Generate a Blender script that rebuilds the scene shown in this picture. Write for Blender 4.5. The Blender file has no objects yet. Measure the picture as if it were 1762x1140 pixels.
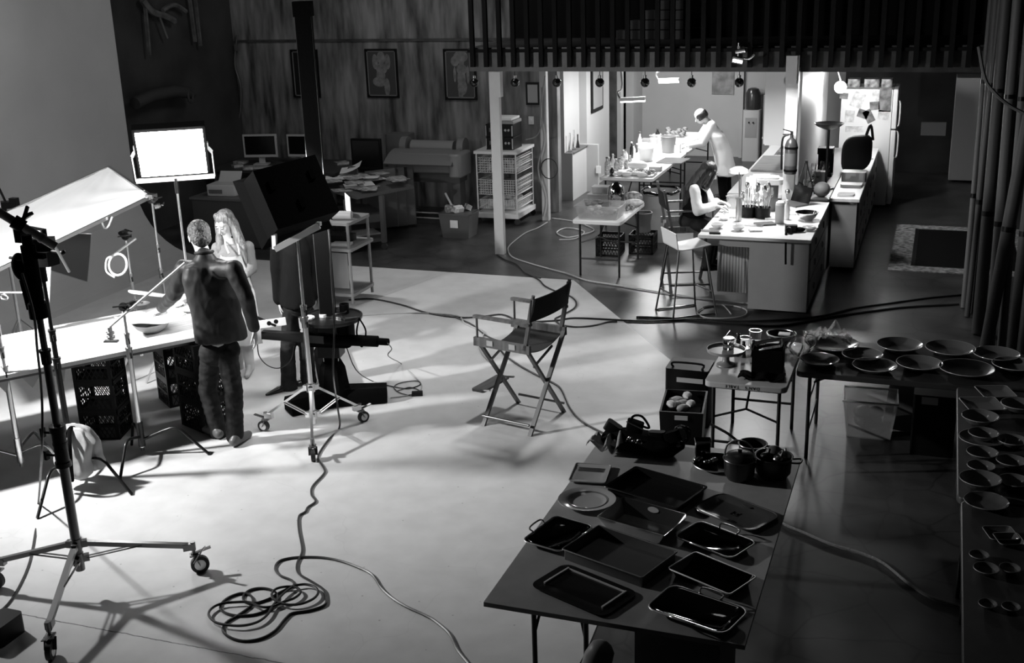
import bpy, bmesh, math, random
from mathutils import Vector, Matrix, Euler, noise
random.seed(7)
sc = bpy.context.scene
PI = math.pi
# ------------------------------------------------------------------ camera
FPX, PITCH, ROLL, YAW, CAMH = 1994.29, .310626, -.032303, .357667, 3.7955
cp_, sp_ = math.cos(PITCH), math.sin(PITCH)
FW = Vector((-math.sin(YAW)*cp_, math.cos(YAW)*cp_, -sp_))
RT0 = Vector((math.cos(YAW), math.sin(YAW), 0)); UP0 = RT0.cross(FW)
RT = RT0*math.cos(ROLL) + UP0*math.sin(ROLL)
UP = -RT0*math.sin(ROLL) + UP0*math.cos(ROLL)
CAM = Vector((0, 0, CAMH))
cam = bpy.data.cameras.new('camera'); camo = bpy.data.objects.new('camera', cam)
sc.collection.objects.link(camo); sc.camera = camo
cam.sensor_width = 36; cam.lens = FPX/1762*36; cam.clip_start = .05; cam.clip_end = 200
Mc = Matrix.Identity(4)
for i in range(3):
    Mc[i][0], Mc[i][1], Mc[i][2], Mc[i][3] = RT[i], UP[i], -FW[i], CAM[i]
camo.matrix_world = Mc
def at(u, v, z=0.):                      # the place at height z seen at a photo pixel
    d = FW*FPX + RT*(u-881) - UP*(v-570); t = (z-CAMH)/d.z
    return CAM + d*t
def on(u, v, Y):                         # the place at depth Y seen at a photo pixel
    d = FW*FPX + RT*(u-881) - UP*(v-570); return CAM + d*(Y/d.y)
def onx(u, v, X):
    d = FW*FPX + RT*(u-881) - UP*(v-570); return CAM + d*(X/d.x)
def mpx(P):                              # metres covered by one pixel at a place
    return (Vector(P)-CAM).dot(FW)/FPX
# ------------------------------------------------------------------ world, light, exposure
sc.view_settings.view_transform = 'Standard'; sc.view_settings.look = 'None'
sc.view_settings.gamma = 1; sc.view_settings.use_curve_mapping = False
sc.view_settings.exposure = 0.0
w = bpy.data.worlds.new('world'); sc.world = w; w.use_nodes = True
w.node_tree.nodes['Background'].inputs[0].default_value = (1, 1, 1, 1)
w.node_tree.nodes['Background'].inputs[1].default_value = 0.0016
def light(name, kind, loc, to, power, size=.3, size_y=None, spot=None, blend=.5, spread=None):
    l = bpy.data.lights.new(name, kind); l.energy = power
    o = bpy.data.objects.new(name, l); sc.collection.objects.link(o)
    o.location = loc
    d = Vector(to)-Vector(loc); o.rotation_euler = d.to_track_quat('-Z', 'Y').to_euler()
    if kind == 'AREA':
        l.shape = 'RECTANGLE' if size_y else 'DISK'; l.size = size
        if size_y: l.size_y = size_y
        if spread: l.spread = spread
    else: l.shadow_soft_size = size
    if spot: l.spot_size = spot; l.spot_blend = blend
    return o
light('key_light', 'SPOT', (-7.9, 5.9, 2.85), (-5.0, 8.15, .1), 1500, .10, spot=2.0, blend=1)
light('silk_light', 'SPOT', (-9.3, 6.6, 3.3), (-8.0, 9.0, 1.6), 300, .15, spot=.85, blend=.6)
light('cyclorama_light', 'AREA', (-8.4, 9.6, 3.9), (-10.4, 10.3, 1.6), 30, .5)
light('stage_fill', 'SPOT', (-3.2, 11.0, 5.6), (-4.4, 9.0, 0), 620, .3, spot=1.15, blend=1)
light('back_stage_fill', 'SPOT', (-8.6, 12.6, 4.6), (-4.6, 11.6, 0), 420, .2, spot=1.25, blend=1)  # unseen fill added to brighten the far end of the painted floor
light('wall_wash', 'AREA', (-6.2, 13.6, 5.2), (-8.2, 16.9, 1.8), 45, 1.5)
light('kitchen_table_light', 'AREA', (-4.25, 18.2, 2.3), (-4.25, 18.2, 0), 130, .6, .9)
light('kitchen_wall_light', 'AREA', (-4.4, 20.6, 2.35), (-4.6, 21.4, 0), 36, .6)
light('island_light', 'AREA', (-1.95, 13.4, 2.35), (-1.95, 13.1, 0), 60, .4, .6)
light('sink_light', 'AREA', (-2.05, 16.6, 2.35), (-2.05, 16.6, 0), 60, .4)
light('counter_lamp', 'POINT', (-1.25, 17.2, 1.95), (0, 0, 0), 70, .08)
light('niche_light', 'POINT', (-5.0, 16.9, 2.25), (0, 0, 0), 7, .08)
light('balcony_spill', 'SPOT', (-2.2, 8.4, 5.2), (-.6, 6.6, .7), 7, .3, spot=1.9, blend=1)
# ------------------------------------------------------------------ materials
MATS = {}
def mat(name, g, rough=.5, metal=0., bump=0., scale=8., var=0., emit=0., alpha=1., trans=0., spec=.5, stretch=None, coat=0., colramp=None, sheen=0.):
    if name in MATS: return MATS[name]
    m = bpy.data.materials.new(name); m.use_nodes = True; MATS[name] = m
    nt = m.node_tree; b = nt.nodes['Principled BSDF']
    b.inputs['Base Color'].default_value = (g, g, g, 1)
    b.inputs['Roughness'].default_value = rough; b.inputs['Metallic'].default_value = metal
    b.inputs['Specular IOR Level'].default_value = spec
    b.inputs['Coat Weight'].default_value = coat
    if sheen: b.inputs['Sheen Weight'].default_value = sheen
    if trans: b.inputs['Transmission Weight'].default_value = trans
    if alpha < 1: b.inputs['Alpha'].default_value = alpha
    if emit:
        b.inputs['Emission Color'].default_value = (1, 1, 1, 1); b.inputs['Emission Strength'].default_value = emit
    tc = nt.nodes.new('ShaderNodeTexCoord'); mp = nt.nodes.new('ShaderNodeMapping')
    nt.links.new(tc.outputs['Object'], mp.inputs[0])
    if stretch: mp.inputs['Scale'].default_value = stretch
    nz = nt.nodes.new('ShaderNodeTexNoise'); nz.inputs['Scale'].default_value = scale
    nz.inputs['Detail'].default_value = 6
    nt.links.new(mp.outputs[0], nz.inputs['Vector'])
    if var or colramp:
        cr = nt.nodes.new('ShaderNodeValToRGB')
        lo, hi = colramp if colramp else (max(g*(1-var), 0), min(g*(1+var), 1))
        cr.color_ramp.elements[0].position = .3; cr.color_ramp.elements[1].position = .7
        cr.color_ramp.elements[0].color = (lo, lo, lo, 1); cr.color_ramp.elements[1].color = (hi, hi, hi, 1)
        nt.links.new(nz.outputs['Fac'], cr.inputs[0]); nt.links.new(cr.outputs[0], b.inputs['Base Color'])
    if bump:
        bn = nt.nodes.new('ShaderNodeBump'); bn.inputs['Strength'].default_value = bump
        bn.inputs['Distance'].default_value = .02
        nt.links.new(nz.outputs['Fac'], bn.inputs['Height']); nt.links.new(bn.outputs[0], b.inputs['Normal'])
    return m
def floor_dark():
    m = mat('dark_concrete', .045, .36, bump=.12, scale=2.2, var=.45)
    nt = m.node_tree; b = nt.nodes['Principled BSDF']
    # fine crazing in the old sealed concrete
    tc = nt.nodes.new('ShaderNodeTexCoord'); vo = nt.nodes.new('ShaderNodeTexVoronoi'); vo.feature = 'DISTANCE_TO_EDGE'
    nz = nt.nodes.new('ShaderNodeTexNoise'); nz.inputs['Scale'].default_value = 3
    mx = nt.nodes.new('ShaderNodeMixRGB'); mx.inputs[0].default_value = .12
    nt.links.new(tc.outputs['Object'], nz.inputs['Vector']); nt.links.new(tc.outputs['Object'], mx.inputs[1]); nt.links.new(nz.outputs['Color'], mx.inputs[2])
    nt.links.new(mx.outputs[0], vo.inputs['Vector']); vo.inputs['Scale'].default_value = 2.6
    mr = nt.nodes.new('ShaderNodeMapRange'); mr.inputs[1].default_value = 0; mr.inputs[2].default_value = .035; mr.inputs[3].default_value = .6; mr.inputs[4].default_value = 1
    nt.links.new(vo.outputs['Distance'], mr.inputs[0])
    mu = nt.nodes.new('ShaderNodeMixRGB'); mu.blend_type = 'MULTIPLY'; mu.inputs[0].default_value = 1
    src = b.inputs['Base Color'].links[0].from_socket
    nt.links.new(src, mu.inputs[1]); nt.links.new(mr.outputs[0], mu.inputs[2]); nt.links.new(mu.outputs[0], b.inputs['Base Color'])
    return m
def floor_white():
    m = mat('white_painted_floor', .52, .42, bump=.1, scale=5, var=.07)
    nt = m.node_tree; b = nt.nodes['Principled BSDF']
    tc = nt.nodes.new('ShaderNodeTexCoord')
    a, c = at(-40, 1043), at(480, 1140)
    n = Vector((-(c-a).y, (c-a).x, 0)).normalized(); off = n.dot(a)
    dp = nt.nodes.new('ShaderNodeVectorMath'); dp.operation = 'DOT_PRODUCT'; dp.inputs[1].default_value = n
    nt.links.new(tc.outputs['Object'], dp.inputs[0])
    nz = nt.nodes.new('ShaderNodeTexNoise'); nz.inputs['Scale'].default_value = 9; nz.inputs['Detail'].default_value = 8
    nt.links.new(tc.outputs['Object'], nz.inputs['Vector'])
    ma = nt.nodes.new('ShaderNodeMath'); ma.operation = 'MULTIPLY_ADD'; ma.inputs[1].default_value = .03; ma.inputs[2].default_value = -.015-off
    nt.links.new(nz.outputs['Fac'], ma.inputs[0])
    ad = nt.nodes.new('ShaderNodeMath'); ad.operation = 'ADD'; nt.links.new(dp.outputs['Value'], ad.inputs[0]); nt.links.new(ma.outputs[0], ad.inputs[1])
    ab = nt.nodes.new('ShaderNodeMath'); ab.operation = 'ABSOLUTE'; nt.links.new(ad.outputs[0], ab.inputs[0])
    mr = nt.nodes.new('ShaderNodeMapRange'); mr.inputs[1].default_value = .002; mr.inputs[2].default_value = .006; mr.inputs[3].default_value = .12; mr.inputs[4].default_value = 1
    nt.links.new(ab.outputs[0], mr.inputs[0])
    # sparse hairline cracks and specks
    vo = nt.nodes.new('ShaderNodeTexVoronoi'); vo.feature = 'DISTANCE_TO_EDGE'; vo.inputs['Scale'].default_value = .8
    n2 = nt.nodes.new('ShaderNodeTexNoise'); n2.inputs['Scale'].default_value = 2.5; nt.links.new(tc.outputs['Object'], n2.inputs['Vector'])
    mx = nt.nodes.new('ShaderNodeMixRGB'); mx.inputs[0].default_value = .25
    nt.links.new(tc.outputs['Object'], mx.inputs[1]); nt.links.new(n2.outputs['Color'], mx.inputs[2]); nt.links.new(mx.outputs[0], vo.inputs['Vector'])
    m2 = nt.nodes.new('ShaderNodeMapRange'); m2.inputs[1].default_value = .0; m2.inputs[2].default_value = .003; m2.inputs[3].default_value = .93; m2.inputs[4].default_value = 1
    nt.links.new(vo.outputs['Distance'], m2.inputs[0])
    v3 = nt.nodes.new('ShaderNodeTexVoronoi'); v3.inputs['Scale'].default_value = 7; nt.links.new(tc.outputs['Object'], v3.inputs['Vector'])
    m3 = nt.nodes.new('ShaderNodeMapRange'); m3.inputs[1].default_value = .03; m3.inputs[2].default_value = .06; m3.inputs[3].default_value = .55; m3.inputs[4].default_value = 1
    nt.links.new(v3.outputs['Distance'], m3.inputs[0])
    cur = b.inputs['Base Color'].links[0].from_socket
    for r in (mr, m2, m3):
        mu = nt.nodes.new('ShaderNodeMixRGB'); mu.blend_type = 'MULTIPLY'; mu.inputs[0].default_value = 1
        nt.links.new(cur, mu.inputs[1]); nt.links.new(r.outputs[0], mu.inputs[2]); cur = mu.outputs[0]
    nt.links.new(cur, b.inputs['Base Color'])
    return m
M_floor = floor_dark(); M_white = floor_white()
M_cyc = mat('cyclorama_paint', .42, .6, var=.05, scale=1.5)
M_ply = mat('stained_plywood', .1, .6, scale=2.2, stretch=(3.2, 1, .55), colramp=(.028, .27), bump=.05)
M_drywall = mat('painted_wall', .42, .6, var=.04, scale=2)
M_dwhite = mat('white_wall_paint', .42, .55, var=.03, scale=2)
M_blackwall = mat('dark_wall', .03, .7, var=.5, scale=1.5, bump=.1)
M_black = mat('black_plastic', .005, .4, spec=.2)
M_blackm = mat('black_matte', .003, .8, bump=.1, scale=40, spec=.05)
M_blackgl = mat('black_gloss', .008, .08, coat=.6)
M_blackmet = mat('black_metal', .02, .3, .4)
M_chrome = mat('chrome', .85, .28, 1.)
M_steel = mat('brushed_steel', .5, .3, 1., bump=.03, scale=60)
M_dsteel = mat('dark_steel', .22, .32, 1.)
M_silver = mat('silver_tray', .62, .1, 1., bump=.06, scale=18)
M_white_pl = mat('white_plastic', .75, .4)
M_cab = mat('cabinet_laminate', .3, .45, var=.03)
M_offw = mat('off_white_laminate', .6, .4, var=.03)
M_grey = mat('grey_plastic', .28, .45)
M_dgrey = mat('dark_grey_plastic', .09, .45)
M_lgrey = mat('light_grey_plastic', .45, .45)
M_wood = mat('varnished_wood', .3, .35, scale=4, stretch=(1, 8, 1), colramp=(.18, .4))
M_dwood = mat('dark_wood', .05, .4, scale=4, stretch=(1, 8, 1), colramp=(.03, .09))
M_plank = mat('table_planks', .55, .45, scale=3, stretch=(1.2, 14, 1), colramp=(.38, .72))
M_rubber = mat('rubber', .02, .6)
M_cable = mat('black_cable', .018, .42)
M_gcable = mat('grey_cable', .35, .5)
M_skin = mat('skin', .45, .5, var=.06, scale=12)
M_hairl = mat('light_hair', .3, .38, scale=10, stretch=(9, 9, .6), colramp=(.05, .26), bump=.5)
M_hairg = mat('greying_hair', .06, .5, scale=55, colramp=(.008, .11), bump=.8)
M_hairb = mat('black_hair', .012, .35, scale=10, stretch=(9, 9, .6), colramp=(.006, .03), bump=.4)
M_jacket = mat('charcoal_jacket', .016, .55, bump=.2, scale=9, spec=.3)
M_coat = mat('black_wool_coat', .005, .9, bump=.2, scale=60, spec=.08)
M_denim = mat('dark_denim', .03, .75, scale=12, colramp=(.008, .028), bump=.25, spec=.15)
M_shirt = mat('white_cotton', .78, .7, bump=.15, scale=10)
M_knit = mat('grey_knit', .2, .8, bump=.3, scale=90)
M_apron = mat('white_apron', .5, .7, bump=.15, scale=12)
M_leather = mat('black_leather', .02, .2)
M_suede = mat('grey_suede', .32, .8)
M_canvas = mat('black_canvas', .008, .85, bump=.2, scale=80)
M_sand = mat('sandbag_canvas', .38, .75, bump=.3, scale=12)
M_paper = mat('paper', .7, .7, var=.12, scale=6)
M_magaz = mat('magazine_pages', .3, .6, scale=14, colramp=(.05, .6))
M_glass = mat('clear_glass', .95, .04, trans=1.)
M_film = mat('clear_plastic_film', .7, .12, bump=.8, scale=26, alpha=.16)
M_bin = mat('translucent_bin', .5, .3, alpha=.36)
M_ceramic = mat('dark_glazed_ceramic', .13, .16, coat=.4)
M_ceramw = mat('white_glazed_ceramic', .5, .14, coat=.4)
M_panel = mat('glowing_panel', 1, .5, emit=24.)
M_soft = mat('glowing_softbox', 1, .5, emit=38.)
M_tube = mat('lit_tube', 1, .5, emit=12.)
M_lampg = mat('lamp_glow', 1, .5, emit=25.)
M_screen = mat('dark_screen', .006, .15)
M_silk = mat('white_silk', .8, .6, bump=.25, scale=5)
M_rug = mat('patterned_rug_border', .2, .9, scale=16, colramp=(.04, .4))
M_rugc = mat('rug_center', .006, .95, spec=.05)
M_rope = mat('rope', .14, .8, bump=.6, scale=60)
M_food = mat('vegetables', .25, .4, scale=25, colramp=(.05, .5))
M_foodl = mat('pale_food', .6, .5, scale=20, colramp=(.4, .8))
M_label = mat('bottle_label', .55, .5, scale=40, colramp=(.15, .8))
M_dbottle = mat('dark_bottle', .02, .08, coat=.5)
M_board = mat('foam_board', .16, .6)
# ------------------------------------------------------------------ mesh helpers
MW = {}
class MB:
    def __init__(s): s.v = []; s.f = []; s.m = []; s.mi = 0
    def add(s, vs, fs):
        o = len(s.v); s.v += [Vector(p) for p in vs]
        s.f += [tuple(i+o for i in f) for f in fs]; s.m += [s.mi]*len(fs)
        return s
    def box(s, x0, x1, y0, y1, z0, z1):
        return s.add([(x, y, z) for z in (z0, z1) for y in (y0, y1) for x in (x0, x1)],
                     [(0, 2, 3, 1), (4, 5, 7, 6), (0, 1, 5, 4), (2, 6, 7, 3), (0, 4, 6, 2), (1, 3, 7, 5)])
    def obox(s, c, size, R=None):
        c = Vector(c); hx, hy, hz = [q/2 for q in size]
        R = R or Matrix.Identity(3)
        return s.add([c+R@Vector((x, y, z)) for z in (-hz, hz) for y in (-hy, hy) for x in (-hx, hx)],
                     [(0, 2, 3, 1), (4, 5, 7, 6), (0, 1, 5, 4), (2, 6, 7, 3), (0, 4, 6, 2), (1, 3, 7, 5)])
    def rbox(s, c, size, r=.01, R=None, n=3):      # box with rounded vertical corners
        hx, hy, hz = [q/2 for q in size]; r = min(r, hx*.95, hy*.95); pts = []
        for k, (sx, sy) in enumerate(((1, 1), (-1, 1), (-1, -1), (1, -1))):
            for i in range(n+1):
                a = (k*90+i*90/n)*PI/180
                pts.append((sx*(hx-r)+r*math.cos(a), sy*(hy-r)+r*math.sin(a)))
        return s.prism(pts, -hz, hz, c, R)
    def prism(s, pts, z0, z1, c=(0, 0, 0), R=None):
        c = Vector(c); R = R or Matrix.Identity(3); n = len(pts)
        vs = [c+R@Vector((x, y, z)) for z in (z0, z1) for x, y in pts]
        fs = [tuple(range(n))[::-1], tuple(range(n, 2*n))]+[(i, (i+1) % n, n+(i+1) % n, n+i) for i in range(n)]
        return s.add(vs, fs)
    def bar(s, a, b, w, h=None, up=(0, 0, 1)):      # rectangular bar from a to b
        a = Vector(a); b = Vector(b); h = h or w; d = (b-a); L = d.length; d.normalize()
        x = d.cross(Vector(up))
        if x.length < 1e-4: x = d.cross(Vector((1, 0, 0)))
        x.normalize(); y = d.cross(x)
        R = Matrix((x, y, d)).transposed()
        return s.obox((a+b)/2, (w, h, L), R)
    def cyl(s, a, b, r0, r1=None, n=12, cap=True):
        a = Vector(a); b = Vector(b); r1 = r0 if r1 is None else r1
        d = (b-a).normalized(); x = d.orthogonal().normalized(); y = d.cross(x)
        vs = []
        for p, r in ((a, r0), (b, r1)):
            vs += [p+x*r*math.cos(2*PI*i/n)+y*r*math.sin(2*PI*i/n) for i in range(n)]
        fs = [(i, (i+1) % n, n+(i+1) % n, n+i) for i in range(n)]
        if cap: fs += [tuple(range(n))[::-1], tuple(range(n, 2*n))]
        return s.add(vs, fs)
    def tube(s, pts, r, n=8, closed=False):
        pts = [Vector(p) for p in pts]; N = len(pts); rs = r if isinstance(r, (list, tuple)) else [r]*N
        vs = []; px = None
        for i, p in enumerate(pts):
            if closed: t = pts[(i+1) % N]-pts[i-1]
            else: t = pts[min(i+1, N-1)]-pts[max(i-1, 0)]
            if t.length < 1e-9: t = Vector((0, 0, 1))
            t.normalize()
            if px is None: px = t.orthogonal().normalized()
            x = px-t*px.dot(t)
            if x.length < 1e-5: x = t.orthogonal()
            x.normalize(); px = x; y = t.cross(x)
            vs += [p+x*rs[i]*math.cos(2*PI*k/n)+y*rs[i]*math.sin(2*PI*k/n) for k in range(n)]
        fs = []
        for i in range(N if closed else N-1):
            a, b = i*n, ((i+1) % N)*n
            fs += [(a+k, a+(k+1) % n, b+(k+1) % n, b+k) for k in range(n)]
        if not closed: fs += [tuple(range(n))[::-1], tuple(range((N-1)*n, N*n))]
        return s.add(vs, fs)
    def lathe(s, prof, c=(0, 0, 0), n=24, sx=1., sy=1., R=None, wob=0.):
        c = Vector(c); R = R or Matrix.Identity(3); vs = []; K = len(prof)
        for r, z in prof:
            for i in range(n):
                a = 2*PI*i/n; q = 1+wob*math.cos(8*a)
                vs.append(c+R@Vector((r*q*sx*math.cos(a), r*q*sy*math.sin(a), z)))
        fs = []
        for j in range(K-1):
            fs += [(j*n+i, j*n+(i+1) % n, (j+1)*n+(i+1) % n, (j+1)*n+i) for i in range(n)]
        fs += [tuple(range(n))[::-1], tuple(range((K-1)*n, K*n))]
        return s.add(vs, fs)
    def ell(s, c, r, n=16, m=10, R=None):
        if not isinstance(r, (tuple, list)): r = (r, r, r)
        c = Vector(c); R = R or Matrix.Identity(3)
        vs = [c+R@Vector((0, 0, -r[2]))]
        for j in range(1, m):
            t = PI*j/m-PI/2
            vs += [c+R@Vector((r[0]*math.cos(t)*math.cos(2*PI*i/n), r[1]*math.cos(t)*math.sin(2*PI*i/n), r[2]*math.sin(t))) for i in range(n)]
        vs.append(c+R@Vector((0, 0, r[2]))); L = len(vs)-1
        fs = [(0, 1+(i+1) % n, 1+i) for i in range(n)]
        for j in range(m-2):
            fs += [(1+j*n+i, 1+j*n+(i+1) % n, 1+(j+1)*n+(i+1) % n, 1+(j+1)*n+i) for i in range(n)]
        fs += [(L, 1+(m-2)*n+i, 1+(m-2)*n+(i+1) % n) for i in range(n)]
        return s.add(vs, fs)
    def cap(s, a, b, ra, rb):                       # tapered capsule
        s.ell(a, ra, 14, 10); s.ell(b, rb, 14, 10); return s.cyl(a, b, ra*.995, rb*.995, 14)
    def grid(s, fn, nu, nv, thick=0.):
        P = [[Vector(fn(i/nu, j/nv)) for j in range(nv+1)] for i in range(nu+1)]
        def nrm(i, j):
            a = P[min(i+1, nu)][j]-P[max(i-1, 0)][j]; b = P[i][min(j+1, nv)]-P[i][max(j-1, 0)]
            return a.cross(b).normalized()
        W_ = nv+1; vs = [P[i][j] for i in range(nu+1) for j in range(nv+1)]
        fs = [(i*W_+j, (i+1)*W_+j, (i+1)*W_+j+1, i*W_+j+1) for i in range(nu) for j in range(nv)]
        if thick:
            o = len(vs); vs += [P[i][j]-nrm(i, j)*thick for i in range(nu+1) for j in range(nv+1)]
            fs += [tuple(o+k for k in f[::-1]) for f in fs]
            for i in range(nu):
                fs += [(i*W_, o+i*W_, o+(i+1)*W_, (i+1)*W_), (i*W_+nv, (i+1)*W_+nv, o+(i+1)*W_+nv, o+i*W_+nv)]
            for j in range(nv):
                fs += [(j, j+1, o+j+1, o+j), (nu*W_+j, o+nu*W_+j, o+nu*W_+j+1, nu*W_+j+1)]
        return s.add(vs, fs)
    def xf(s, Mx):
        s.v = [Mx @ p for p in s.v]; return s
    def build(s, name, m, parent=None, world=False, smooth=None, bevel=0., kind=None, sub=0):
        vs = s.v
        if world and parent is not None:
            inv = MW[parent.name].inverted(); vs = [inv @ p for p in vs]
        me = bpy.data.meshes.new(name); me.from_pydata([tuple(p) for p in vs], [], s.f)
        ms = m if isinstance(m, (list, tuple)) else [m]
        for q in ms: me.materials.append(q)
        if len(ms) > 1: me.polygons.foreach_set('material_index', s.m)
        o = bpy.data.objects.new(name, me); sc.collection.objects.link(o)
        if parent is not None: o.parent = parent
        bm = bmesh.new(); bm.from_mesh(me)
        bmesh.ops.recalc_face_normals(bm, faces=bm.faces)
        bm.to_mesh(me); bm.free()
        me.polygons.foreach_set('use_smooth', [True]*len(me.polygons))
        try: me.set_sharp_from_angle(angle=(smooth if smooth else .7))
        except Exception: pass
        if bevel:
            b = o.modifiers.new('bevel', 'BEVEL'); b.width = bevel; b.segments = 2; b.limit_method = 'ANGLE'
        if sub:
            b = o.modifiers.new('sub', 'SUBSURF'); b.levels = sub; b.render_levels = sub
        if kind: o['kind'] = kind
        MW[o.name] = (MW[parent.name] if parent is not None else Matrix.Identity(4))
        return o
def tag(o, label=None, cat=None, group=None):
    if label: o['label'] = label
    if cat: o['category'] = cat
    if group: o['group'] = group
    return o
def thing(name, label, cat, loc=(0, 0, 0), rz=0., group=None):
    o = bpy.data.objects.new(name, None); sc.collection.objects.link(o); o.empty_display_size = .1
    o.location = loc; o.rotation_euler = (0, 0, rz)
    MW[o.name] = Matrix.Translation(Vector(loc)) @ Matrix.Rotation(rz, 4, 'Z')
    return tag(o, label, cat, group)
def dup(root, loc=None, rz=None, label=None, group=None):
    def rec(o, par):
        c = o.copy(); sc.collection.objects.link(c)
        if par is not None: c.parent = par
        for ch in [q for q in bpy.data.objects if q.parent == o]: rec(ch, c)
        return c
    c = rec(root, None)
    if loc is not None: c.location = loc
    if rz is not None: c.rotation_euler = (0, 0, rz)
    l = c.location; MW[c.name] = Matrix.Translation(Vector(l)) @ Matrix.Rotation(c.rotation_euler[2], 4, 'Z')
    return tag(c, label, None, group)
def one(name, mb, m, label, cat, loc=None, group=None, rz=0., **k):      # a thing that is one mesh (mesh given in world coordinates unless loc)
    if loc is None:
        zs = [p.z for p in mb.v]; cx_ = sum(p.x for p in mb.v)/len(mb.v); cy_ = sum(p.y for p in mb.v)/len(mb.v)
        base = Vector((cx_, cy_, min(zs))); mb.v = [p-base for p in mb.v]; loc = base
    o = mb.build(name, m, **k); o.location = loc; o.rotation_euler = (0, 0, rz)
    MW[o.name] = Matrix.Translation(Vector(loc)) @ Matrix.Rotation(rz, 4, 'Z')
    return tag(o, label, cat, group)
def struct(name, mb, m, **k):
    o = mb.build(name, m, **k); o['kind'] = 'structure'; return o
def smooth_path(pts, k=6):
    pts = [Vector(p) for p in pts]; out = []; n = len(pts)
    for i in range(n-1):
        p0, p1, p2, p3 = pts[max(i-1, 0)], pts[i], pts[i+1], pts[min(i+2, n-1)]
        for j in range(k):
            t = j/k
            out.append(.5*((2*p1)+(p2-p0)*t+(2*p0-5*p1+4*p2-p3)*t*t+(3*p1-p0-3*p2+p3)*t*t*t))
    out.append(pts[-1]); return out
def RZ(a): return Matrix.Rotation(a, 3, 'Z')
def Rdir(d, up=(0, 0, 1)):                          # columns x, y, z with z along d
    d = Vector(d).normalized(); x = Vector(up).cross(d)
    if x.length < 1e-4: x = Vector((1, 0, 0))
    x.normalize(); return Matrix((x, d.cross(x), d)).transposed()
# ------------------------------------------------------------------ the setting
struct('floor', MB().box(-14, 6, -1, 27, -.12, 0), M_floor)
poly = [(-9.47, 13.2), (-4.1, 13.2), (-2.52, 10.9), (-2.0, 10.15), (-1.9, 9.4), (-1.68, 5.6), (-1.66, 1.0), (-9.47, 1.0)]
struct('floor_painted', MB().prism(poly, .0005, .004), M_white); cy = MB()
R_ = 1.0; prof = [(-9.47-R_*math.sin(a*PI/20), .004+R_-R_*math.cos(a*PI/20)) for a in range(11)]+[(-10.47, 6.5)]
for (x0, z0), (x1, z1) in zip(prof, prof[1:]):
    cy.add([(x0, 1, z0), (x1, 1, z1), (x1, 13.2, z1), (x0, 13.2, z0)], [(0, 1, 2, 3)])
pb = [(-9.47, -.0)]+[(x-.04 if z > .2 else x, z) for x, z in prof]+[(-10.6, 6.5), (-10.6, 0)]
cy.add([(x, 13.2, z) for x, z in [(-9.47, .0005)]+prof+[(-10.52, 6.5), (-10.52, .0005)]], [tuple(range(len(prof)+3))])
cy.add([(-10.52, 1, 0), (-10.52, 13.2, 0), (-10.52, 13.2, 6.5), (-10.52, 1, 6.5)], [(0, 1, 2, 3)])
struct('wall_cyclorama', cy, M_cyc)
WY = 17.0
wb = MB(); wb.box(-11.3, -5.5, WY, WY+.15, 0, 7); struct('wall_back', wb, M_ply)
struct('trim_1', MB().box(-11.1, -5.6, WY-.025, WY, 2.62, 2.66), M_dwood)
struct('wall_left', MB().box(-11.3, -11.12, 13.2, WY, 0, 7).box(-11.3, -10.52, 13.02, 13.2, 0, 7), M_blackwall)
struct('wall_right', MB().box(2.6, 2.8, -1, 27, 0, 7), M_blackwall)
struct('ceiling', MB().box(-14, 6, -1, 27, 7, 7.1), M_blackwall)
# loft over the kitchen
BZ = 2.42
struct('ceiling_kitchen', MB().box(-5.82, 2.6, 14.42, 25, 2.62, 2.72), M_blackwall)
struct('trim_2', MB().box(-5.82, 2.6, 14.30, 14.42, BZ, 2.72), M_dwood)
M_rail = mat('dark_railing', .007, .7, spec=.15)
bl = thing('loft_railing', 'dark wooden loft railing with closely spaced upright balusters', 'railing', (-1.6, 14.3, BZ))
rb = MB(); rb.box(-5.82, 2.6, 14.25, 14.30, 2.66, 2.70); rb.build('bottom_rail', M_rail, bl, world=True); MB().box(-5.82, 2.6, 14.23, 14.31, 3.55, 3.62).build('rail', M_rail, bl, world=True)
for i in range(45):
    x = -5.74+i*.187
    MB().box(x-.028, x+.028, 14.21, 14.26, BZ+.06, 3.56).build('baluster', M_rail, bl, world=True)
struct('wall_loft_blackout', MB().box(-5.82, 2.6, 15.95, 16.05, 2.72, 7), mat('loft_blackout', .006, .9, spec=.1))  # black sheet added so the depth behind the railing stays dark
# books and blocks kept on the loft, seen through the balusters
for i in range(5):
    for j in range(2+min(i, 3)):
        P = on(1074+i*23.5, 76-j*17, 15.6)
        one('storage_box', MB().rbox((0, 0, .06), (.17, .2, .115), .01), mat('loft_box', .035, .6),
            'dim grey box on the loft, stacked behind the railing balusters', 'box', (P.x, 15.6, P.z-.06), 'boxes stacked on the loft')
# kitchen shell
struct('wall_kitchen_back', MB().box(-5.7, 2.6, 22.6, 22.75, 0, 2.7), M_drywall)
kw = MB(); kw.box(-5.70, -5.55, 18.74, 20.15, 0, 2.65); kw.box(-5.70, -5.55, 20.15, 20.95, 2.1, 2.65); kw.box(-5.7, -5.55, 20.95, 21.15, 0, 2.65); kw.box(-5.7, -5.55, 21.9, 22.6, 0, 2.65)
kw.box(-5.7, -5.55, 21.15, 21.9, 2.1, 2.65)
struct('wall_kitchen_left', kw, M_dwhite)
pl = MB(); pl.box(-5.83, -5.68, 17.9, 18.74, 0, 2.65).box(-5.68, -5.55, 17.9, 18.74, 0, .78).box(-5.68, -5.35, 18.70, 18.76, 0, .8)
struct('wall_niche', pl, M_dwhite)
struct('wall_hall', MB().box(-7.4, -7.3, 17.2, 24, 0, 2.65), M_drywall)
struct('ceiling_hall', MB().box(-7.4, -5.5, 17.15, 24, 2.62, 2.7), M_blackwall)
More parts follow.
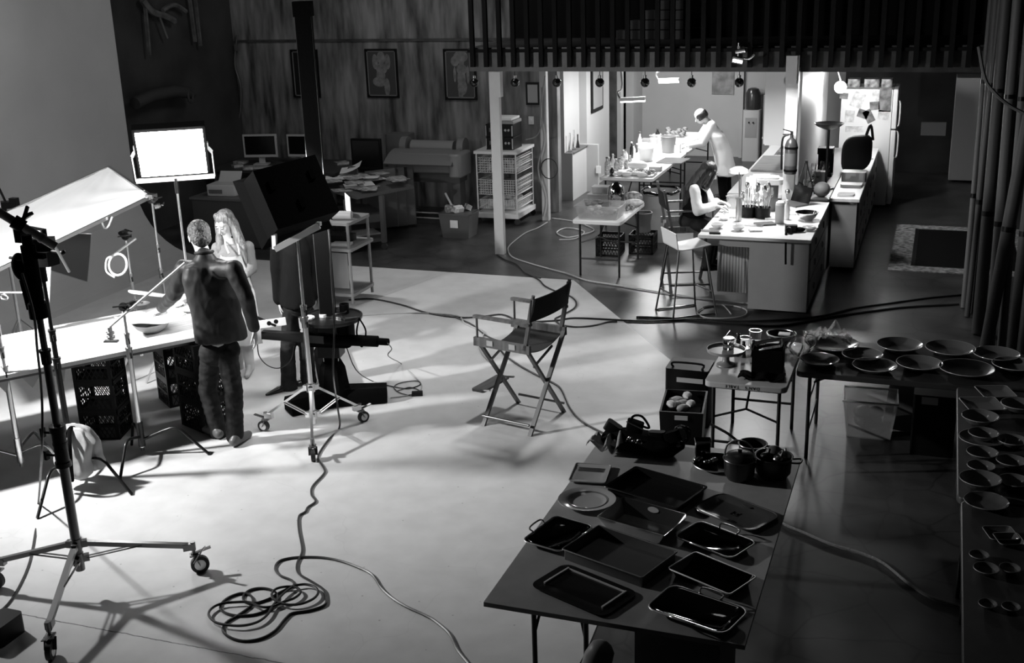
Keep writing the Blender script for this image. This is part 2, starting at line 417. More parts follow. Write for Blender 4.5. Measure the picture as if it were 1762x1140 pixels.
d1 = MB(); d1.box(-6.35, -5.62, 20.93, 20.97, 0, 2.08); struct('door_1', d1, M_dwood)
d2 = MB(); d2.box(-6.35, -5.62, 21.12, 21.16, 0, 2.08); struct('door_2', d2, M_dwood)
struct('wall_partition', MB().box(-1.75, -1.62, 14.75, 18.2, 0, 2.62), M_dwhite)
struct('wall_fridge_niche', MB().box(-1.62, 2.6, 21.5, 21.65, 0, 2.62), M_blackwall)
# painted timber posts
def post(x, y, z1, label, w=.14):
    p = MB(); p.box(x-w/2, x+w/2, y-.05, y+.05, 0, z1)
    return p
pp = MB(); pp.box(-5.53, -5.40, 14.24, 14.32, 0, 2.42); pp.box(-5.45, -5.36, 14.20, 14.30, 2.1, 2.42)
o = one('support_post', pp, M_offw, 'white square post under the loft corner, in front of the wire basket rack', 'post'); 
pp = MB(); pp.box(-5.57, -5.47, 16.38, 16.48, 0, 2.6); one('support_post', pp, M_offw, 'narrow white post with cables hanging down it behind the basket rack', 'post')
pp = MB(); pp.box(-1.74, -1.60, 14.16, 14.28, 0, 2.62); pp.box(-1.75, -1.62, 14.14, 14.16, 2.3, 2.62)
one('support_post', pp, M_offw, 'white post carrying a fire extinguisher at the end of the work island', 'post')
# ------------------------------------------------------------------ generic furniture
def folding_table(x0, x1, y0, y1, z, m, label, name='folding_table', th=.045, legs=True, inset=.14, along='y', rad=.05, ms=None, cross=True, group=None):
    cx_, cy_ = (x0+x1)/2, (y0+y1)/2
    t = thing(name, label, 'table', (cx_, cy_, 0), 0, group)
    MB().rbox((0, 0, z-th/2), (x1-x0, y1-y0, th), rad, n=4).build('tabletop', m, t, bevel=.006)
    hx, hy = (x1-x0)/2-.06, (y1-y0)/2-inset
    if along == 'x': hx, hy = (x1-x0)/2-inset, (y1-y0)/2-.06
    ms = ms or M_blackmet
    for sy in (-1, 1):
        for sx in (-1, 1):
            MB().cyl((sx*hx, sy*hy, 0), (sx*hx, sy*hy, z-th), .014, n=10).build('leg', ms, t)
        b = MB()
        if along == 'y':
            b.cyl((-hx, sy*hy, .22), (hx, sy*hy, .22), .011, n=8).cyl((-hx, sy*hy, z-th-.02), (hx, sy*hy, z-th-.02), .012, n=8)
            b.cyl((-hx, sy*hy, .42), (0, sy*(hy-.02), .5), .009, n=8).cyl((hx, sy*hy, .42), (0, sy*(hy-.02), .5), .009, n=8)
            b.cyl((0, sy*(hy-.02), .5), (0, sy*(hy-.3 if hy > .35 else .02), z-th), .009, n=8)
        else:
            b.cyl((sy*hx, -hy, .22), (sy*hx, hy, .22), .011, n=8).cyl((sy*hx, -hy, z-th-.02), (sy*hx, hy, z-th-.02), .012, n=8)
            b.cyl((sy*hx, 0, .5), (sy*(hx-.35), 0, z-th), .009, n=8).cyl((sy*hx, -hy, .48), (sy*hx, hy, .48), .009, n=8)
        b.build('brace', ms, t)
    return t
T1 = folding_table(-4.60, -3.80, 16.12, 18.45, .74, M_white_pl, 'long white folding table piled with bottles and food in the kitchen')
T1b = folding_table(-4.60, -3.80, 18.47, 20.75, .74, M_white_pl, 'white folding table at the far end, beside the cook in a white jacket')
T2 = folding_table(-4.15, -3.53, 13.32, 14.55, .73, M_white_pl, 'small white folding table holding a clear plastic bin of food')
T3 = folding_table(-1.52, -.91, 8.16, 9.25, .73, M_lgrey, "grey folding table with upside-down hand lettering on its front edge", inset=.08)
T4 = folding_table(-.89, 1.3, 8.55, 9.40, .73, mat('brown_tabletop', .035, .4, var=.2), 'dark folding table set with round plates, joined to the lettered table', along='x', inset=.1)
T5 = folding_table(.26, 1.05, 6.62, 8.53, .73, mat('dark_tabletop', .05, .4, var=.2), 'dark folding table of stacked bowls along the right edge, farther one')
T6 = folding_table(.28, 1.05, 4.6, 6.6, .73, mat('dark_tabletop', .05, .4), 'nearer dark folding table of bowls along the right edge')
t = thing('display_table', 'broad board tabletop on folding legs covered with metal trays', 'table', (-1.3, 5.78, 0))
MB().box(-1.95, -.66, 4.69, 6.88, .735, .76).build('tabletop', mat('grey_laminate', .4, .42, var=.08), t, world=True)
for x, y in ((-1.78, 4.95), (-1.5, 4.95), (-1.78, 6.6), (-1.5, 6.6)):
    MB().cyl((x, y, 0), (x, y, .735), .014, n=10).build('leg', M_blackmet, t, world=True)
for y in (4.95, 6.6):
    MB().tube(smooth_path([(-1.78, y, .45), (-1.74, y+.02, .62), (-1.7, y+.05, .73)]), .008).tube(smooth_path([(-1.5, y, .45), (-1.54, y+.02, .62), (-1.58, y+.05, .73)]), .008).cyl((-1.78, y, .72), (-1.5, y, .72), .01).build('brace', M_blackmet, t, world=True)
cb = MB().box(-1.22, -.80, 4.85, 5.35, 0, .735); cb.build('support_box', M_board, t, world=True)
# shoot table
A_, B_ = at(-60, 658, .85), at(380, 571, .85)
dr = (B_-A_); dr.z = 0; dr.normalize(); nr = Vector((-dr.y, dr.x, 0))
e0 = B_-dr*3.0; W_t = 1.12
t = thing('shoot_table', 'wide pale wooden plank table under the photo lights', 'table', (e0.x, e0.y, 0), math.atan2(dr.y, dr.x))
tp = MB().box(0, 3.05, 0, W_t, .815, .85); tp.build('tabletop', M_plank, t, bevel=.003)
MB().box(.02, 3.03, .02, W_t-.02, .79, .815).build('sub_top', M_dwood, t)
MB().box(2.17, 2.27, .62, .70, 0, .79).build('leg', M_offw, t)
MB().box(.3, .4, .62, .70, 0, .79).build('leg', M_offw, t)
MB().box(.3, .4, .1, .18, 0, .79).build('leg', M_offw, t)
TBL = t
for u0, u1, um in ((34, 66, 49), (80, 108, 103), (-10, 12, 4)):
    a_, b_, c_ = [dr.dot(at(u_, 650-u_*.2, .8)-e0) for u_ in (u0, u1, um)]
    MB().add([(a_, .02, .79), (b_, .02, .79), (c_, .03, .69), (a_, .024, .79), (b_, .024, .79), (c_, .034, .69)], [(0, 1, 2), (5, 4, 3), (0, 3, 4, 1), (1, 4, 5, 2), (2, 5, 3, 0)]).build('hanging_cloth_corner', M_grey, t)
# milk crates
def crate_mesh():
    m = MB(); s = .165; h = .262
    for z0, z1 in ((0, .025), (.12, .14), (.225, h)):
        m.box(-s, s, -s, -s+.012, z0, z1).box(-s, s, s-.012, s, z0, z1).box(-s, -s+.012, -s, s, z0, z1).box(s-.012, s, -s, s, z0, z1)
    for sx in (-1, 1):
        for sy in (-1, 1): m.box(sx*s-(.03 if sx > 0 else 0), sx*s+(.03 if sx < 0 else 0), sy*s-(.03 if sy > 0 else 0), sy*s+(.03 if sy < 0 else 0), 0, h)
    for side in range(4):
        R = RZ(side*PI/2)
        for i in range(8):
            x = -.14+i*.04
            for sg in (-1, 1):
                for z0, z1 in ((.02, .125), (.135, .24)):
                    a = R@Vector((x-.03*sg, -s+.006, z0)); b = R@Vector((x+.03*sg, -s+.006, z1)); 
                    if abs(x-.03*sg) < .155 and abs(x+.03*sg) < .155: m.bar(a, b, .006, .006)
    m.box(-s, s, -s, s, .0, .008)
    return m
CR = None
def crates(P, rz, n, lab, s=1., grp='black milk crates'):
    global CR
    for k in range(n):
        words = {0: 'bottom one', n-1: 'topmost one'}.get(k, 'middle one')
        if n == 4 and k == 2: words = 'second from the top'
        if n == 4 and k == 1: words = 'second from the floor'
        l = 'black plastic milk crate %s, %s' % (lab, words if n > 1 else 'alone')
        if CR is None:
            CR = one('milk_crate', crate_mesh(), M_black, l, 'crate', (P.x, P.y, .263*k), grp, rz)
        else:
            dup(CR, (P.x, P.y, .263*k), rz, l, grp)
ang = math.atan2(dr.y, dr.x)
# ------------------------------------------------------------------ grip and light stands
def Z(P, z): return Vector((P[0], P[1], z))
def pole_sections(t, P, secs, m, rings=M_steel):
    # secs: list of (z0, z1, radius)
    for i, (z0, z1, r) in enumerate(secs):
        MB().cyl(Z(P, z0), Z(P, z1), r, n=14).build('pole', m, t, world=True)
        if i < len(secs)-1:
            c = MB(); c.cyl(Z(P, z1-.05), Z(P, z1+.03), r*1.28, n=14); c.cyl(Z(P, z1+.025), Z(P, z1+.04), r*1.5, n=14)
            c.build('collar', rings, t, world=True)
            k = MB(); a = Z(P, z1-.01); d = Vector((.75, -.66, 0))
            k.cyl(a, a+d*.05, .006).obox(a+d*.06, (.012, .045, .018), Rdir(d))
            k.build('knob', M_blackmet, t, world=True)
def turtle_legs(t, P, feet, m, zh=.14, ze=.24):
    P = Vector(P)
    MB().cyl(Z(P, .09), Z(P, .30), .028, n=14).cyl(Z(P, .05), Z(P, .09), .014, n=10).build('hub', m, t, world=True)
    for i, f in enumerate(feet):
        f = Vector(f); d = (f-Z(P, 0)); d.z = 0
        z = zh+.03*i
        pts = [Z(P, z), Z(P+d*.45, ze), Z(P+d*.6, ze-.01), Z(P+d*.7, ze-.06), Z(P+d, .012)]
        q = smooth_path([pts[0], pts[1], pts[2], pts[3], pts[4]], 4)
        MB().tube(q, .0125, 10).build('leg', m, t, world=True)
def grip_head(t, C, d, m=M_blackmet, s=1.):
    C = Vector(C); R = Rdir(d); g = MB()
    g.cyl(C-R@Vector((0, 0, .03*s)), C+R@Vector((0, 0, .03*s)), .036*s, n=16)
    g.cyl(C+R@Vector((0, 0, .034*s)), C+R@Vector((0, 0, .046*s)), .03*s, n=16)
    g.obox(C+R@Vector((.03*s, 0, -.01*s)), (.05*s, .03*s, .03*s), R)
    h = g.build('grip_head', m, t, world=True)
    MB().cyl(C+R@Vector((0, 0, .04*s)), C+R@Vector((0, .0, .09*s)), .007*s).bar(C+R@Vector((-.06*s, 0, .085*s)), C+R@Vector((.07*s, .01, .095*s)), .016*s, .01*s).build('t_handle', m, t, world=True)
    return h
def caster(t, P, ztop, m=M_dsteel, r=.055, toward=Vector((1, 0, 0))):
    P = Vector(P); d = Vector(toward); d.z = 0; d.normalize(); s = d.cross(Vector((0, 0, 1)))
    c = MB(); W0 = Z(P, r)+d*.03
    c.cyl(Z(P, ztop-.03), Z(P, ztop+.03), .017, n=12)
    for k in (-1, 1): c.bar(Z(P, 2*r+.012)+s*.022*k, W0+s*.022*k, .03, .004)
    c.obox(Z(P, 2*r+.016), (.06, .055, .012), RZ(math.atan2(d.y, d.x)))
    c.bar(Z(P, 2*r+.02)-d*.02, Z(P, 2*r+.05)+d*.11, .03, .006)
    c.cyl(Z(P, 2*r), Z(P, ztop), .011)
    o = c.build('caster', m, t, world=True)
    MB().cyl(W0-s*.016, W0+s*.016, r, n=24).build('wheel', M_rubber, t and o, world=True)
    MB().cyl(W0-s*.018, W0+s*.018, r*.62, n=20).build('wheel_hub', M_steel, o, world=True)
def roller_base(t, P, feet, zc, zh, m=M_chrome, r=.055, zt=.16, w=.026):
    P = Vector(P)
    for nm, zq, rq in (('leg_hub', zc, .036), ('brace_hub', zh, .034)):
        h = MB(); h.cyl(Z(P, zq-.03), Z(P, zq+.04), rq, n=14)
        for f in feet:
            d = Vector(f)-Z(P, 0); d.z = 0; d.normalize(); h.obox(Z(P, zq)+d*.04, (.05, .035, .045), RZ(math.atan2(d.y, d.x)))
        h.build(nm, m, t, world=True)
    for f in feet:
        f = Vector(f); d = f-Z(P, 0); d.z = 0; L = d.length; d.normalize(); s = d.cross(Vector((0, 0, 1)))
        a = Z(P, zc)+d*.05; b = Z(f, zt)
        MB().bar(a, b, w, w*.9).obox(b-d*.03, (.07, .04, .045), RZ(math.atan2(d.y, d.x))).build('leg', m, t, world=True)
        mid = a.lerp(b, .52); br = MB()
        for k in (-1, 1): br.bar(Z(P, zh)+d*.05+s*.016*k, mid+s*.016*k, .004, .014, up=s)
        br.build('brace', m, t, world=True)
        caster(t, b, zt, M_dsteel, r, d)
M_pole = mat('anodised_pole', .16, .28, 1.)
# big roller stand in the left foreground
P = Vector((-4.93, 5.2, 0)); t = thing('roller_stand', 'tall heavy roller stand with three large casters in the left foreground', 'light stand', P)
roller_base(t, P, [at(338, 985), at(92, 1128), at(2, 1012)], .36, .26, M_dsteel, .06, .2, .034)
pole_sections(t, P, [(.18, 1.02, .03), (1.02, 1.62, .024), (1.62, 2.05, .02)], M_pole, M_blackmet)
c = MB(); c.cyl(Z(P, .92), Z(P, 1.16), .042, n=16).cyl(Z(P, 1.13), Z(P, 1.17), .05, n=16).cyl(Z(P, .9), Z(P, .93), .05, n=16); c.build('collar', M_blackmet, t, world=True)
for z in (.97, 1.12):
    MB().cyl(Z(P, z), Z(P, z)+Vector((-.09, -.02, 0)), .008).obox(Z(P, z)+Vector((-.1, -.02, 0)), (.02, .03, .06)).build('knob', M_black, t, world=True)
MB().bar(on(334, 968, 5.62), on(352, 940, 5.62), .02, .006).build('brake_lever', M_dsteel, t, world=True)
hd = MB(); Ht = Z(P, 2.18)
hd.cyl(Z(P, 1.9), Z(P, 2.3), .043, n=16).cyl(Z(P, 1.86), Z(P, 1.95), .055, n=16).cyl(Z(P, 2.28), Z(P, 2.36), .03, n=16)
hd.ell(Ht+Vector((-.1, .02, -.02)), (.06, .035, .085)); hd.cyl(Ht+Vector((-.1, .02, -.1)), Ht+Vector((-.08, .02, -.28)), .02)
hd.obox(Ht+Vector((-.05, 0, -.02)), (.07, .05, .1)); hd.obox(Ht+Vector((.06, 0, .06)), (.1, .03, .03))
hd.build('clamp_head', M_blackm, t, world=True)
# boom held by the head, running up and out of frame to the left
b0 = on(-60, 330, 5.2); b1 = on(96, 424, 5.45)
bt = thing('boom_arm', 'thick silver boom tube clamped on the roller stand, running out to the left', 'boom', b1)
MB().cyl(b0, b1, .026, n=16).build('tube', M_lgrey, bt, world=True)
MB().cyl(b0.lerp(b1, .99), on(119, 467, 5.6), .009, n=10).build('rod', M_steel, bt, world=True)
k = MB(); q = b0.lerp(b1, .58); dd = (b1-b0).normalized()
k.cyl(q-dd*.035, q+dd*.035, .042, n=16).bar(q+Vector((.02, 0, .02)), q+Vector((.11, 0, .07)), .03, .02).bar(q+Vector((.05, 0, .04)), q+Vector((.09, 0, .11)), .012, .02).obox(q+Vector((0, 0, -.06)), (.05, .05, .1))
k.build('clamp', M_black, bt, world=True)
k = MB(); k.cyl(b0.lerp(b1, .84)-dd*.01, b0.lerp(b1, .84)+dd*.01, .031, n=16); k.build('ring', M_grey, bt, world=True)
# second stand with black head, turtle base and sandbag
P = Vector((-6.18, 6.62, 0)); t = thing('grip_stand', 'black grip stand with a sandbag on its base and a pan head on top', 'light stand', P)
turtle_legs(t, P, [at(65, 893), at(227, 852), at(147, 828)+Vector((-.25, .3, 0))], M_blackmet)
pole_sections(t, P, [(.1, .98, .0225), (.98, 1.2, .02), (1.2, 1.66, .015)], M_blackmet, M_blackmet)
H_ = Z(P, 1.78); g = MB()
g.cyl(H_-Vector((0, 0, .16)), H_-Vector((0, 0, .02)), .03, n=14)
g.prism([(-.09, -.05), (-.02, -.08), (.09, -.06), (.1, .05), (-.06, .06)], -.05, .06, H_+Vector((.03, 0, .02)))
g.obox(H_+Vector((.05, 0, .13)), (.15, .1, .09), RZ(.4)); g.obox(H_+Vector((-.05, .02, .1)), (.09, .05, .06)); g.cyl(H_+Vector((.07, 0, .17)), H_+Vector((.07, 0, .24)), .022)
g.build('pan_head', M_black, t, world=True)
MB().cyl(H_+Vector((.08, 0, .235)), H_+Vector((-.1, -.05, .27)), .011).build('lever', M_black, t, world=True)
g = MB(); e = H_+Vector((.27, -.06, .09)); g.cyl(H_+Vector((.1, 0, .08)), e, .013).ell(e, .02); g.build('lever', M_black, t, world=True)
g = MB(); e = H_+Vector((-.24, -.05, .02)); g.cyl(H_, e, .011); g.build('lever', M_black, t, world=True)
# sandbag
sb = thing('sandbag', 'pale canvas sandbag with black strap slung over the base of the black stand', 'sandbag', (P.x+.13, P.y-.06, .06))
for k, sg in enumerate((-1, 1)):
    m = MB(); m.ell((0, 0, 0), 1, 36, 24); vs = []
    for p in m.v:
        q = Vector([math.copysign(abs(c)**.6, c) for c in p]); nn = noise.noise(q*2.2+Vector((k*5, 0, 0)))
        pz = .24+q.z*.2*(1+.06*nn); top = max(0, min(1, (pz-.05)/.39))
        vs.append(Vector((q.x*(.15+.02*(1-top))+.012*math.sin(q.z*6), sg*(.015+.055*(1-top)**.7)+sg*.012+q.y*(.012+.06*(1-top)**.6)+.012*nn, pz)))
    m.v = vs; m.build('bag_pouch', M_sand, sb)
st = MB()
for dx in (-.03, .05):
    st.tube(smooth_path([(dx, -.17, .06), (dx+.03, -.19, .2), (dx+.02, -.16, .34), (0, -.06, .43), (-.01, 0, .42)], 5), .016, 6)
st.build('strap', M_blackm, sb)
# chrome c-stand at the far left
P = Vector((-6.70, 6.62, 0)); t = thing('grip_stand', 'chrome grip stand at the extreme left edge in front of the table', 'light stand', P)
turtle_legs(t, P, [P+Vector((-.4, -.28, 0)), P+Vector((.38, .1, 0)), P+Vector((-.12, .44, 0))], M_chrome)
pole_sections(t, P, [(.1, .86, .021), (.86, 1.02, .018), (1.02, 1.2, .016), (1.2, 1.34, .012)], M_chrome)
# c-stand in the middle with a rod reaching up behind the man
P = Vector((-5.95, 7.17, 0)); t = thing('grip_stand', 'chrome grip stand with turtle legs in front of the crates, holding a long rod', 'light stand', P)
turtle_legs(t, P, [at(360, 783), at(207, 826), at(227, 767)], M_blackmet)
pole_sections(t, P, [(.08, .9, .019), (.9, 1.02, .016), (1.02, 1.3, .013)], M_chrome)
grip_head(t, on(214, 528, 7.17), (.3, -.9, .3)); grip_head(t, on(226, 524, 7.17), (.3, .9, .1), s=.8)
r0, r1 = on(184, 566, 7.0), on(318, 452, 7.45)
rd = t
MB().cyl(r0, r1, .0095, n=10).build('rod', M_white_pl, rd, world=True)
q = r0.lerp(r1, .03); MB().cyl(q, q-Vector((0, 0, .1)), .02, n=14).cyl(q-Vector((0, 0, .04)), q-Vector((0, 0, .055)), .034, n=14).cyl(q-Vector((0, 0, .075)), q-Vector((0, 0, .09)), .034, n=14).build('clamp', M_chrome, rd, world=True)
MB().obox(q-Vector((0, 0, .115)), (.11, .04, .012), RZ(.3)).build('base_plate', M_steel, rd, world=True)
# stands behind the table
def back_stand(P, secs, label):
    t = thing('light_stand', label, 'light stand', P)
    for k in range(3):
        a = k*2*PI/3+.5; d = Vector((math.cos(a), math.sin(a), 0))
        MB().bar(Z(P, .45), Z(P+d*.42, .01), .018, .012).build('leg', M_steel, t, world=True)
    pole_sections(t, P, secs, M_chrome); return t
PB = Vector((-7.0, 9.05, 0)); t = back_stand(PB, [(.2, 1.0, .017), (1.0, 1.25, .014), (1.25, 1.74, .011)], 'chrome stand behind the table propping the right corner of the silk')
grip_head(t, Z(PB, 1.72), (.8, -.5, .2)); grip_head(t, Z(PB, 1.66)+Vector((.05, 0, 0)), (.8, .5, .2), M_steel, .7)
PD = Vector((-7.2, 8.85, 0)); t = back_stand(PD, [(.2, 1.0, .016), (1.0, 1.36, .012)], 'chrome stand behind the table carrying a small round mirror')
grip_head(t, Z(PD, 1.4), (.5, -.8, .2)); grip_head(t, Z(PD, 1.41)+Vector((-.05, .03, .01)), (.2, .9, .1), M_blackmet, .8)
PE = on(33, 555, 8.9); PE = Vector((PE.x, 8.9, 0)); t = back_stand(PE, [(.2, 1.5, .02), (1.5, 1.9, .015)], 'grey stand behind the left end of the table')
m1, m2 = on(234, 410, 8.8), on(192, 441, 8.6)
rm = thing('round_mirror', 'small round mirror in a white ring, held out on a rod above the table', 'mirror', m2)
MB().cyl(m1, m2, .011, n=10).build('rod', M_chrome, rm, world=True)
cm = on(203, 455, 8.6); Rm = Rdir((.25, -.85, .35))
MB().tube([cm+Rm@Vector((.085*math.cos(a*PI/12), .1*math.sin(a*PI/12), 0)) for a in range(24)], .012, 8, True).build('ring', M_white_pl, rm, world=True)
MB().cyl(cm-Rm@Vector((0, 0, .004)), cm+Rm@Vector((0, 0, .004)), .08, n=24).build('glass', mat('mirror_glass', .03, .5, spec=.1), rm, world=True)
MB().tube(smooth_path([m2, cm+Rm@Vector((-.11, .05, 0)), cm+Rm@Vector((-.11, -.06, 0)), cm+Rm@Vector((-.03, -.12, 0))]), .009).build('bracket', M_white_pl, rm, world=True)
# white foam card and its clamp
fc = thing('bounce_card', 'narrow bright white bounce card standing upright over the left of the table', 'reflector', on(78, 560, 7.6))
cd = MB(); a, b = on(82, 440, 7.6), on(77, 562, 7.6); cd.bar(a, b, .07, .012, up=(0, 1, 0)); cd.build('card', M_shirt, fc, world=True)
MB().obox(on(66, 500, 7.58), (.07, .05, .07)).obox(on(66, 520, 7.58), (.04, .04, .08)).cyl(on(0, 503, 7.55), on(44, 503, 7.6), .009).build('clamp', M_chrome, fc, world=True)
MB().tube([on(7, 511, 7.55)+Vector((.04*math.cos(a), .0, .022*math.sin(a))) for a in [i*PI/8 for i in range(16)]], .008, 8, True).build('ring', M_chrome, fc, world=True)
# dark flag behind
fl = thing('flag', 'dark fabric flag in a wire frame hanging behind the silk against the backdrop', 'flag', on(120, 484, 9.9))
pts = [on(55, 455, 9.6), on(150, 484, 10.0), on(157, 402, 10.0), on(60, 398, 9.6)]
cc = MB(); nn = (pts[1]-pts[0]).cross(pts[3]-pts[0]).normalized()*.006; cc.add([p+nn for p in pts]+[p-nn for p in pts], [(0, 1, 2, 3), (7, 6, 5, 4), (0, 4, 5, 1), (1, 5, 6, 2), (2, 6, 7, 3), (3, 7, 4, 0)])
fp = on(57, 430, 9.6); MB().cyl((fp.x, 9.6, 0), (fp.x, 9.6, fp.z+.15), .012).build('pole', M_steel, fl, world=True); MB().cyl((fp.x-.25, 9.6, .01), (fp.x+.25, 9.6, .01), .012).cyl((fp.x, 9.35, .01), (fp.x, 9.85, .01), .012).build('foot', M_steel, fl, world=True)
cc.build('fabric', mat('flag_fabric', .07, .8), fl, world=True); MB().tube(pts, .009, 6, True).build('frame', M_steel, fl, world=True)
# the silk on its frame
A = Vector((-8.15, 9.9, 1.85)); Bq = Vector((-7.0, 9.05, 1.75)); D = Vector((-7.72, 7.3, 1.28)); C_ = A+(D-Bq)
# silk starts past the roller stand: stretched cloth with faint creases
sk = thing('silk_frame', 'large white diffusion silk stretched on a metal frame above the table', 'diffusion silk', Bq)
def f(a, b):
    p = Bq.lerp(A, a).lerp(D.lerp(C_, a), b*1.15)
    s_ = -.05*math.sin(a*PI)*math.sin(b*PI)+.012*noise.noise(p*3)*1.5
    s_ += .013*math.sin(26*math.atan2(a+.02, b+.05))*math.exp(-2*math.hypot(a, b))+.010*math.sin(22*math.atan2(1.02-a, b+.05))*math.exp(-2.5*math.hypot(1-a, b))
    return p+Vector((0, 0, s_))
mm = MB(); mm.grid(f, 60, 60); mm.build('silk', M_silk, sk, world=True)
E2 = Bq+(D-Bq)*1.15; F2 = A+(C_-A)*1.15
for p, q in ((Bq, A), (A, F2), (F2, E2), (E2, Bq)):
    MB().bar(p, q, .03, .03).build('frame_tube', M_steel, sk, world=True)
MB().obox(Bq, (.08, .08, .05)).build('corner_bracket', M_steel, sk, world=True)
MB().tube(smooth_path([on(175, 381, 8.6), on(180, 392, 8.6), on(187, 388, 8.6), on(193, 373, 8.6)], 5), .009, 6).build('edge_loop', M_white_pl, sk, world=True)
g = MB(); q = on(12, 352, 9.2)
g.obox(q, (.16, .1, .07), RZ(.5)).obox(q+Vector((.1, 0, .03)), (.08, .06, .09)).obox(q+Vector((-.1, 0, -.03)), (.08, .1, .1)).cyl(q, q+Vector((-.12, 0, .3)), .012)
g.build('frame_clamp', M_black, sk, world=True)
# glowing panel light
pc = [on(*p, 8.75) for p in ((236, 225), (340, 219), (357, 303), (251, 306))]
pt = thing('panel_light', 'square glowing panel light in a pale yoke above the far side of the table', 'photo light', on(318, 440, 8.8))
cen = sum(pc, Vector())/4; ex = (pc[1]-pc[0]+pc[2]-pc[3]).normalized(); ez = (pc[0]-pc[3]+pc[1]-pc[2]).normalized()
wv, hv = (pc[1]-pc[0]).length, (pc[0]-pc[3]).length
nf = Vector((.5, -.75, -.42)).normalized(); exx = Vector((0, 0, 1)).cross(nf).normalized(); exx = exx if exx.dot(ex) > 0 else -exx; ezz = exx.cross(nf); ezz = ezz if ezz.z > 0 else -ezz
Rp = Matrix((exx, nf, ezz)).transposed()
wp, hp = .58, .46
MB().obox(cen-nf*.06, (wp+.05, .09, hp+.05), Rp).build('housing', M_blackm, pt, world=True)
MB().obox(cen, (wp, .012, hp), Rp).build('diffuser', M_panel, pt, world=True)
yk = MB(); lo = cen-ezz*(hp/2+.07)-nf*.04
yl, yr = lo-exx*(wp/2+.06), lo+exx*(wp/2+.06)
yk.bar(yl, yr, .03, .045)
for e, sg in ((yl, -1), (yr, 1)):
    yk.bar(e, e+ezz*.26, .012, .03).bar(e+ezz*.26, e+ezz*.31-exx*.03*sg, .012, .03).bar(e+ezz*.31-exx*.03*sg, e+ezz*.37-exx*.03*sg, .012, .03)
yk.build('yoke', M_white_pl, pt, world=True)
PS = Vector((lo.x, lo.y, 0))
for k in range(3):
    a = k*2*PI/3+.2; d = Vector((math.cos(a), math.sin(a), 0)); MB().bar(Z(PS, .4), Z(PS+d*.42, .01), .018, .012).build('leg', M_steel, pt, world=True)
for z0, z1, r in ((.2, .9, .016), (.9, lo.z-.12, .012)): MB().cyl(Z(PS, z0), Z(PS, z1), r).build('pole', M_chrome, pt, world=True)
MB().cyl(Z(PS, lo.z-.14), Z(PS, lo.z), .02).build('spigot', M_blackmet, pt, world=True)
# black softbox facing away, on the central roller stand
PC = Vector((-4.77, 7.92, 0))
t = thing('roller_stand', 'chrome roller stand with small casters in the middle, under the black light head', 'light stand', PC)
roller_base(t, PC, [at(460, 742), at(621, 727), at(540, 790)], .44, .2, M_chrome, .05, .15, .022)
pole_sections(t, PC, [(.12, 1.02, .022), (1.02, 1.12, .019), (1.12, 1.74, .012)], M_chrome)
nz_ = Vector((-.72, .5, -.48)).normalized()
cen = on(502, 338, 8.0); ex2 = Vector((0, 0, 1)).cross(nz_).normalized(); ey2 = nz_.cross(ex2)
roll = Matrix.Rotation(-.12, 3, nz_); ex2 = roll@ex2; ey2 = roll@ey2
Rs = Matrix((ex2, ey2, nz_)).transposed()
sx_ = thing('photo_light', 'black boxy photo light seen from behind, tilted down, in a bright white yoke', 'photo light', cen)
b_ = MB(); b_.obox(cen+nz_*.0, (.56, .50, .24), Rs); b_.build('housing', M_blackm, sx_, world=True)
b_ = MB()
fr = [(-.33, -.30), (.33, -.30), (.33, .30), (-.33, .30)]; bk = [(-.28, -.25), (.28, -.25), (.28, .25), (-.28, .25)]
b_.add([cen+Rs@Vector((x, y, .12)) for x, y in bk]+[cen+Rs@Vector((x, y, .2)) for x, y in fr]+[cen+Rs@Vector((x*.95, y*.95, .2)) for x, y in fr]+[cen+Rs@Vector((x*.95, y*.95, .12)) for x, y in bk], [(i, (i+1) % 4, 4+(i+1) % 4, 4+i) for i in range(4)]+[(4+i, 4+(i+1) % 4, 8+(i+1) % 4, 8+i) for i in range(4)]+[(8+i, 8+(i+1) % 4, 12+(i+1) % 4, 12+i) for i in range(4)])
b_.build('front_frame', M_blackm, sx_, world=True)
MB().obox(cen+nz_*.125, (.52, .46, .008), Rs).build('diffuser', M_soft, sx_, world=True)
b_ = MB()
for x, y in ((-.18, .1), (.18, .1), (0, -.1)): MB().obox(cen+Rs@Vector((x, y, -.125)), (.04, .08, .012), Rs).build('latch', M_blackgl, sx_, world=True)
# yoke below the head
y0, y1 = on(473, 428, 7.75), on(549, 388, 7.9)
yk = MB(); yk.bar(y0, y1, .04, .05); yk.bar(y0, on(470, 362, 7.75), .028, .035); yk.bar(y1, y1+Vector((0, 0, .03)), .028, .035)
yk.build('yoke', M_white_pl, sx_, world=True)
MB().cyl(on(512, 410, 7.95), on(514, 440, 7.95), .02).build('spigot', M_black, sx_, world=True)
MB().bar(on(464, 366, 7.85), on(470, 395, 7.85), .02, .03).build('tilt_knob', M_white_pl, sx_, world=True)
# hanging cord
def cable(name, pts, r, m, label, k=5, cat='cable', grp=None):
    one(name, MB().tube(smooth_path(pts, k), r, 6), m, label, cat, group=grp)
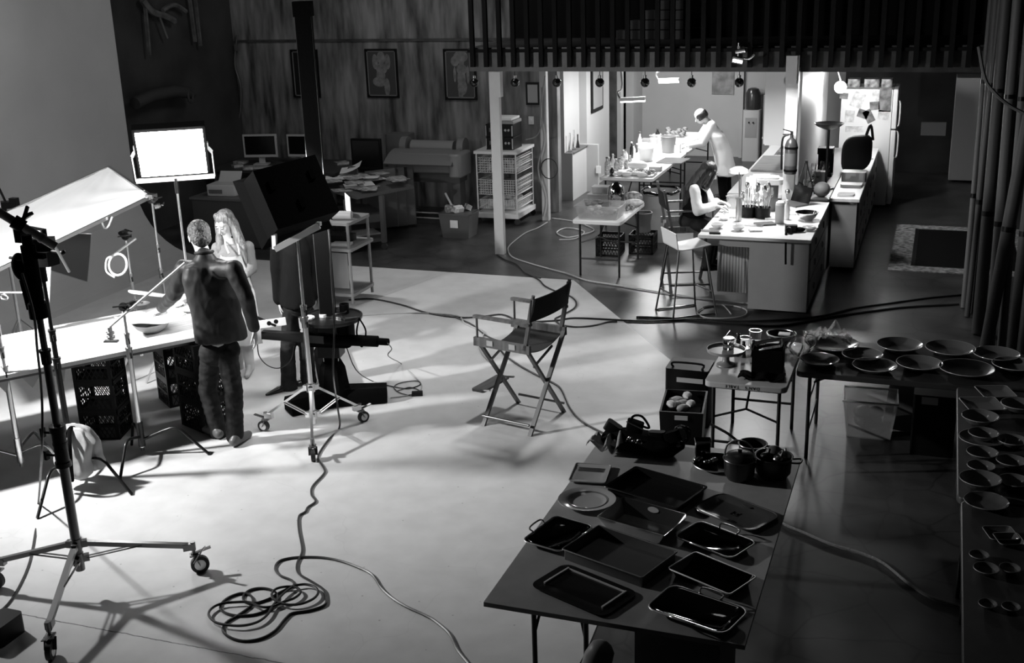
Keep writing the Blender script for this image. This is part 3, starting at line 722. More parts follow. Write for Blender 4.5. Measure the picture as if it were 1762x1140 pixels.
# ------------------------------------------------------------------ column camera stand
P = Vector((-4.97, 8.66, 0)); cs = thing('camera_stand', 'massive black studio column stand with horizontal arm and low angled base', 'camera stand', P)
legm = MB()
def bigleg(m, e, w=.24, h=.16):
    a = Z(P, 0); d = (Vector(e)-a); d.z = 0; L = d.length; d.normalize(); s = d.cross(Vector((0, 0, 1)))
    prof = [(-w/2, .015), (-w/2, h*.7), (-w/2*.7, h), (w/2*.7, h), (w/2, h*.7), (w/2, .015)]
    vs = [a+s*x+Vector((0, 0, z)) for x, z in prof]+[a+d*L+s*x*.85+Vector((0, 0, z*.9+.002)) for x, z in prof]
    n = 6; m.add(vs, [tuple(range(n))[::-1], tuple(range(n, 2*n))]+[(i, (i+1) % n, n+(i+1) % n, n+i) for i in range(n)])
for e in (at(497, 712), at(667, 688), at(560, 640)+Vector((-.2, .35, 0))):
    m = MB(); bigleg(m, e); m.build('base_leg', M_blackm, cs, world=True)
m = MB(); hexr = lambda r, z: [Z(P, z)+Vector((r*math.cos(i*PI/3+.3), r*math.sin(i*PI/3+.3), 0)) for i in range(6)]
m.add(hexr(.15, .1)+hexr(.115, .36)+hexr(.075, .44), [(0, 1, 2, 3, 4, 5), (12, 13, 14, 15, 16, 17)]+[(j*6+i, j*6+(i+1) % 6, j*6+6+(i+1) % 6, j*6+6+i) for j in range(2) for i in range(6)])
m.build('pedestal', M_blackm, cs, world=True)
MB().obox(Z(P, 1.95), (.125, .125, 3.1), RZ(.35)).build('column', M_blackm, cs, world=True)
MB().obox(Z(P, 1.95)+RZ(.35)@Vector((-.062, -.05, 0)), (.012, .012, 3.05), RZ(.35)).obox(Z(P, 1.95)+RZ(.35)@Vector((.062, -.05, 0)), (.012, .012, 3.05), RZ(.35)).build('guide_rail', M_steel, cs, world=True)
MB().obox(Z(P, 3.46), (.15, .15, .12), RZ(.35)).build('column_cap', M_blackm, cs, world=True)
MB().cyl(Z(P, .4), Z(P, .56), .06, n=20).obox(Z(P, .53), (.2, .17, .13), RZ(.2)).build('neck', M_black, cs, world=True)
MB().rbox(Z(P, .68)+Vector((.02, -.02, 0)), (.4, .22, .2), .04, RZ(.15)).build('carriage', M_blackm, cs, world=True)
a0, a1, a2, a3 = on(452, 575, 8.45), on(560, 583, 8.55), on(650, 587, 8.62), on(668, 588, 8.62)
MB().bar(a0, a1, .07, .07).build('arm', M_blackmet, cs, world=True)
MB().cyl(a1, a2, .05, n=20).build('arm_sleeve', M_blackm, cs, world=True)
MB().cyl(a2, a3, .032, n=16).build('arm_end', M_blackm, cs, world=True)
b0_, b1_ = on(432, 560, 8.35), on(492, 552, 8.5)
m = MB(); m.bar(b0_, b1_, .01, .07); m.build('mount_plate', M_white_pl, cs, world=True)
MB().bar(on(440, 545, 8.4), on(475, 560, 8.45), .02, .02).cyl(on(463, 556, 8.36), on(463, 556, 8.30), .02).cyl(on(475, 553, 8.36), on(475, 553, 8.30), .02).build('plate_knob', M_black, cs, world=True)
TZ = .84; TC = on(570, 543, 8.6); TC.z = TZ
m = MB(); m.lathe([(.0, -.015), (.27, -.015), (.275, .0), (.275, .015), (.265, .015), (.262, .002), (0, .002)], TC, 32); m.build('tool_tray', M_blackmet, cs, world=True)
MB().cyl(TC-Vector((0, 0, .12)), TC-Vector((0, 0, .015)), .07).obox(TC+Vector((-.02, 0, -.09)), (.22, .16, .06)).build('tray_bracket', M_black, cs, world=True)
# things on the tray
m = MB().tube([on(531, 547, 8.5)+Vector((.042*math.cos(a*PI/10), .042*math.sin(a*PI/10), 0)) for a in range(20)], .013, 8, True); one('tape_roll', m, M_white_pl, 'white tape ring at the left of the tool tray', 'tape'); bpy.data.objects['tape_roll'].location.z = TZ+.004
q = on(556, 541, 8.6); one('tape_roll', MB().lathe([(.01, 0), (.034, 0), (.034, .024), (.01, .024)], (q.x, q.y, TZ+.003), 20), M_white_pl, 'small solid white tape roll in the middle of the tool tray', 'tape')
q = on(581, 532, 8.7); one('cable_hoop', MB().tube([Vector((q.x+.075*math.cos(a*PI/12), q.y+.075*math.sin(a*PI/12), TZ+.03)) for a in range(24)], .006, 6, True), M_blackmet, 'dark wire hoop lying on the tool tray', 'hoop')
q = on(592, 523, 8.75); one('mug', MB().lathe([(0, 0), (.042, 0), (.044, .085), (.039, .085), (.037, .01), (0, .01)], (q.x, q.y, TZ+.003), 20), M_black, 'black round cup at the back right of the tool tray', 'cup')
for i, (u, v, a) in enumerate(((572, 548, .2), (585, 545, -.3), (597, 540, .5), (568, 540, 1.1), (603, 535, .7))):
    q = on(u, v, 8.58); one('hand_tool', MB().obox((0, 0, .008), (.11, .018, .014), RZ(a)).obox(RZ(a)@Vector((.06, .012, .008)), (.05, .01, .01), RZ(a+.3)).obox(RZ(a)@Vector((.06, -.012, .008)), (.05, .01, .01), RZ(a-.3)), M_steel,
        'small shiny hand tool lying on the round tool tray', 'tool', (q.x, q.y, TZ+.003), 'tools on the tray')
one('hanging_straps', MB().tube(smooth_path([TC+Vector((.27, 0, .0)), TC+Vector((.25, -.02, -.12)), TC+Vector((.29, -.02, -.24)), TC+Vector((.33, 0, -.1)), TC+Vector((.27, 0, .02))], 6), .008, 6), M_blackm, 'black straps hanging off the right rim of the tool tray', 'strap')
# crates below the table
def cr(pf, pl, n, lab, side=1):
    a, b = at(*pl), at(*pf); d = (b-a).normalized(); nn = Vector((-d.y, d.x, 0))
    c = b-d*.165+nn*.165; crates(c, math.atan2(d.y, d.x), n, lab)
cr((207, 757), (134, 758), 3, 'under the left half of the table')
cr((293, 703), (274, 686), 3, 'just right of the white table leg')
cr((350, 746), (312, 730), 3, 'beside the legs of the standing man')
# ------------------------------------------------------------------ on the shoot table
def onT(u, v, z=.85): return at(u, v, z)
def bowl(name, P, r, h, m, label, cat='bowl', th=.006, sx=1., sy=1., wob=0., rz=0., group=None, foot=.45):
    pr = [(0, 0), (r*foot, 0), (r*foot*1.05, .004), (r*.8, h*.45), (r*.97, h*.9), (r, h), (r-th, h), (r*.77-th, h*.47), (r*foot, .012), (0, .010)]
    return one(name, MB().lathe(pr, (0, 0, 0), 28, sx, sy, None, wob), m, label, cat, (P[0], P[1], P[2]), group, rz)
def plate(name, P, r, m, label, cat='plate', h=.022, sx=1., sy=1., rz=0., group=None, wob=0., lip=.25):
    pr = [(0, 0), (r*.55, 0), (r*(1-lip), .005), (r*.98, h*.9), (r, h), (r*.985, h+.003), (r*(1-lip)-.004, .010), (r*.5, .006), (0, .006)]
    return one(name, MB().lathe(pr, (0, 0, 0), 32, sx, sy, None, wob), m, label, cat, (P[0], P[1], P[2]), group, rz)
bw = onT(262, 568, .86); bowl('serving_bowl', (bw.x, bw.y, .851), .16, .085, M_grey, 'grey wide bowl on the plank table under the reaching hand')
def f(a, b):
    x = (a-.5)*.52; y = (b-.5)*.34; z = .1+.02*math.sin(7*a+3*b)+.02*noise.noise(Vector((x*7, y*7, 1)))+.25*x*x*1.2
    return Vector((x, y, z))
one('linen_napkin', MB().grid(f, 26, 18, .004), M_shirt, 'white draped napkin lying over the grey bowl', 'napkin', (bw.x-.02, bw.y+.02, .86), None, .9)
q = onT(232, 546); plate('plate', (q.x, q.y, .852), .1, M_white_pl, 'white plate on the plank table left of the grey bowl')
q = onT(243, 531); bowl('bowl', (q.x, q.y, .852), .085, .05, M_dgrey, 'small dark bowl behind the grey bowl on the plank table')
q = onT(262, 520); one('serving_platter', MB().rbox((0, 0, .06), (.42, .13, .012), .05, Matrix.Rotation(.3, 3, 'Y')), M_white_pl, 'long pale platter propped up behind the hand', 'platter', (q.x, q.y, .87), None, .9)
for i, (u, v) in enumerate(((300, 527), (316, 520), (328, 512), (310, 540), (326, 535))):
    q = onT(u, v)
    if i % 2: bowl('ramekin', (q.x, q.y, .851), .055, .045, M_white_pl, ('white ramekin beside the man on the table, rear one', 'white ramekin beside the man on the table, front one')[i//2], 'bowl')
    else: plate('plate', (q.x, q.y, .852), .09, M_white_pl, ('white plate between the bowl and the man', 'white plate at the far edge of the table by the man', 'white plate tucked against the jacket of the man')[i//2])
for i in range(14):
    q = onT(300+random.uniform(-6, 34), 522+random.uniform(-8, 22)); one('berry', MB().ell((0, 0, .012), .012, 8, 6), M_foodl, 'small pale morsel scattered on the lit table end', 'food', (q.x, q.y, .851), 'food morsels on the table end')
# ------------------------------------------------------------------ people
def sculpt(name, mb, m, parent=None, voxel=.012, it=5, disp=0., dscale=6., seed=0, ax=(1, 1, 1)):
    o = mb.build(name, m, parent)
    r = o.modifiers.new('r', 'REMESH'); r.mode = 'VOXEL'; r.voxel_size = voxel
    s_ = o.modifiers.new('s', 'SMOOTH'); s_.iterations = it; s_.factor = .6
    dg = bpy.context.evaluated_depsgraph_get(); me = bpy.data.meshes.new_from_object(o.evaluated_get(dg))
    o.modifiers.clear(); o.data = me
    if disp:
        off = Vector((seed*3.1, 0, 0))
        for v in me.vertices:
            q = Vector((v.co.x*ax[0], v.co.y*ax[1], v.co.z*ax[2]))*dscale
            n1 = noise.noise(q+off); n2 = noise.noise(q*2.3+off)
            v.co += v.normal*disp*(.55-1.3*abs(n1)+.35*n2)
    me.polygons.foreach_set('use_smooth', [True]*len(me.polygons))
    return o
def hand(mb, wr, d, palm_n, s=1., curl=.5, spread=.25, thumb=1):
    # wr wrist, d pointing along the hand, palm_n out of the palm; five separate fingers
    d = Vector(d).normalized(); pn = Vector(palm_n); pn = (pn-d*pn.dot(d)).normalized(); sd = d.cross(pn)*thumb
    wr = Vector(wr); k = wr+d*.085*s
    mb.cap(wr, k+sd*.012*s, .021*s, .017*s); mb.cap(wr+sd*.012*s, k+sd*.028*s, .017*s, .013*s); mb.cap(wr-sd*.01*s, k-sd*.026*s, .017*s, .013*s); mb.cap(k+sd*.026*s, k-sd*.028*s, .0135*s, .0125*s)
    for i, (o, L) in enumerate(((.03, .068), (.010, .078), (-.011, .072), (-.031, .056))):
        b = k+sd*o*s; a1 = curl*(.8+.12*i); dd = (d*math.cos(a1*.5)+pn*math.sin(a1*.5)+sd*spread*(1.2-i*.8)*.35).normalized()
        p1 = b+dd*L*.48*s; d2 = (dd*math.cos(a1)+pn*math.sin(a1)).normalized(); p2 = p1+d2*L*.32*s
        d3 = (d2*math.cos(a1*.7)+pn*math.sin(a1*.7)).normalized(); p3 = p2+d3*L*.26*s
        mb.cap(b, p1, .0095*s, .0088*s).cap(p1, p2, .0088*s, .008*s).cap(p2, p3, .008*s, .0068*s)
    b = wr+d*.025*s+sd*.022*s; p1 = b+(d*.6+sd*.8+pn*.25).normalized()*.038*s; p2 = p1+(d*.85+sd*.35+pn*.4).normalized()*.03*s; p3 = p2+(d*.9+sd*.1+pn*.4).normalized()*.022*s
    mb.cap(b, p1, .0135*s, .0105*s).cap(p1, p2, .0105*s, .0095*s).cap(p2, p3, .0095*s, .008*s)
def head(mb, C, R, s=1.):
    # C centre of the skull, R columns: x right, y forward (face), z up
    def P(x, y, z): return C+R@Vector((x, y, z))*s
    mb.ell(P(0, -.012, .02), (.076*s, .096*s, .088*s), 20, 14, R)
    mb.ell(P(0, .028, -.035), (.06*s, .062*s, .078*s), 20, 14, R)
    mb.ell(P(0, .055, -.092), (.03*s, .026*s, .024*s), 14, 10, R)               # chin
    mb.cap(P(0, .083, .008), P(0, .108, -.03), .0085*s, .0135*s)                 # nose
    mb.ell(P(.011, .098, -.036), .0085*s, 8, 6); mb.ell(P(-.011, .098, -.036), .0085*s, 8, 6)
    mb.ell(P(0, .082, -.064), (.026*s, .014*s, .0075*s), 12, 8, R); mb.ell(P(0, .081, -.074), (.022*s, .014*s, .0075*s), 12, 8, R)
    mb.cap(P(-.042, .070, .026), P(-.014, .080, .022), .010*s, .010*s); mb.cap(P(.042, .070, .026), P(.014, .080, .022), .010*s, .010*s)
    mb.ell(P(.04, .055, -.02), (.022*s, .022*s, .022*s), 10, 8); mb.ell(P(-.04, .055, -.02), (.022*s, .022*s, .022*s), 10, 8)
    for q in (-1, 1):
        mb.ell(P(q*.079, -.008, -.012), (.010*s, .019*s, .031*s), 10, 8, R); mb.ell(P(q*.084, -.014, .004), (.008*s, .016*s, .016*s), 10, 8, R)
def face_bits(t, C, R, s=1., closed=False):
    def P(x, y, z): return C+R@Vector((x, y, z))*s
    for q in (-1, 1):
        e = MB(); e.ell(P(q*.029, .074, .004), .0125*s, 12, 8); e.build('eyelid' if closed else 'eye', M_skin if closed else M_white_pl, t, world=True)
        if closed: MB().tube([P(q*(.029+dx), .0875-abs(dx)*.25, -.0035+abs(dx)*.12) for dx in (-.014, -.007, 0, .007, .014)], .0022*s, 6).build('eyelash', M_hairb, t, world=True)
        else: MB().ell(P(q*.029, .084, .002), .0055*s, 10, 6).build('iris', M_hairb, t, world=True)
        MB().tube([P(q*(.028+dx), .0885-abs(dx)*.3, .033-abs(dx)*.15) for dx in (-.017, -.006, .006, .018)], .0028*s, 6).build('eyebrow', M_hairg, t, world=True)
    MB().tube([P(x, .0945-abs(x)*.35, -.069) for x in (-.02, -.01, 0, .01, .02)], [.0015*s, .003*s, .0035*s, .003*s, .0015*s], 6).build('lips', mat('lips', .2, .4), t, world=True)
def loft(mb, secs, RS, n=28):
    # closed trunk through elliptical sections (centre, half width, half depth)
    vs = []; K = len(secs)
    for c, a, b in secs:
        vs += [Vector(c)+RS@Vector((a*math.copysign(abs(math.cos(t))**.85, math.cos(t)), b*math.copysign(abs(math.sin(t))**.85, math.sin(t)), 0)) for t in [2*PI*i/n for i in range(n)]]
    fs = [(j*n+i, j*n+(i+1) % n, (j+1)*n+(i+1) % n, (j+1)*n+i) for j in range(K-1) for i in range(n)]
    fs += [tuple(range(n))[::-1], tuple(range((K-1)*n, K*n))]
    return mb.add(vs, fs)
def Rface(fwd, tilt=0., up=(0, 0, 1)):
    y = Vector(fwd).normalized(); x = y.cross(Vector(up)).normalized(); z = x.cross(y)
    return Matrix((x, y, z)).transposed()
def localize(mb, t): inv = MW[t.name].inverted(); mb.v = [inv @ p for p in mb.v]; return mb
def hair_strands(t, C, R, m, rows, seed, s=1.):
    pass
def shoe(t, heel, d, m, L=.28, w=.05, h=.07, flat=False, sole=None):
    d = Vector(d); d.z = 0; d.normalize(); heel = Vector(heel); u = Vector((0, 0, 1)); g = MB()
    a = heel+u*.045; 
    if flat:
        g.cap(heel+u*.03, heel+d*L*.45+u*.028, .032, .034).cap(heel+d*L*.4+u*.026, heel+d*L+u*.016, .038, .012)
    else:
        g.cap(heel+u*.052, heel+d*L*.35+u*.05, w*.8, w*.85).cap(heel+d*L*.35+u*.05, heel+d*L*.8+u*.036, w*.85, w*.62).cap(heel+d*.02+u*h, heel+d*L*.4+u*.06, w*.8, w*.7)
    for p in g.v: p.z = max(p.z, .006)
    o = sculpt('shoe', localize(g, t), m, t, .008, 3)
    return o
# --- the man in the dark jacket, back to the camera, reaching left over the table
P0 = at(392, 756); Y0 = P0.y
J = lambda u, v, dy=0: on(u, v, Y0+dy)
F = Vector((-.62, .78, 0)).normalized(); S = Vector((F.y, -F.x, 0))           # forward, his right
man = thing('person', 'man in charcoal jacket and jeans, seen from behind reaching over the table', 'person', (P0.x, P0.y, 0))
hc = J(343, 407, .08); Rh = Rface(F*.82+Vector((0, 0, -.45))+S*-.12)
pel = J(377, 598, .0); nk = J(352, 440, .02); che = J(362, 500, .0)
sl, sr = J(316, 462, .02), J(402, 463, -.04)
el, wl = J(300, 506, .08), J(276, 531, .22)
er, wr_ = J(424, 512, -.06), J(437, 567, .0)
b = MB(); head(b, hc, Rh, 1.02); b.cap(hc-Vector((0, 0, .06)), nk-Vector((0, 0, .04)), .055, .062)
b.cap(nk-Vector((0, 0, .03)), che, .07, .10).cap(che, pel, .10, .10).cap(sl, sr, .05, .05)
b.cap(sl, el, .045, .038).cap(el, wl, .036, .027).cap(sr, er, .045, .038).cap(er, wr_, .036, .027)
hand(b, wl, (wl-el)+Vector((-.05, .1, -.03)), (0, 0, -1), 1.02, .35, .4, -1)
hand(b, wr_, Vector((.10, 0, -1)), -S+F*.3, 1.02, .5, .3, -1)
kl, kr, al, ar = J(357, 672, .05), J(402, 672, -.06), J(375, 738, .03), J(404, 744, -.06)
hl, hr = J(362, 606, .04), J(391, 608, -.02)
b.cap(hl, kl, .05, .05).cap(kl, al, .045, .035).cap(hr, kr, .05, .05).cap(kr, ar, .05, .035)
sculpt('body', localize(b, man), M_skin, man, .0075, 3)
j = MB()
j.cap(nk+Vector((0, 0, .0)), nk-Vector((0, 0, .05)), .068, .085)
j.cap(sl, sr, .07, .07)
RS = Matrix((S, F, Vector((0, 0, 1)))).transposed()
sm_ = (sl+sr)/2; hem = J(381, 580, 0)
loft(j, [(nk+Vector((0, 0, .01)), .066, .064), (nk-Vector((0, 0, .035)), .10, .08), (sm_+Vector((0, 0, .035)), .185, .09), (sm_-Vector((0, 0, .06)), .215, .115), (sm_.lerp(hem, .4), .212, .128), (sm_.lerp(hem, .68), .198, .125), (sm_.lerp(hem, .9), .212, .14), (hem-Vector((0, 0, .02)), .208, .14)], RS)
j.cap(sl, el, .077, .064).cap(el, wl-(wl-el).normalized()*.03, .062, .046)
j.cap(sr, er, .075, .062).cap(er, wr_-Vector((0, 0, -.02)), .06, .046)
jk = sculpt('jacket', localize(j, man), M_jacket, man, .010, 4, .007, 9, 1, (1.3, 1.3, .7))
c = MB(); c.tube([nk+Vector((0, 0, .03))+RS@Vector((.066*math.cos(a*PI/10), .06*math.sin(a*PI/10), .012*math.sin(a*PI/10)*-1)) for a in range(20)], .014, 8, True); c.build('collar', M_jacket, man, world=True)
tr = MB(); tr.ell(pel+Vector((0, 0, -.03)), (.168, .118, .13), 20, 14, RS)
for h_, k_, a_, dx in ((hl, kl, al, -1), (hr, kr, ar, 1)):
    tr.cap(h_-Vector((0, 0, .03)), k_, .088, .076).cap(k_, a_, .076, .072).cap(a_, a_-Vector((0, 0, .035)), .072, .074)
sculpt('jeans', localize(tr, man), M_denim, man, .010, 3, .008, 8, 4, (.8, .8, 2.2))
shoe(man, Vector((al.x, al.y, 0))-F*.06, F+S*-.5, M_dgrey, .27, .052); shoe(man, Vector((ar.x, ar.y, 0))-F*.07-S*.02, F*.8+S*.7, M_dgrey, .26, .052)
g = MB(); g.ell(hc+Rh@Vector((0, -.025, .035)), (.09, .104, .098), 24, 16, Rh); g.ell(hc+Rh@Vector((0, -.06, -.03)), (.08, .065, .075), 20, 14, Rh)
sculpt('hair', localize(g, man), M_hairg, man, .007, 2, .006, 42, 2)
# --- the woman with long fair hair, facing the camera and looking down
P0 = at(424, 642); Y0 = P0.y
F = Vector((.12, -.99, 0)).normalized(); S = Vector((F.y, -F.x, 0)); RS = Matrix((S, F, Vector((0, 0, 1)))).transposed()
wo = thing('person', 'woman with long fair hair in a white apron, looking down across the table', 'person', (P0.x, P0.y, 0))
hc = J(386, 384, .0); Rh = Rface(F+Vector((-.25, 0, -.55)))
nk = J(396, 414, .03); che = J(404, 452, .03); pel = J(413, 520, .0)
sl, sr = J(427, 424, .05), J(374, 426, .0)     # her left is at image right
el, er = J(434, 462, .02), J(372, 468, .0); wl, wr_ = J(424, 472, -.2), J(398, 478, -.22)
b = MB(); head(b, hc, Rh, .96); b.cap(hc-Vector((0, 0, .05)), nk-Vector((0, 0, .02)), .045, .05)
b.cap(nk, che, .06, .1).cap(che, pel, .1, .12).cap(sl, sr, .04, .04)
b.cap(sl, el, .036, .032).cap(el, wl, .03, .022).cap(sr, er, .036, .032).cap(er, wr_, .03, .022)
hand(b, wl, Vector((-.7, -.5, .2)), (0, 0, -1), .9, .7, .2, 1); hand(b, wr_, Vector((.6, -.5, .2)), (0, 0, -1), .9, .7, .2, -1)
kl, kr, al, ar = J(425, 590, -.0), J(408, 592, .0), J(430, 632, 0), J(412, 634, .1)
b.cap(pel+S*-.08, kl, .07, .045).cap(kl, al, .045, .032).cap(pel+S*.08, kr, .07, .045).cap(kr, ar, .045, .032)
sculpt('body', localize(b, wo), M_skin, wo, .0065, 2)
j = MB(); sm_ = (sl+sr)/2
loft(j, [(nk-Vector((0, 0, .02)), .055, .055), (sm_+Vector((0, 0, .03)), .13, .075), (sm_-Vector((0, 0, .04)), .165, .095), (sm_-Vector((0, 0, .14)), .16, .115), (J(408, 482, 0), .135, .1), (pel, .165, .125), (pel-Vector((0, 0, .12)), .16, .12)], RS)
j.cap(sl, el, .056, .05).cap(el, wl, .048, .034).cap(sr, er, .056, .05).cap(er, wr_, .048, .034)
j.ell(pel, (.16, .12, .16), 20, 14, RS)
sculpt('cardigan', localize(j, wo), M_knit, wo, .01, 4, .004, 14, 5)
def f(a, b2):
    z = 1-b2; x = (a-.5); wd = .2+.16*min(1, b2*2.4)+.08*b2
    base = J(402+16*b2, 436+150*b2, 0)
    return base+S*(x*wd)*1.05+F*(.145+.02*b2-.55*x*x*(.6+.3*b2)+.010*math.sin(20*x)*b2)
m = MB(); m.grid(f, 24, 30, .006); m.build('apron', M_apron, wo, world=True)
m = MB(); m.tube(smooth_path([J(394, 436, -.14), J(388, 420, -.08), J(390, 410, .06), J(404, 410, .06), J(410, 424, -.08), J(412, 438, -.12)], 5), .009, 6); m.build('apron_strap', M_apron, wo, world=True)
m = MB(); m.lathe([(.048, .05), (.056, .0), (.075, -.05), (.06, -.09)], nk, 20, 1, .85); m.build('turtleneck', M_blackm, wo, world=True)
tr = MB(); tr.cap(pel+S*-.07, kl, .085, .06).cap(kl, al, .058, .045).cap(pel+S*.07, kr, .085, .06).cap(kr, ar, .058, .045)
sculpt('trousers', localize(tr, wo), M_lgrey, wo, .011, 3, .004, 10, 6)
for a_, dd in ((al, F+S*-.25), (ar, F+S*.3)):
    o = shoe(wo, Vector((a_.x, a_.y, 0)), dd, M_suede, .2, .04, .09); 
g = MB(); g.ell(hc+Rh@Vector((0, -.03, .036)), (.084, .098, .085), 22, 14, Rh)
for q in (-1, 1):
    top = hc+Rh@Vector((q*.05, .0, .085)); side = hc+Rh@Vector((q*.092, -.01, -.02)); lo = J(399+q*-20, 428, -.03); lo2 = J(402+q*-23, 452, -.05)
    g.cap(top, side, .028, .028).cap(side, lo, .03, .036).cap(lo, lo2, .034, .012)
    s2 = hc+Rh@Vector((q*.06, -.05, -.02)); g.cap(s2, J(400+q*-18, 432, .06), .045, .05)
g.cap(hc+Rh@Vector((0, -.06, 0)), J(402, 440, .1), .07, .07)
sculpt('hair', localize(g, wo), M_hairl, wo, .006, 3, .008, 24, 3, (1, 1, .15))
face_bits(wo, hc, Rh, .96, True)
# --- the person behind the light head: black coat, jeans, pointed shoes
P0 = at(500, 668); Y0 = P0.y
F = Vector((-.75, -.66, 0)).normalized(); S = Vector((F.y, -F.x, 0)); RS = Matrix((S, F, Vector((0, 0, 1)))).transposed()
pb = thing('person', 'person in black coat and jeans, head hidden behind the black photo light', 'person', (P0.x, P0.y, 0))
nk = J(500, 392, 0); hc = J(497, 372, -.02); che = J(506, 435, 0); pel = J(513, 520, 0); Rh = Rface(F+Vector((0, 0, -.3)))
sa, sb_ = J(478, 408, -.05), J(533, 408, .08); ea, eb = J(478, 465, -.02), J(541, 468, .1); wa, wb_ = J(481, 518, -.02), J(538, 512, .05)
b = MB(); head(b, hc, Rh); b.cap(hc-Vector((0, 0, .05)), nk-Vector((0, 0, .05)), .05, .055).cap(nk-Vector((0, 0, .04)), che, .07, .11).cap(che, pel, .11, .12).cap(sa, ea, .042, .036).cap(ea, wa, .034, .025).cap(sb_, eb, .042, .036).cap(eb, wb_, .034, .025)
hand(b, wa, Vector((.15, 0, -1)), (.9, .3, 0), 1., .45, .7, 1); hand(b, wb_, Vector((-.2, -.1, -1)), (-.9, .3, 0), 1., .5, .3, 1)
ka, kb, aa, ab_ = J(495, 605, -.02), J(527, 600, .08), J(497, 660, -.02), J(530, 645, .12)
b.cap(pel-Vector((.05, 0, 0)), ka, .07, .05).cap(ka, aa, .048, .034).cap(pel+Vector((.05, 0, 0)), kb, .07, .05).cap(kb, ab_, .048, .034)
sculpt('body', localize(b, pb), M_skin, pb, .0075, 2)
j = MB(); sm_ = (sa+sb_)/2; hem = J(512, 522, 0)
loft(j, [(nk+Vector((0, 0, .02)), .07, .07), (nk-Vector((0, 0, .04)), .11, .09), (sm_+Vector((0, 0, .02)), .18, .1), (sm_-Vector((0, 0, .1)), .21, .13), (sm_.lerp(hem, .5), .2, .13), (sm_.lerp(hem, .8), .215, .145), (hem, .225, .155)], RS)
j.cap(sa, ea, .07, .068).cap(ea, wa+Vector((0, 0, .03)), .066, .062).cap(sb_, eb, .07, .068).cap(eb, wb_+Vector((0, 0, .03)), .066, .06)
sculpt('coat', localize(j, pb), M_coat, pb, .011, 4, .009, 6, 8, (1.2, 1.2, .7))
tr = MB(); tr.ell(pel, (.165, .125, .13), 20, 14, RS).cap(J(503, 528, 0), ka, .09, .07).cap(ka, aa, .07, .075).cap(aa, aa-Vector((0, 0, .05)), .075, .08).cap(J(524, 526, .05), kb, .09, .07).cap(kb, ab_, .07, .072).cap(ab_, ab_-Vector((0, 0, .05)), .072, .078)
sculpt('jeans', localize(tr, pb), M_denim, pb, .011, 3, .005, 9, 9, (.8, .8, 2.2))
sh = shoe(pb, Vector((aa.x, aa.y, 0)), at(458, 681)-at(500, 668), M_leather, .25, .04, .05, True); shoe(pb, Vector((ab_.x, ab_.y, 0)), Vector((-.5, -.3, 0)), M_leather, .22, .04, .05, True)
g = MB(); g.ell(hc+Rh@Vector((0, -.03, .03)), (.09, .105, .095), 20, 14, Rh); g.ell(hc+Rh@Vector((0, -.06, -.05)), (.085, .06, .1), 20, 14, Rh); sculpt('hair', localize(g, pb), M_hairb, pb, .008, 2, .005, 20, 3)
face_bits(pb, hc, Rh)
# --- the cook in the white jacket, bent over the long kitchen table
P0 = Vector((-3.18, 18.45, 0)); Y0 = P0.y
F = Vector((-.93, -.3, 0)).normalized(); S = Vector((F.y, -F.x, 0)); RS = Matrix((S, F, Vector((0, 0, 1)))).transposed()
ck = thing('person', 'balding man in a white cook jacket bending over the long white table', 'person', (P0.x, P0.y, 0))
hc = J(1205, 199, -.05); Rh = Rface(F+Vector((0, 0, -.75)))
nk = J(1219, 212, 0); che = J(1232, 232, 0); pel = J(1247, 282, 0); mid = J(1243, 255, 0)
sn, sf = J(1224, 217, -.12), J(1222, 214, .13)
en, ef = J(1209, 246, -.2), J(1204, 236, .12); wn, wf = J(1187, 250, -.22), J(1183, 244, .05)
b = MB(); head(b, hc, Rh, 1.); b.cap(hc-F*.03, nk, .05, .058).cap(nk, che, .07, .12).cap(che, pel, .12, .12).cap(sn, sf, .05, .05).cap(sn, en, .045, .038).cap(en, wn, .036, .026).cap(sf, ef, .045, .038).cap(ef, wf, .036, .026)
hand(b, wn, Vector((-.9, .2, -.25)), (0, 0, -1), 1., .5, .3, 1); hand(b, wf, Vector((-.9, -.2, -.2)), (0, 0, -1), 1., .5, .3, -1)
kn, kf = J(1243, 312, -.08), J(1250, 308, .12)
foot_n, foot_f = Vector((kn.x+.02, kn.y, .08)), Vector((kf.x+.02, kf.y, .08))
b.cap(pel+Vector((0, -.08, 0)), kn, .07, .05).cap(kn, foot_n, .048, .034).cap(pel+Vector((0, .08, 0)), kf, .07, .05).cap(kf, foot_f, .048, .034)
sculpt('body', localize(b, ck), M_skin, ck, .009, 2)
j = MB(); j.cap(sn, sf, .078, .078)
loft(j, [(nk+F*.03, .07, .07), (nk.lerp(che, .5), .17, .11), (che, .215, .135), (mid, .205, .14), (pel, .215, .15), (J(1248, 300, 0), .235, .17)], RS)
j.cap(sn, en, .078, .066).cap(en, wn, .064, .048).cap(sf, ef, .078, .066).cap(ef, wf, .064, .048)
sculpt('cook_jacket', localize(j, ck), M_shirt, ck, .012, 3, .014, 5, 11, (1.2, 1.2, .7))
tr = MB(); tr.cap(pel+Vector((0, -.08, -.05)), kn, .1, .08).cap(kn, foot_n, .078, .07).cap(pel+Vector((0, .08, -.05)), kf, .1, .08).cap(kf, foot_f, .078, .07)
sculpt('trousers', localize(tr, ck), M_coat, ck, .013, 3)
shoe(ck, (foot_n.x, foot_n.y, 0), F, M_black); shoe(ck, (foot_f.x, foot_f.y, 0), F, M_black)
g = MB(); g.lathe([(.086, -.06), (.093, -.02), (.094, .02), (.08, .05), (.07, .045)], hc+Rh@Vector((0, -.02, .0)), 24, 1, 1.1, Rh); g.ell(hc+Rh@Vector((0, -.065, -.02)), (.075, .05, .07), 16, 12, Rh)
sculpt('hair', localize(g, ck), M_hairb, ck, .008, 2, .003, 30, 4)
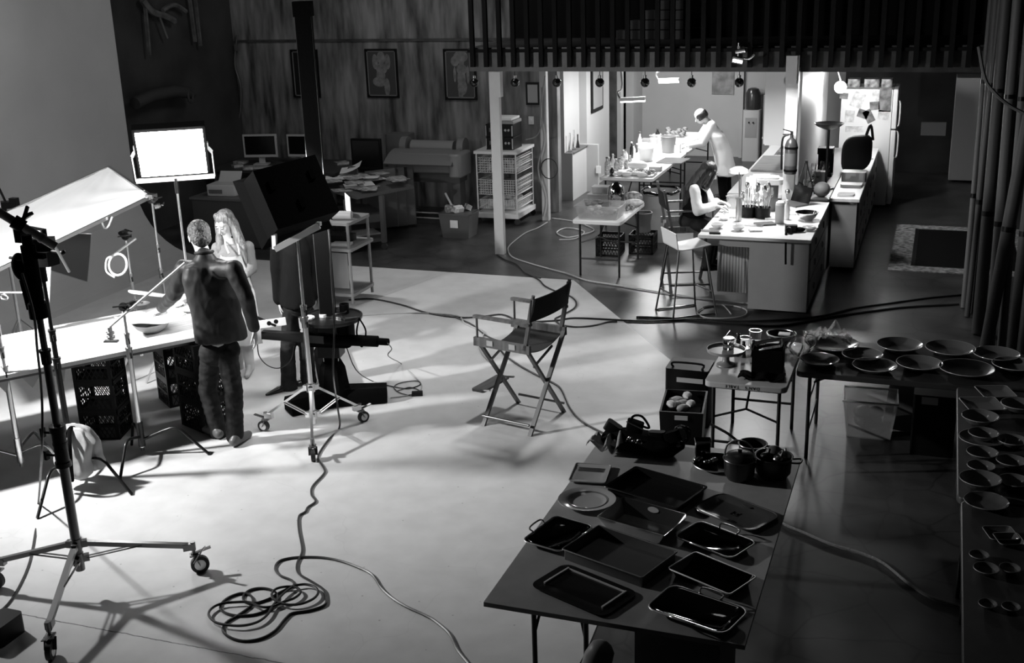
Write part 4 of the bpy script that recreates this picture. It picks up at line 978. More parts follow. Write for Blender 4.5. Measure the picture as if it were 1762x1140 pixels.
face_bits(ck, hc, Rh)
# --- the woman seated at the work island
Y0 = 13.15
F = Vector((.86, .5, 0)).normalized(); S = Vector((F.y, -F.x, 0)); RS = Matrix((S, F, Vector((0, 0, 1)))).transposed()
SB = Vector((J(1196, 400).x, Y0, 0))
sw = thing('person', 'seated person with long dark hair, dark vest over white sleeves, working at the island', 'person', SB)
hc = J(1221, 296, -.0); Rh = Rface(F+Vector((0, 0, -.6)))
nk = J(1208, 318, 0); che = J(1199, 345, 0); pel = J(1190, 380, .0)
sn, sf = J(1195, 326, -.15), J(1212, 324, .16)
en, ef = J(1201, 362, -.2), J(1224, 352, .12); wn, wf = J(1234, 355, -.08), J(1240, 347, .18)
b = MB(); head(b, hc, Rh, .96); b.cap(hc-F*.03-Vector((0, 0, .03)), nk, .046, .052).cap(nk, che, .065, .11).cap(che, pel, .11, .125).cap(sn, sf, .045, .045).cap(sn, en, .04, .035).cap(en, wn, .033, .024).cap(sf, ef, .04, .035).cap(ef, wf, .033, .024)
hand(b, wn, Vector((.9, .3, -.1)), (0, 0, -1), .92, .7, .2, -1); hand(b, wf, Vector((.9, -.2, -.2)), (0, 0, -1), .92, .7, .2, 1)
kn, kf = J(1224, 395, -.12), J(1232, 388, .12); an, af = kn+Vector((-.05, 0, -.42)), kf+Vector((-.05, 0, -.42))
b.cap(pel-S*.09, kf, .075, .055).cap(pel+S*.09, kn, .075, .055).cap(kn, an, .05, .035).cap(kf, af, .05, .035)
sculpt('body', localize(b, sw), M_skin, sw, .008, 2)
j = MB(); j.cap(sn, en, .062, .062).cap(en, wn-Vector((.05, .0, 0)), .062, .05).cap(sf, ef, .06, .056).cap(ef, wf-Vector((.05, 0, 0)), .056, .044)
sculpt('sleeves', localize(j, sw), M_shirt, sw, .009, 3, .006, 12, 2)
j = MB(); j.cap(sn+S*-.03, sf, .066, .066).ell(che, (.165, .125, .19), 20, 14, RS).ell(J(1194, 365, 0), (.16, .135, .18), 20, 14, RS)
sculpt('vest', localize(j, sw), M_coat, sw, .011, 4)
tr = MB(); tr.ell(pel, (.175, .15, .12), 20, 14, RS).cap(pel-S*.09, kf, .095, .075).cap(pel+S*.09, kn, .095, .075).cap(kn, an, .07, .06).cap(kf, af, .07, .06)
sculpt('trousers', localize(tr, sw), M_denim, sw, .012, 3)
g = MB(); g.ell(hc+Rh@Vector((0, -.03, .03)), (.09, .104, .092), 20, 14, Rh).cap(hc+Rh@Vector((0, -.05, -.0)), J(1200, 325, .0)-F*.06, .085, .1).cap(J(1200, 325, 0)-F*.06, J(1186, 352, 0)-F*.03, .1, .055)
for q in (-1, 1): g.cap(hc+Rh@Vector((q*.07, .02, .02)), nk+S*.09*q+F*.02, .03, .045)
sculpt('hair', localize(g, sw), M_hairb, sw, .009, 3, .006, 16, 5, (1, 1, .2))
face_bits(sw, hc, Rh, .96)
for a_ in (an, af): shoe(sw, (a_.x-.03, a_.y, a_.z-.09), F, M_black)
# ------------------------------------------------------------------ director chairs
def director_chair(P, fwd, label, seat=.74, w=.29, d=.235, m=None, lean=0.):
    m = m or mat('chair_wood', .1, .4, scale=4, stretch=(1, 8, 1), colramp=(.06, .14))
    rz = math.atan2(fwd[1], fwd[0])-PI/2
    t = thing('director_chair', label, 'chair', (P[0], P[1], 0), rz)
    top = seat+.02
    for sy in (-1, 1):                       # front and rear X pairs
        y = sy*d
        for sx in (-1, 1):
            MB().bar((sx*w*1.05, y+(.012*sx), .0), (-sx*w, y+(.012*sx), top), .036, .022).build('leg', m, t)
    for sx in (-1, 1):
        MB().cyl((sx*w*1.0, -d, .09), (sx*w*1.0, d, .09), .011).build('stretcher', M_dsteel, t)
        MB().bar((sx*w, -d-.03, top+.012), (sx*w, d+.05, top+.012), .03, .045).bar((sx*w, -d-.03, top-.025), (sx*w, d+.05, top-.025), .034, .03).build('seat_rail', m, t)
        for y in (-.1, .12): MB().box(sx*(w+.017), sx*(w+.022), y-.03, y+.03, top-.02, top+.025).build('hinge', M_steel, t)
        MB().cyl((sx*w, d+.02, top), (sx*w, d+.02, seat+.22), .010).build('arm_post', m, t)
        MB().rbox((sx*w, .0, seat+.235), (.055, 2*d+.1, .02), .02).build('armrest', m, t)
        MB().bar((sx*w, -d+.02, top-.01), (sx*(w+.0), -d-.07, seat+.46), .03, .03).cyl((sx*w, -d-.07, seat+.46), (sx*w, -d-.075, seat+.485), .015).build('back_post', m, t)
    def f(a, b):
        x = (a-.5)*2*w; y = (b-.5)*2*d*.95
        return Vector((x, y, top-.02-.06*(1-(2*a-1)**2)))
    MB().grid(f, 16, 8, .006).build('seat', M_canvas, t)
    def f(a, b):
        x = (a-.5)*2*(w+.02); z = seat+.26+.19*b
        return Vector((x, -d-.04-.10*(z-seat-.2)-.035*(1-(2*a-1)**2), z))
    MB().grid(f, 16, 8, .008).build('backrest', M_canvas, t)
    MB().rbox((0, d+.1, .27), (.42, .13, .02), .02).build('footrest', m, t)
    for sx in (-1, 1): MB().bar((sx*.19, d-.02, .29), (sx*.19, d+.12, .27), .02, .012).build('footrest_bracket', M_steel, t)
    for sy in (-1, 1): MB().bar((-w*.55, sy*d*.9, .56), (w*.5, sy*d*.9, .66), .012, .02).build('brace', M_dsteel, t)
    return t
fa = [at(833, 732), at(904, 749), at(894, 692), at(975, 711)]
director_chair(sum(fa, Vector())/4, Vector((-.97, .22)), 'tall wooden director chair with black canvas, alone on the white floor')
fb = at(1149, 498); DC2 = Vector((-2.72, 13.28, 0))
director_chair(DC2, Vector((.93, .36)), 'tall wooden director chair with the long-haired person sitting in it at the island')
# bar stool
f_ = [at(1158.6, 550), at(1232, 541), at(1129, 533), at(1196, 525)]
c = sum(f_, Vector())/4; bs = thing('bar_stool', 'white shell bar stool on thin chrome legs in front of the work island', 'stool', c)
up_ = lambda P, k, z: Vector((c.x+(P.x-c.x)*k, c.y+(P.y-c.y)*k, z))
for p, q in ((f_[0], f_[1]), (f_[2], f_[3])):
    MB().tube(smooth_path([up_(p, .62, .74), up_(p, .98, .06), up_(p, 1, .012), up_(p, .95, .012)+(q-p)*.03], 4)+smooth_path([up_(q, .95, .012)-(q-p)*.03, up_(q, 1, .012), up_(q, .98, .06), up_(q, .62, .74)], 4), .0105, 8).build('leg', M_dsteel, bs, world=True)
for p, q in ((f_[0], f_[2]), (f_[1], f_[3])):
    MB().cyl(up_(p, .88, .26), up_(q, .88, .26), .008).build('stretcher', M_dsteel, bs, world=True)
xd = (f_[1]-f_[0]).normalized(); yd = Vector((-xd.y, xd.x, 0))
def f(a, b):
    s_ = (a-.5)*.40; t_ = b*.66
    if t_ < .24: x, z = -.2+.0, .98-t_*1.0; x = -.215+.03*(t_/.24); 
    elif t_ < .30: k = (t_-.24)/.06; x, z = -.185+.05*k, .745-.01*k+.0
    else: x, z = -.135+(t_-.30)*.97, .735+.03*((t_-.3)/.36)**2
    if t_ < .24: z = .93-t_*.77
    return Vector((c.x, c.y, 0))+xd*x+yd*s_*(1-.12*b)+Vector((0, 0, z+.02))
MB().grid(f, 12, 26, .01).build('seat_shell', M_white_pl, bs, world=True)
# ------------------------------------------------------------------ back wall of the studio
def picture(P0, P1, label, kind, Y=WY):
    x0, x1, z0, z1 = P0.x, P1.x, P1.z, P0.z
    t = thing('framed_picture', label, 'picture', ((x0+x1)/2, Y-.001, z0))
    fr = MB(); w = .028
    for a in ((x0, x0+w, z0, z1), (x1-w, x1, z0, z1), (x0+w, x1-w, z0, z0+w), (x0+w, x1-w, z1-w, z1)): fr.box(a[0], a[1], Y-.03, Y-.002, a[2], a[3])
    fr.build('frame', M_black, t, world=True)
    MB().box(x0+w, x1-w, Y-.018, Y-.006, z0+w, z1-w).build('print', mat('print_dark', .05, .5) if kind else mat('print_black', .01, .4), t, world=True)
    mt = MB(); w2 = w+.018
    for a in ((x0+w, x0+w2, z0+w, z1-w), (x1-w2, x1-w, z0+w, z1-w), (x0+w, x1-w, z0+w, z0+w2), (x0+w, x1-w, z1-w2, z1-w)): mt.box(a[0], a[1], Y-.021, Y-.018, a[2], a[3])
    mt.build('mat', mat('print_border', .16, .6), t, world=True)
    if kind:
        mx, h = (x0+x1)/2, z1-z0; g = MB()
        def bl(dx, dz, rx, rz): g.ell((mx+dx, Y-.0205, z0+dz*h), (rx, .0025, rz), 16, 8)
        if kind == 1:
            bl(0, .82, .07, .1); bl(-.11, .74, .05, .12); bl(.11, .74, .05, .12); bl(0, .6, .1, .09); bl(-.02, .44, .08, .13); bl(-.05, .33, .12, .08); bl(.08, .22, .05, .14)
        else:
            bl(.02, .85, .12, .09); bl(-.08, .76, .07, .08); bl(.03, .74, .045, .07); bl(.03, .6, .09, .08); bl(.02, .42, .07, .16); bl(.03, .25, .08, .12); bl(-.09, .5, .025, .12); bl(.13, .5, .025, .14); bl(.0, .12, .04, .1)
        g.build('printed_figure', mat('print_pale', .17, .7, var=.4, scale=14), t, world=True)
picture(on(500, 85, WY), on(553, 168, WY), 'black framed dark print on the plywood wall, half behind the tall column', 0)
picture(on(628, 84, WY), on(688, 168, WY), 'framed figure print in the middle of the plywood wall', 1)
picture(on(763, 84, WY), on(822, 172, WY), 'framed figure print with pale flowing hair, nearest the loft railing', 2)
one('wall_conduit', MB().tube(smooth_path([on(408, 60, 16.95), on(404, 110, 16.95), on(414, 150, 16.95), on(412, 200, 16.95), on(398, 215, 16.95)], 5), .014, 6).obox(on(408, 82, 16.94), (.07, .04, .1)), M_dgrey, 'dark cable and socket running down the plywood wall in the corner', 'conduit')
t = thing('wall_hanging', 'pale vertical slats and curled branches hanging high on the dark left wall', 'decoration', (onx(250, 95, -11.0).x, onx(250, 95, -11.0).y, 2.7))
for u0, u1, v1 in ((247, 257, 95), (324, 336, 72), (334, 345, 79)):
    MB().bar(onx(u0, -20, -11.02), onx(u1, v1, -11.02), .05, .03).build('slat', mat('aged_wood', .09, .8, var=.4), t, world=True)
MB().tube(smooth_path([onx(245, 0, -11.0), onx(262, 20, -11.0), onx(285, 28, -11.0), onx(302, 38, -11.0)], 5), [.05]*15+[.03], 6).build('branch', mat('aged_wood', .09, .8), t, world=True)
MB().tube(smooth_path([onx(280, 18, -11.0), onx(300, 8, -11.0), onx(320, 20, -11.0)], 5), .035, 6).build('branch', mat('aged_wood', .09, .8), t, world=True)
MB().tube(smooth_path([onx(275, 30, -11.0), onx(282, 50, -11.0), onx(288, 66, -11.0)], 5), .02, 6).build('branch', mat('aged_wood', .09, .8), t, world=True)
t = thing('rolled_canvas', 'dark oval rolled canvas propped high against the left wall', 'canvas roll', onx(300, 180, -11.0))
MB().tube([onx(232, 178, -10.9), onx(262, 164, -10.9), onx(300, 157, -10.9), onx(330, 160, -10.9)], .09, 14).build('roll', mat('dark_canvas', .03, .7), t, world=True); MB().tube([onx(328, 165, -10.82)+Vector((0, .06*math.cos(i*PI/8), .1*math.sin(i*PI/8))) for i in range(16)], .02, 6, True).build('rim', mat('dark_canvas', .03, .7), t, world=True)
# computer desk
t = thing('computer_desk', 'long dark desk against the plywood wall with two silver monitors', 'desk', (-9.9, 16.2, 0))
MB().box(-11.0, -8.7, 15.7, 16.9, .70, .74).build('desktop', mat('dark_desk', .045, .5), t, world=True)
for x, y in ((-10.9, 15.8), (-8.8, 15.8), (-10.9, 16.8), (-8.8, 16.8)): MB().box(x-.03, x+.03, y-.03, y+.03, 0, .70).build('leg', M_dgrey, t, world=True)
MB().box(-10.95, -10.5, 15.8, 16.6, .02, .68).build('drawer_unit', M_dgrey, t, world=True)
def monitor(P, w, h, rz, label, mb_=M_lgrey, zb=.12):
    t = thing('computer_monitor', label, 'monitor', P, rz)
    MB().rbox((0, 0, .01), (.24, .2, .02), .02).build('base', mb_, t); MB().box(-.05, .05, .02, .05, .02, zb+.1).build('stand_neck', mb_, t)
    MB().obox((0, 0, zb+h/2), (w, .035, h)).build('bezel', mb_, t, bevel=.004); MB().box(-w/2+.03, w/2-.03, -.021, -.017, zb+.045, zb+h-.03).build('screen', M_screen, t)
    MB().ell((0, -.019, zb+.02), .007, 8, 6).build('power_light', M_white_pl, t)
    return t
monitor((-10.32, 16.25, .74), .56, .37, .25, 'left silver-framed monitor on the dark desk')
monitor((-9.62, 16.4, .74), .54, .36, .1, 'second silver-framed monitor, partly behind the black photo light')
one('keyboard', MB().obox((0, 0, .01), (.42, .15, .02)), M_lgrey, 'pale keyboard in front of the left monitor', 'keyboard', (-10.1, 15.95, .74), None, .35)
for i, (x, y, s_) in enumerate(((-10.75, 16.3, .2), (-10.6, 15.95, .16), (-10.3, 15.82, .2), (-9.2, 16.0, .22), (-9.0, 16.5, .2))):
    one('paper_stack', MB().obox((0, 0, .02), (s_, s_*.8, .04), RZ(i)), M_magaz, ('papers at the far left of the dark desk', 'papers beside the left monitor', 'papers at the front of the dark desk', 'papers on the right half of the dark desk', 'papers at the back right of the dark desk')[i], 'papers', (x, y, .74))
# side cabinet with fax machine and papers
t = thing('side_cabinet', 'low dark cabinet behind the standing woman with a pale fax machine on it', 'cabinet', (-9.2, 14.0, 0)); MB().box(-9.95, -8.75, 13.75, 14.4, .02, .68).build('body', mat('dark_desk', .045, .5), t, world=True); MB().box(-9.97, -8.72, 13.72, 14.42, .68, .71).build('top', M_dgrey, t, world=True)
q = (-9.55, 14.05, .71); t = thing('fax_machine', 'pale fax machine with a curved paper tray on the low cabinet', 'fax machine', q, .1)
MB().rbox((0, 0, .08), (.46, .36, .16), .04).build('body', M_lgrey, t, bevel=.01); MB().grid(lambda a, b: Vector(((a-.5)*.34, .05+b*.14, .16+.14*b*b)), 4, 8, .01).build('paper_tray', M_lgrey, t); MB().obox((-.08, -.19, .07), (.2, .02, .05)).build('keypad', M_dgrey, t)
# chair draped with white cloth
t = thing('office_chair', 'black office chair draped with a white cloth behind the woman', 'chair', (-8.15, 13.55, 0))
MB().rbox((0, 0, .46), (.5, .5, .08), .1).build('seat', M_blackm, t); MB().obox((0, .02, .74), (.5, .09, .5)).build('backrest', M_blackm, t, bevel=.03); MB().cyl((0, 0, .08), (0, 0, .44), .03).build('column', M_blackmet, t)
for k in range(5): a = k*2*PI/5; MB().bar((0, 0, .09), (.3*math.cos(a), .3*math.sin(a), .05), .04, .03).build('leg', M_blackmet, t)
one('draped_cloth', MB().grid(lambda a, b: Vector(((a-.5)*.62, -.09-.02*math.sin(9*a) if b < .55 else (b-.55)*.4-.07, 1.02-(.55-b)*(.75+.45*abs(math.sin(2.2*a+.3))) if b < .55 else 1.02+.01*math.sin(8*a))), 24, 20, .004), mat('draped_cloth', .3, .8), 'white cloth hanging over the back of the black office chair', 'cloth', (-8.15, 13.55, 0))
# work cart with magazines
t = thing('magazine_table', 'brown cart table heaped with open magazines left of the large printer', 'table', (-7.6, 14.6, 0), .0)
tp_ = [at(545, 320, .8), at(614, 338, .8), at(712, 319, .8), at(640, 298, .8)]
MB().prism([(p.x, p.y) for p in tp_], .76, .80).build('tabletop', mat('brown_laminate', .09, .5), t, world=True)
lg = [at(603, 436), at(656, 430), at(575, 400)]
for k, p in enumerate((Vector((-7.5, 13.8, 0)), Vector((-7.14, 14.15, 0)), Vector((-8.1, 14.45, 0)), Vector((-7.7, 14.75, 0)))):
    MB().box(p.x-.03, p.x+.03, p.y-.03, p.y+.03, .1, .76).build('leg', mat('brown_frame', .06, .5), t, world=True)
    MB().cyl((p.x, p.y-.015, .045), (p.x, p.y+.015, .045), .045, n=16).build('wheel', M_rubber, t, world=True)
sh = [(-7.52, 13.78), (-7.12, 14.17), (-7.68, 14.78), (-8.12, 14.45)]
MB().prism(sh, .12, .16).build('shelf', mat('brown_frame', .06, .5), t, world=True); MB().prism(sh, .40, .50).build('drawer_box', mat('brown_frame', .06, .5), t, world=True)
one('white_board', MB().obox((0, 0, .01), (.55, .34, .02)), M_lgrey, 'pale board lying on the bottom shelf of the cart table', 'board', (-7.62, 14.3, .16), None, .8)
for i in range(26):
    a, b = random.random(), random.random(); p = (tp_[0].lerp(tp_[1], a)).lerp(tp_[3].lerp(tp_[2], a), b)
    one('magazine', MB().obox((0, 0, 0), (.21, .27, .008), RZ(random.uniform(-1, 1))@Matrix.Rotation(random.uniform(-.08, .08), 3, 'X')), M_magaz if i % 3 else M_paper, 'open magazine in the heap on the brown cart table', 'magazine', (p.x, p.y, .806+.0045*i), 'magazines heaped on the cart table')
one('paper_sheet', MB().grid(lambda a, b: Vector(((a-.5)*.3, (b-.5)*.2, .1*a*a+.05*b)), 6, 4, .002), M_paper, 'curled white sheet standing up at the back of the magazine heap', 'paper', tuple(at(604, 296, .92)), None, .3)
t = thing('computer_display', 'large black display behind the magazine heap', 'monitor', (-8.25, 15.95, .74), .05)
MB().obox((0, 0, .27), (.5, .06, .48)).build('bezel', M_black, t, bevel=.01); MB().box(-.22, .22, -.035, -.031, .08, .48).build('screen', M_screen, t); MB().rbox((0, .02, .015), (.25, .2, .03), .03).build('base', M_black, t)
one('side_table', MB().box(-8.62, -7.9, 15.7, 16.38, .7, .74).box(-8.6, -8.55, 15.75, 15.8, 0, .7).box(-7.97, -7.92, 15.75, 15.8, 0, .7).box(-8.6, -8.55, 16.3, 16.35, 0, .7).box(-7.97, -7.92, 16.3, 16.35, 0, .7), M_dgrey, 'small dark table under the large black display', 'table')
one('upright_cabinet', MB().rbox((0, 0, .62), (.4, .3, 1.24), .05), mat('grey_panel', .12, .5), 'upright grey cabinet standing beside the large printer', 'cabinet', (-7.98, 16.6, 0))
one('label_printer', MB().tube([(-.07, 0, 0), (-.07, 0, .16), (-.05, 0, .18), (.05, 0, .18), (.07, 0, .16), (.07, 0, 0)], .012, 6).obox((0, .02, .08), (.12, .04, .14)), M_dgrey, 'small device with a pale arch frame behind the magazines', 'device', (-7.98, 14.95, .815))
for i in range(3):
    x = -7.72+.1*i; one('blank_canvas', MB().bar((x, 15.3+.1*i, .02), (x-.12, 15.55+.1*i, .85), .03, .5, up=(1, 0, 0)), mat('frame_grey', .1+.03*i, .5), ('leftmost of the frames leaning by the printer leg', 'middle frame leaning by the printer leg', 'rightmost of the frames leaning by the printer leg')[i], 'canvas')
# wide-format printer
t = thing('large_format_printer', 'grey wide-format printer on a stand against the plywood wall', 'printer', (-7.15, 15.95, 0))
MB().rbox((-7.2, 16.0, .93), (1.0, .5, .3), .05).build('body', mat('printer_grey', .17, .45), t, world=True, bevel=.03)
m = MB(); m.grid(lambda a, b: Vector((-7.78+1.1*a, 15.98-.42*b, 1.09-.16*b*b)), 10, 10, .02); m.build('front_cover', mat('printer_grey', .17, .45), t, world=True)
MB().cyl((-7.55, 16.12, 1.12), (-6.85, 16.12, 1.12), .1, n=24).build('roll_cover', mat('printer_light', .22, .4), t, world=True)
for x in (-7.66, -6.72): MB().cyl((x-.05, 16.12, 1.13), (x+.05, 16.12, 1.13), .14, n=24).build('roll_end', mat('printer_grey', .17, .45), t, world=True)
MB().rbox((-6.67, 15.86, .92), (.2, .5, .36), .07).build('control_end', mat('printer_light', .22, .4), t, world=True, bevel=.03)
MB().box(-7.75, -6.7, 15.9, 16.2, .62, .78).build('crossbar', mat('printer_dark', .08, .5), t, world=True)
for x in (-7.65, -6.78): MB().box(x-.06, x+.06, 15.95, 16.15, .08, .7).build('stand_leg', mat('printer_dark2', .13, .5), t, world=True); MB().box(x-.04, x+.04, 15.7, 16.4, .03, .1).build('foot', M_dgrey, t, world=True)
MB().cyl((-7.6, 15.75, .18), (-6.8, 15.75, .18), .012).cyl((-7.6, 15.75, .1), (-6.8, 15.75, .1), .012).build('basket_rail', M_grey, t, world=True)
# plastic tub with odds and ends
t = thing('storage_tub', 'grey plastic tub full of odds and ends between printer and wire rack', 'tub', (-6.42, 15.15, 0))
MB().add([(sx*a, sy*b, z) for z, a, b in ((0, .2, .16), (.36, .24, .19)) for sx, sy in ((-1, -1), (1, -1), (1, 1), (-1, 1))]+[(sx*a, sy*b, z) for z, a, b in ((.36, .225, .175), (.03, .19, .15)) for sx, sy in ((-1, -1), (1, -1), (1, 1), (-1, 1))], [(0, 3, 2, 1)]+[(i, (i+1) % 4, 4+(i+1) % 4, 4+i) for i in range(4)]+[(4+i, 4+(i+1) % 4, 8+(i+1) % 4, 8+i) for i in range(4)]+[(8+i, 8+(i+1) % 4, 12+(i+1) % 4, 12+i) for i in range(4)]+[(12, 13, 14, 15)]).build('tub_body', mat('tub_grey', .09, .4), t)
MB().rbox((0, 0, .35), (.5, .4, .02), .04).build('rim', mat('tub_grey', .09, .4), t); MB().box(-.06, .06, -.2, -.195, .16, .27).build('paper_label', M_paper, t)
for i in range(9):
    a = random.uniform(-1.2, 1.2); one('tub_scrap', MB().obox((0, 0, .05), (.12, .08, .07), RZ(a)@Matrix.Rotation(a*.5, 3, 'X')), [M_magaz, M_paper, M_grey][i % 3], 'scrap of wrapping sticking out of the grey tub', 'scrap', (-6.42+random.uniform(-.15, .15), 15.15+random.uniform(-.1, .1), .36), 'scraps in the tub')
one('plastic_rod', MB().bar((-6.45, 15.1, .35), (-6.62, 15.15, .62), .03, .012), M_lgrey, 'pale flat rod standing up out of the grey tub', 'rod')
# wire basket rack with stereo
t = thing('basket_rack', 'white rolling rack of wire mesh drawers behind the support post', 'rack', (-6.1, 16.35, 0))
x0, x1, y0_, y1_ = -6.45, -5.83, 15.98, 16.72
MB().box(x0-.03, x1+.03, y0_-.03, y1_+.03, 1.06, 1.10).build('top', M_white_pl, t, world=True); MB().box(x0-.03, x1+.03, y0_-.03, y1_+.03, .1, .17).build('base', M_white_pl, t, world=True)
for x in (x0, x1):
    for y in (y0_, y1_): MB().cyl((x, y, .15), (x, y, 1.06), .012, n=8).build('upright', M_white_pl, t, world=True); MB().cyl((x, y-.012, .05), (x, y+.012, .05), .045, n=14).build('caster', M_rubber, t, world=True)
for k in range(8):
    z = .24+k*.105
    for x in (x0, x1): MB().cyl((x, y0_, z), (x, y1_, z), .007, n=6).build('runner', M_white_pl, t, world=True)
for z0, hgt_ in ((.78, .22), (.45, .22), (.24, .13)):
    m = MB(); n_ = 16
    for i in range(n_+1):
        x = x0+.02+(x1-x0-.04)*i/n_; m.cyl((x, y0_+.01, z0), (x, y0_+.01, z0+hgt_), .0035, n=4).cyl((x, y0_+.01, z0), (x, y1_-.01, z0), .003, n=4)
        y = y0_+.01+(y1_-y0_-.02)*i/n_
        for xx in (x0+.02, x1-.02): m.cyl((xx, y, z0), (xx, y, z0+hgt_), .0035, n=4)
    for k in range(7):
        z = z0+hgt_*k/6
        m.cyl((x0+.02, y0_+.01, z), (x1-.02, y0_+.01, z), .0035, n=4).cyl((x0+.02, y0_+.01, z), (x0+.02, y1_-.01, z), .0035, n=4).cyl((x1-.02, y0_+.01, z), (x1-.02, y1_-.01, z), .0035, n=4)
    m.build('wire_basket', M_white_pl, t, world=True)
for i, (z0, l) in enumerate(((.795, 'top'), (.465, 'middle'), (.255, 'bottom'))):
    one('folded_goods', MB().rbox((0, 0, .05), (.42, .45, .1), .04).rbox((.03, 0, .12), (.3, .3, .05), .04), M_magaz if i != 1 else M_dgrey, 'bundle lying in the %s wire drawer of the rack' % l, 'bundle', (-6.13, 16.33, z0))
st = [(.19, .43, M_black), (.19, .43, M_black), (.05, .36, M_grey), (.04, .3, M_paper)]; z = 1.10; nm = ['lowest black stereo unit on the wire rack', 'upper black stereo unit with dials on the wire rack', 'grey box on top of the stereo units', 'paper bundle at the very top of the stereo stack']
for i, (h, w_, mm) in enumerate(st):
    t = thing('stereo_unit' if i < 2 else 'flat_box', nm[i], 'stereo' if i < 2 else 'box', (-6.12+(.04 if i > 1 else 0), 16.3, z))
    MB().obox((0, 0, h/2), (w_, .38, h-.006)).build('case', mm, t, bevel=.004)
    if i < 2:
        for dx in (.1, .15, -.02): MB().cyl((dx, -.19, h*.55), (dx, -.205, h*.55), .018, n=12).build('dial', M_steel, t)
        MB().box(-.16, -.06, -.193, -.19, h*.4, h*.7).build('display', M_dgrey, t)
        for sx in (-1, 1): MB().box(sx*.205-.006, sx*.205+.006, -.21, -.19, .02, h-.02).build('handle', M_steel, t)
    z += h
t = thing('framed_picture', 'small dark frame on the wall right of the stereo stack', 'picture', (-5.88, WY-.03, 1.75)); MB().obox((-5.88, WY-.02, 1.83), (.22, .03, .34)).build('frame', M_black, t, world=True); MB().obox((-5.88, WY-.037, 1.83), (.16, .004, .27)).build('print', M_grey, t, world=True)
one('light_switch', MB().obox((0, 0, 0), (.08, .02, .12)).obox((0, -.015, 0), (.02, .02, .04)), M_white_pl, 'white wall switch beside the narrow post', 'switch', tuple(on(914, 207, WY-.012)))
one('cable_bundle', MB().tube(smooth_path([on(938, 130, 16.3), on(930, 190, 16.3), on(936, 240, 16.3), on(926, 290, 16.3), on(938, 340, 16.3), on(934, 372, 16.3)], 5), .012, 6), M_gcable, 'grey cable bundle hanging down the narrow post', 'cable')
one('cable_coil', MB().tube([on(945, 290, 16.36)+Vector((.13*math.cos(i*PI/12), .01*math.sin(3*i), .15*math.sin(i*PI/12))) for i in range(24)], .007, 6, True), M_cable, 'round dark cable coil hung on the narrow post', 'cable')
one('cable_tail', MB().tube(smooth_path([on(905, 240, 16.5), on(925, 232, 16.4), on(934, 200, 16.35), on(931, 150, 16.35)], 5), .009, 6), M_gcable, 'pale cable looping from the wire rack to the narrow post', 'cable')
# equipment cart behind the camera stand
t = thing('equipment_cart', 'grey rolling cart with shelves and a laptop behind the camera stand', 'cart', (-6.65, 11.75, 0))
ax0, ax1, ay0, ay1 = -7.05, -6.26, 11.5, 12.0
for x in (ax0, ax1):
    for y in (ay0, ay1): MB().cyl((x, y, .04), (x, y, 1.0), .018, n=10).build('upright', M_grey, t, world=True)
for z, nm_, e in ((.14, 'lower_shelf', 0), (.68, 'worktop', .04), (.98, 'upper_shelf', 0)):
    MB().rbox(((ax0+ax1)/2, (ay0+ay1)/2, z), (ax1-ax0+.06+e, ay1-ay0+.06+e, .035), .04).build(nm_, M_grey, t, world=True)
MB().obox(((ax0+ax1)/2, ay0+.02, .42), (ax1-ax0-.08, .01, .42)).build('front_panel', M_grey, t, world=True)
t = thing('laptop', 'open laptop with a bright screen turned sideways on the grey cart', 'laptop', (-6.52, 11.8, .998), -.9)
MB().box(-.16, .16, -.12, .12, 0, .02).build('keyboard', M_black, t); MB().box(-.16, .16, .115, .13, .02, .25).build('lid', M_black, t); MB().box(-.15, .15, .110, .114, .035, .24).build('screen', mat('lit_screen', .5, .4, emit=1.2), t)
one('paper_roll', MB().cyl((-6.5, 11.62, 1.05), (-6.28, 11.66, 1.05), .05, n=18), M_lgrey, 'pale roll lying on the upper shelf of the grey cart', 'roll')
one('notebook', MB().obox((0, 0, .012), (.22, .16, .024)), M_paper, 'small white-edged notebook on the worktop of the cart', 'notebook', (-6.42, 11.62, .70), None, .1)
one('electronics_box', MB().rbox((0, 0, .04), (.3, .2, .08), .02), M_black, 'black box between the two upper shelves of the cart', 'device', (-6.52, 11.82, .70))
# ------------------------------------------------------------------ hanging bulbs and lamps of the loft
P = on(816, 142, 14.34); B0 = None
for i, u in enumerate((816, 886, 958, 1032, 1110, 1190, 1272)):
    P = on(u, 142, 14.34)
    nmz = ['first from the left, beside the flowing-hair print', 'second from the left', 'third from the left, by the narrow post', 'in the middle of the row', 'third from the right', 'second from the right', 'rightmost, above the water cooler'][i]
    if B0 is None:
        B0 = thing('hanging_globe', 'dark glass globe lamp under the loft edge, '+nmz, 'lamp', (P.x, P.y, P.z), 0, 'globe lamps under the loft')
        MB().ell((0, 0, 0), .058, 20, 14).build('globe', mat('smoked_glass', .01, .05, coat=1.), B0); MB().cyl((0, 0, .05), (0, 0, .09), .02).build('socket', M_steel, B0); MB().cyl((0, 0, .08), (0, 0, BZ-P.z), .005).build('cord', M_cable, B0)
    else: dup(B0, (P.x, P.y, P.z), 0, 'dark glass globe lamp under the loft edge, '+nmz)
def swing(a, b, c, label):
    t = thing('swing_arm_lamp', label, 'lamp', a)
    MB().bar(a, b, .09, .05).build('lamp_head', M_white_pl, t, world=True); MB().cyl(a-Vector((0, 0, .03)), b-Vector((0, 0, .03)), .018, n=10).build('tube', M_tube, t, world=True)
    MB().tube(smooth_path([b.lerp(a, 1), a+Vector((-.05, 0, .1)), a+Vector((.02, 0, .22)), c], 5), .014, 8).build('arm', M_steel, t, world=True)
swing(on(1068, 171, 16.8), on(1110, 169, 16.8), Vector((-4.5, 16.8, 2.62)), 'lit swing-arm work lamp low over the long white table')
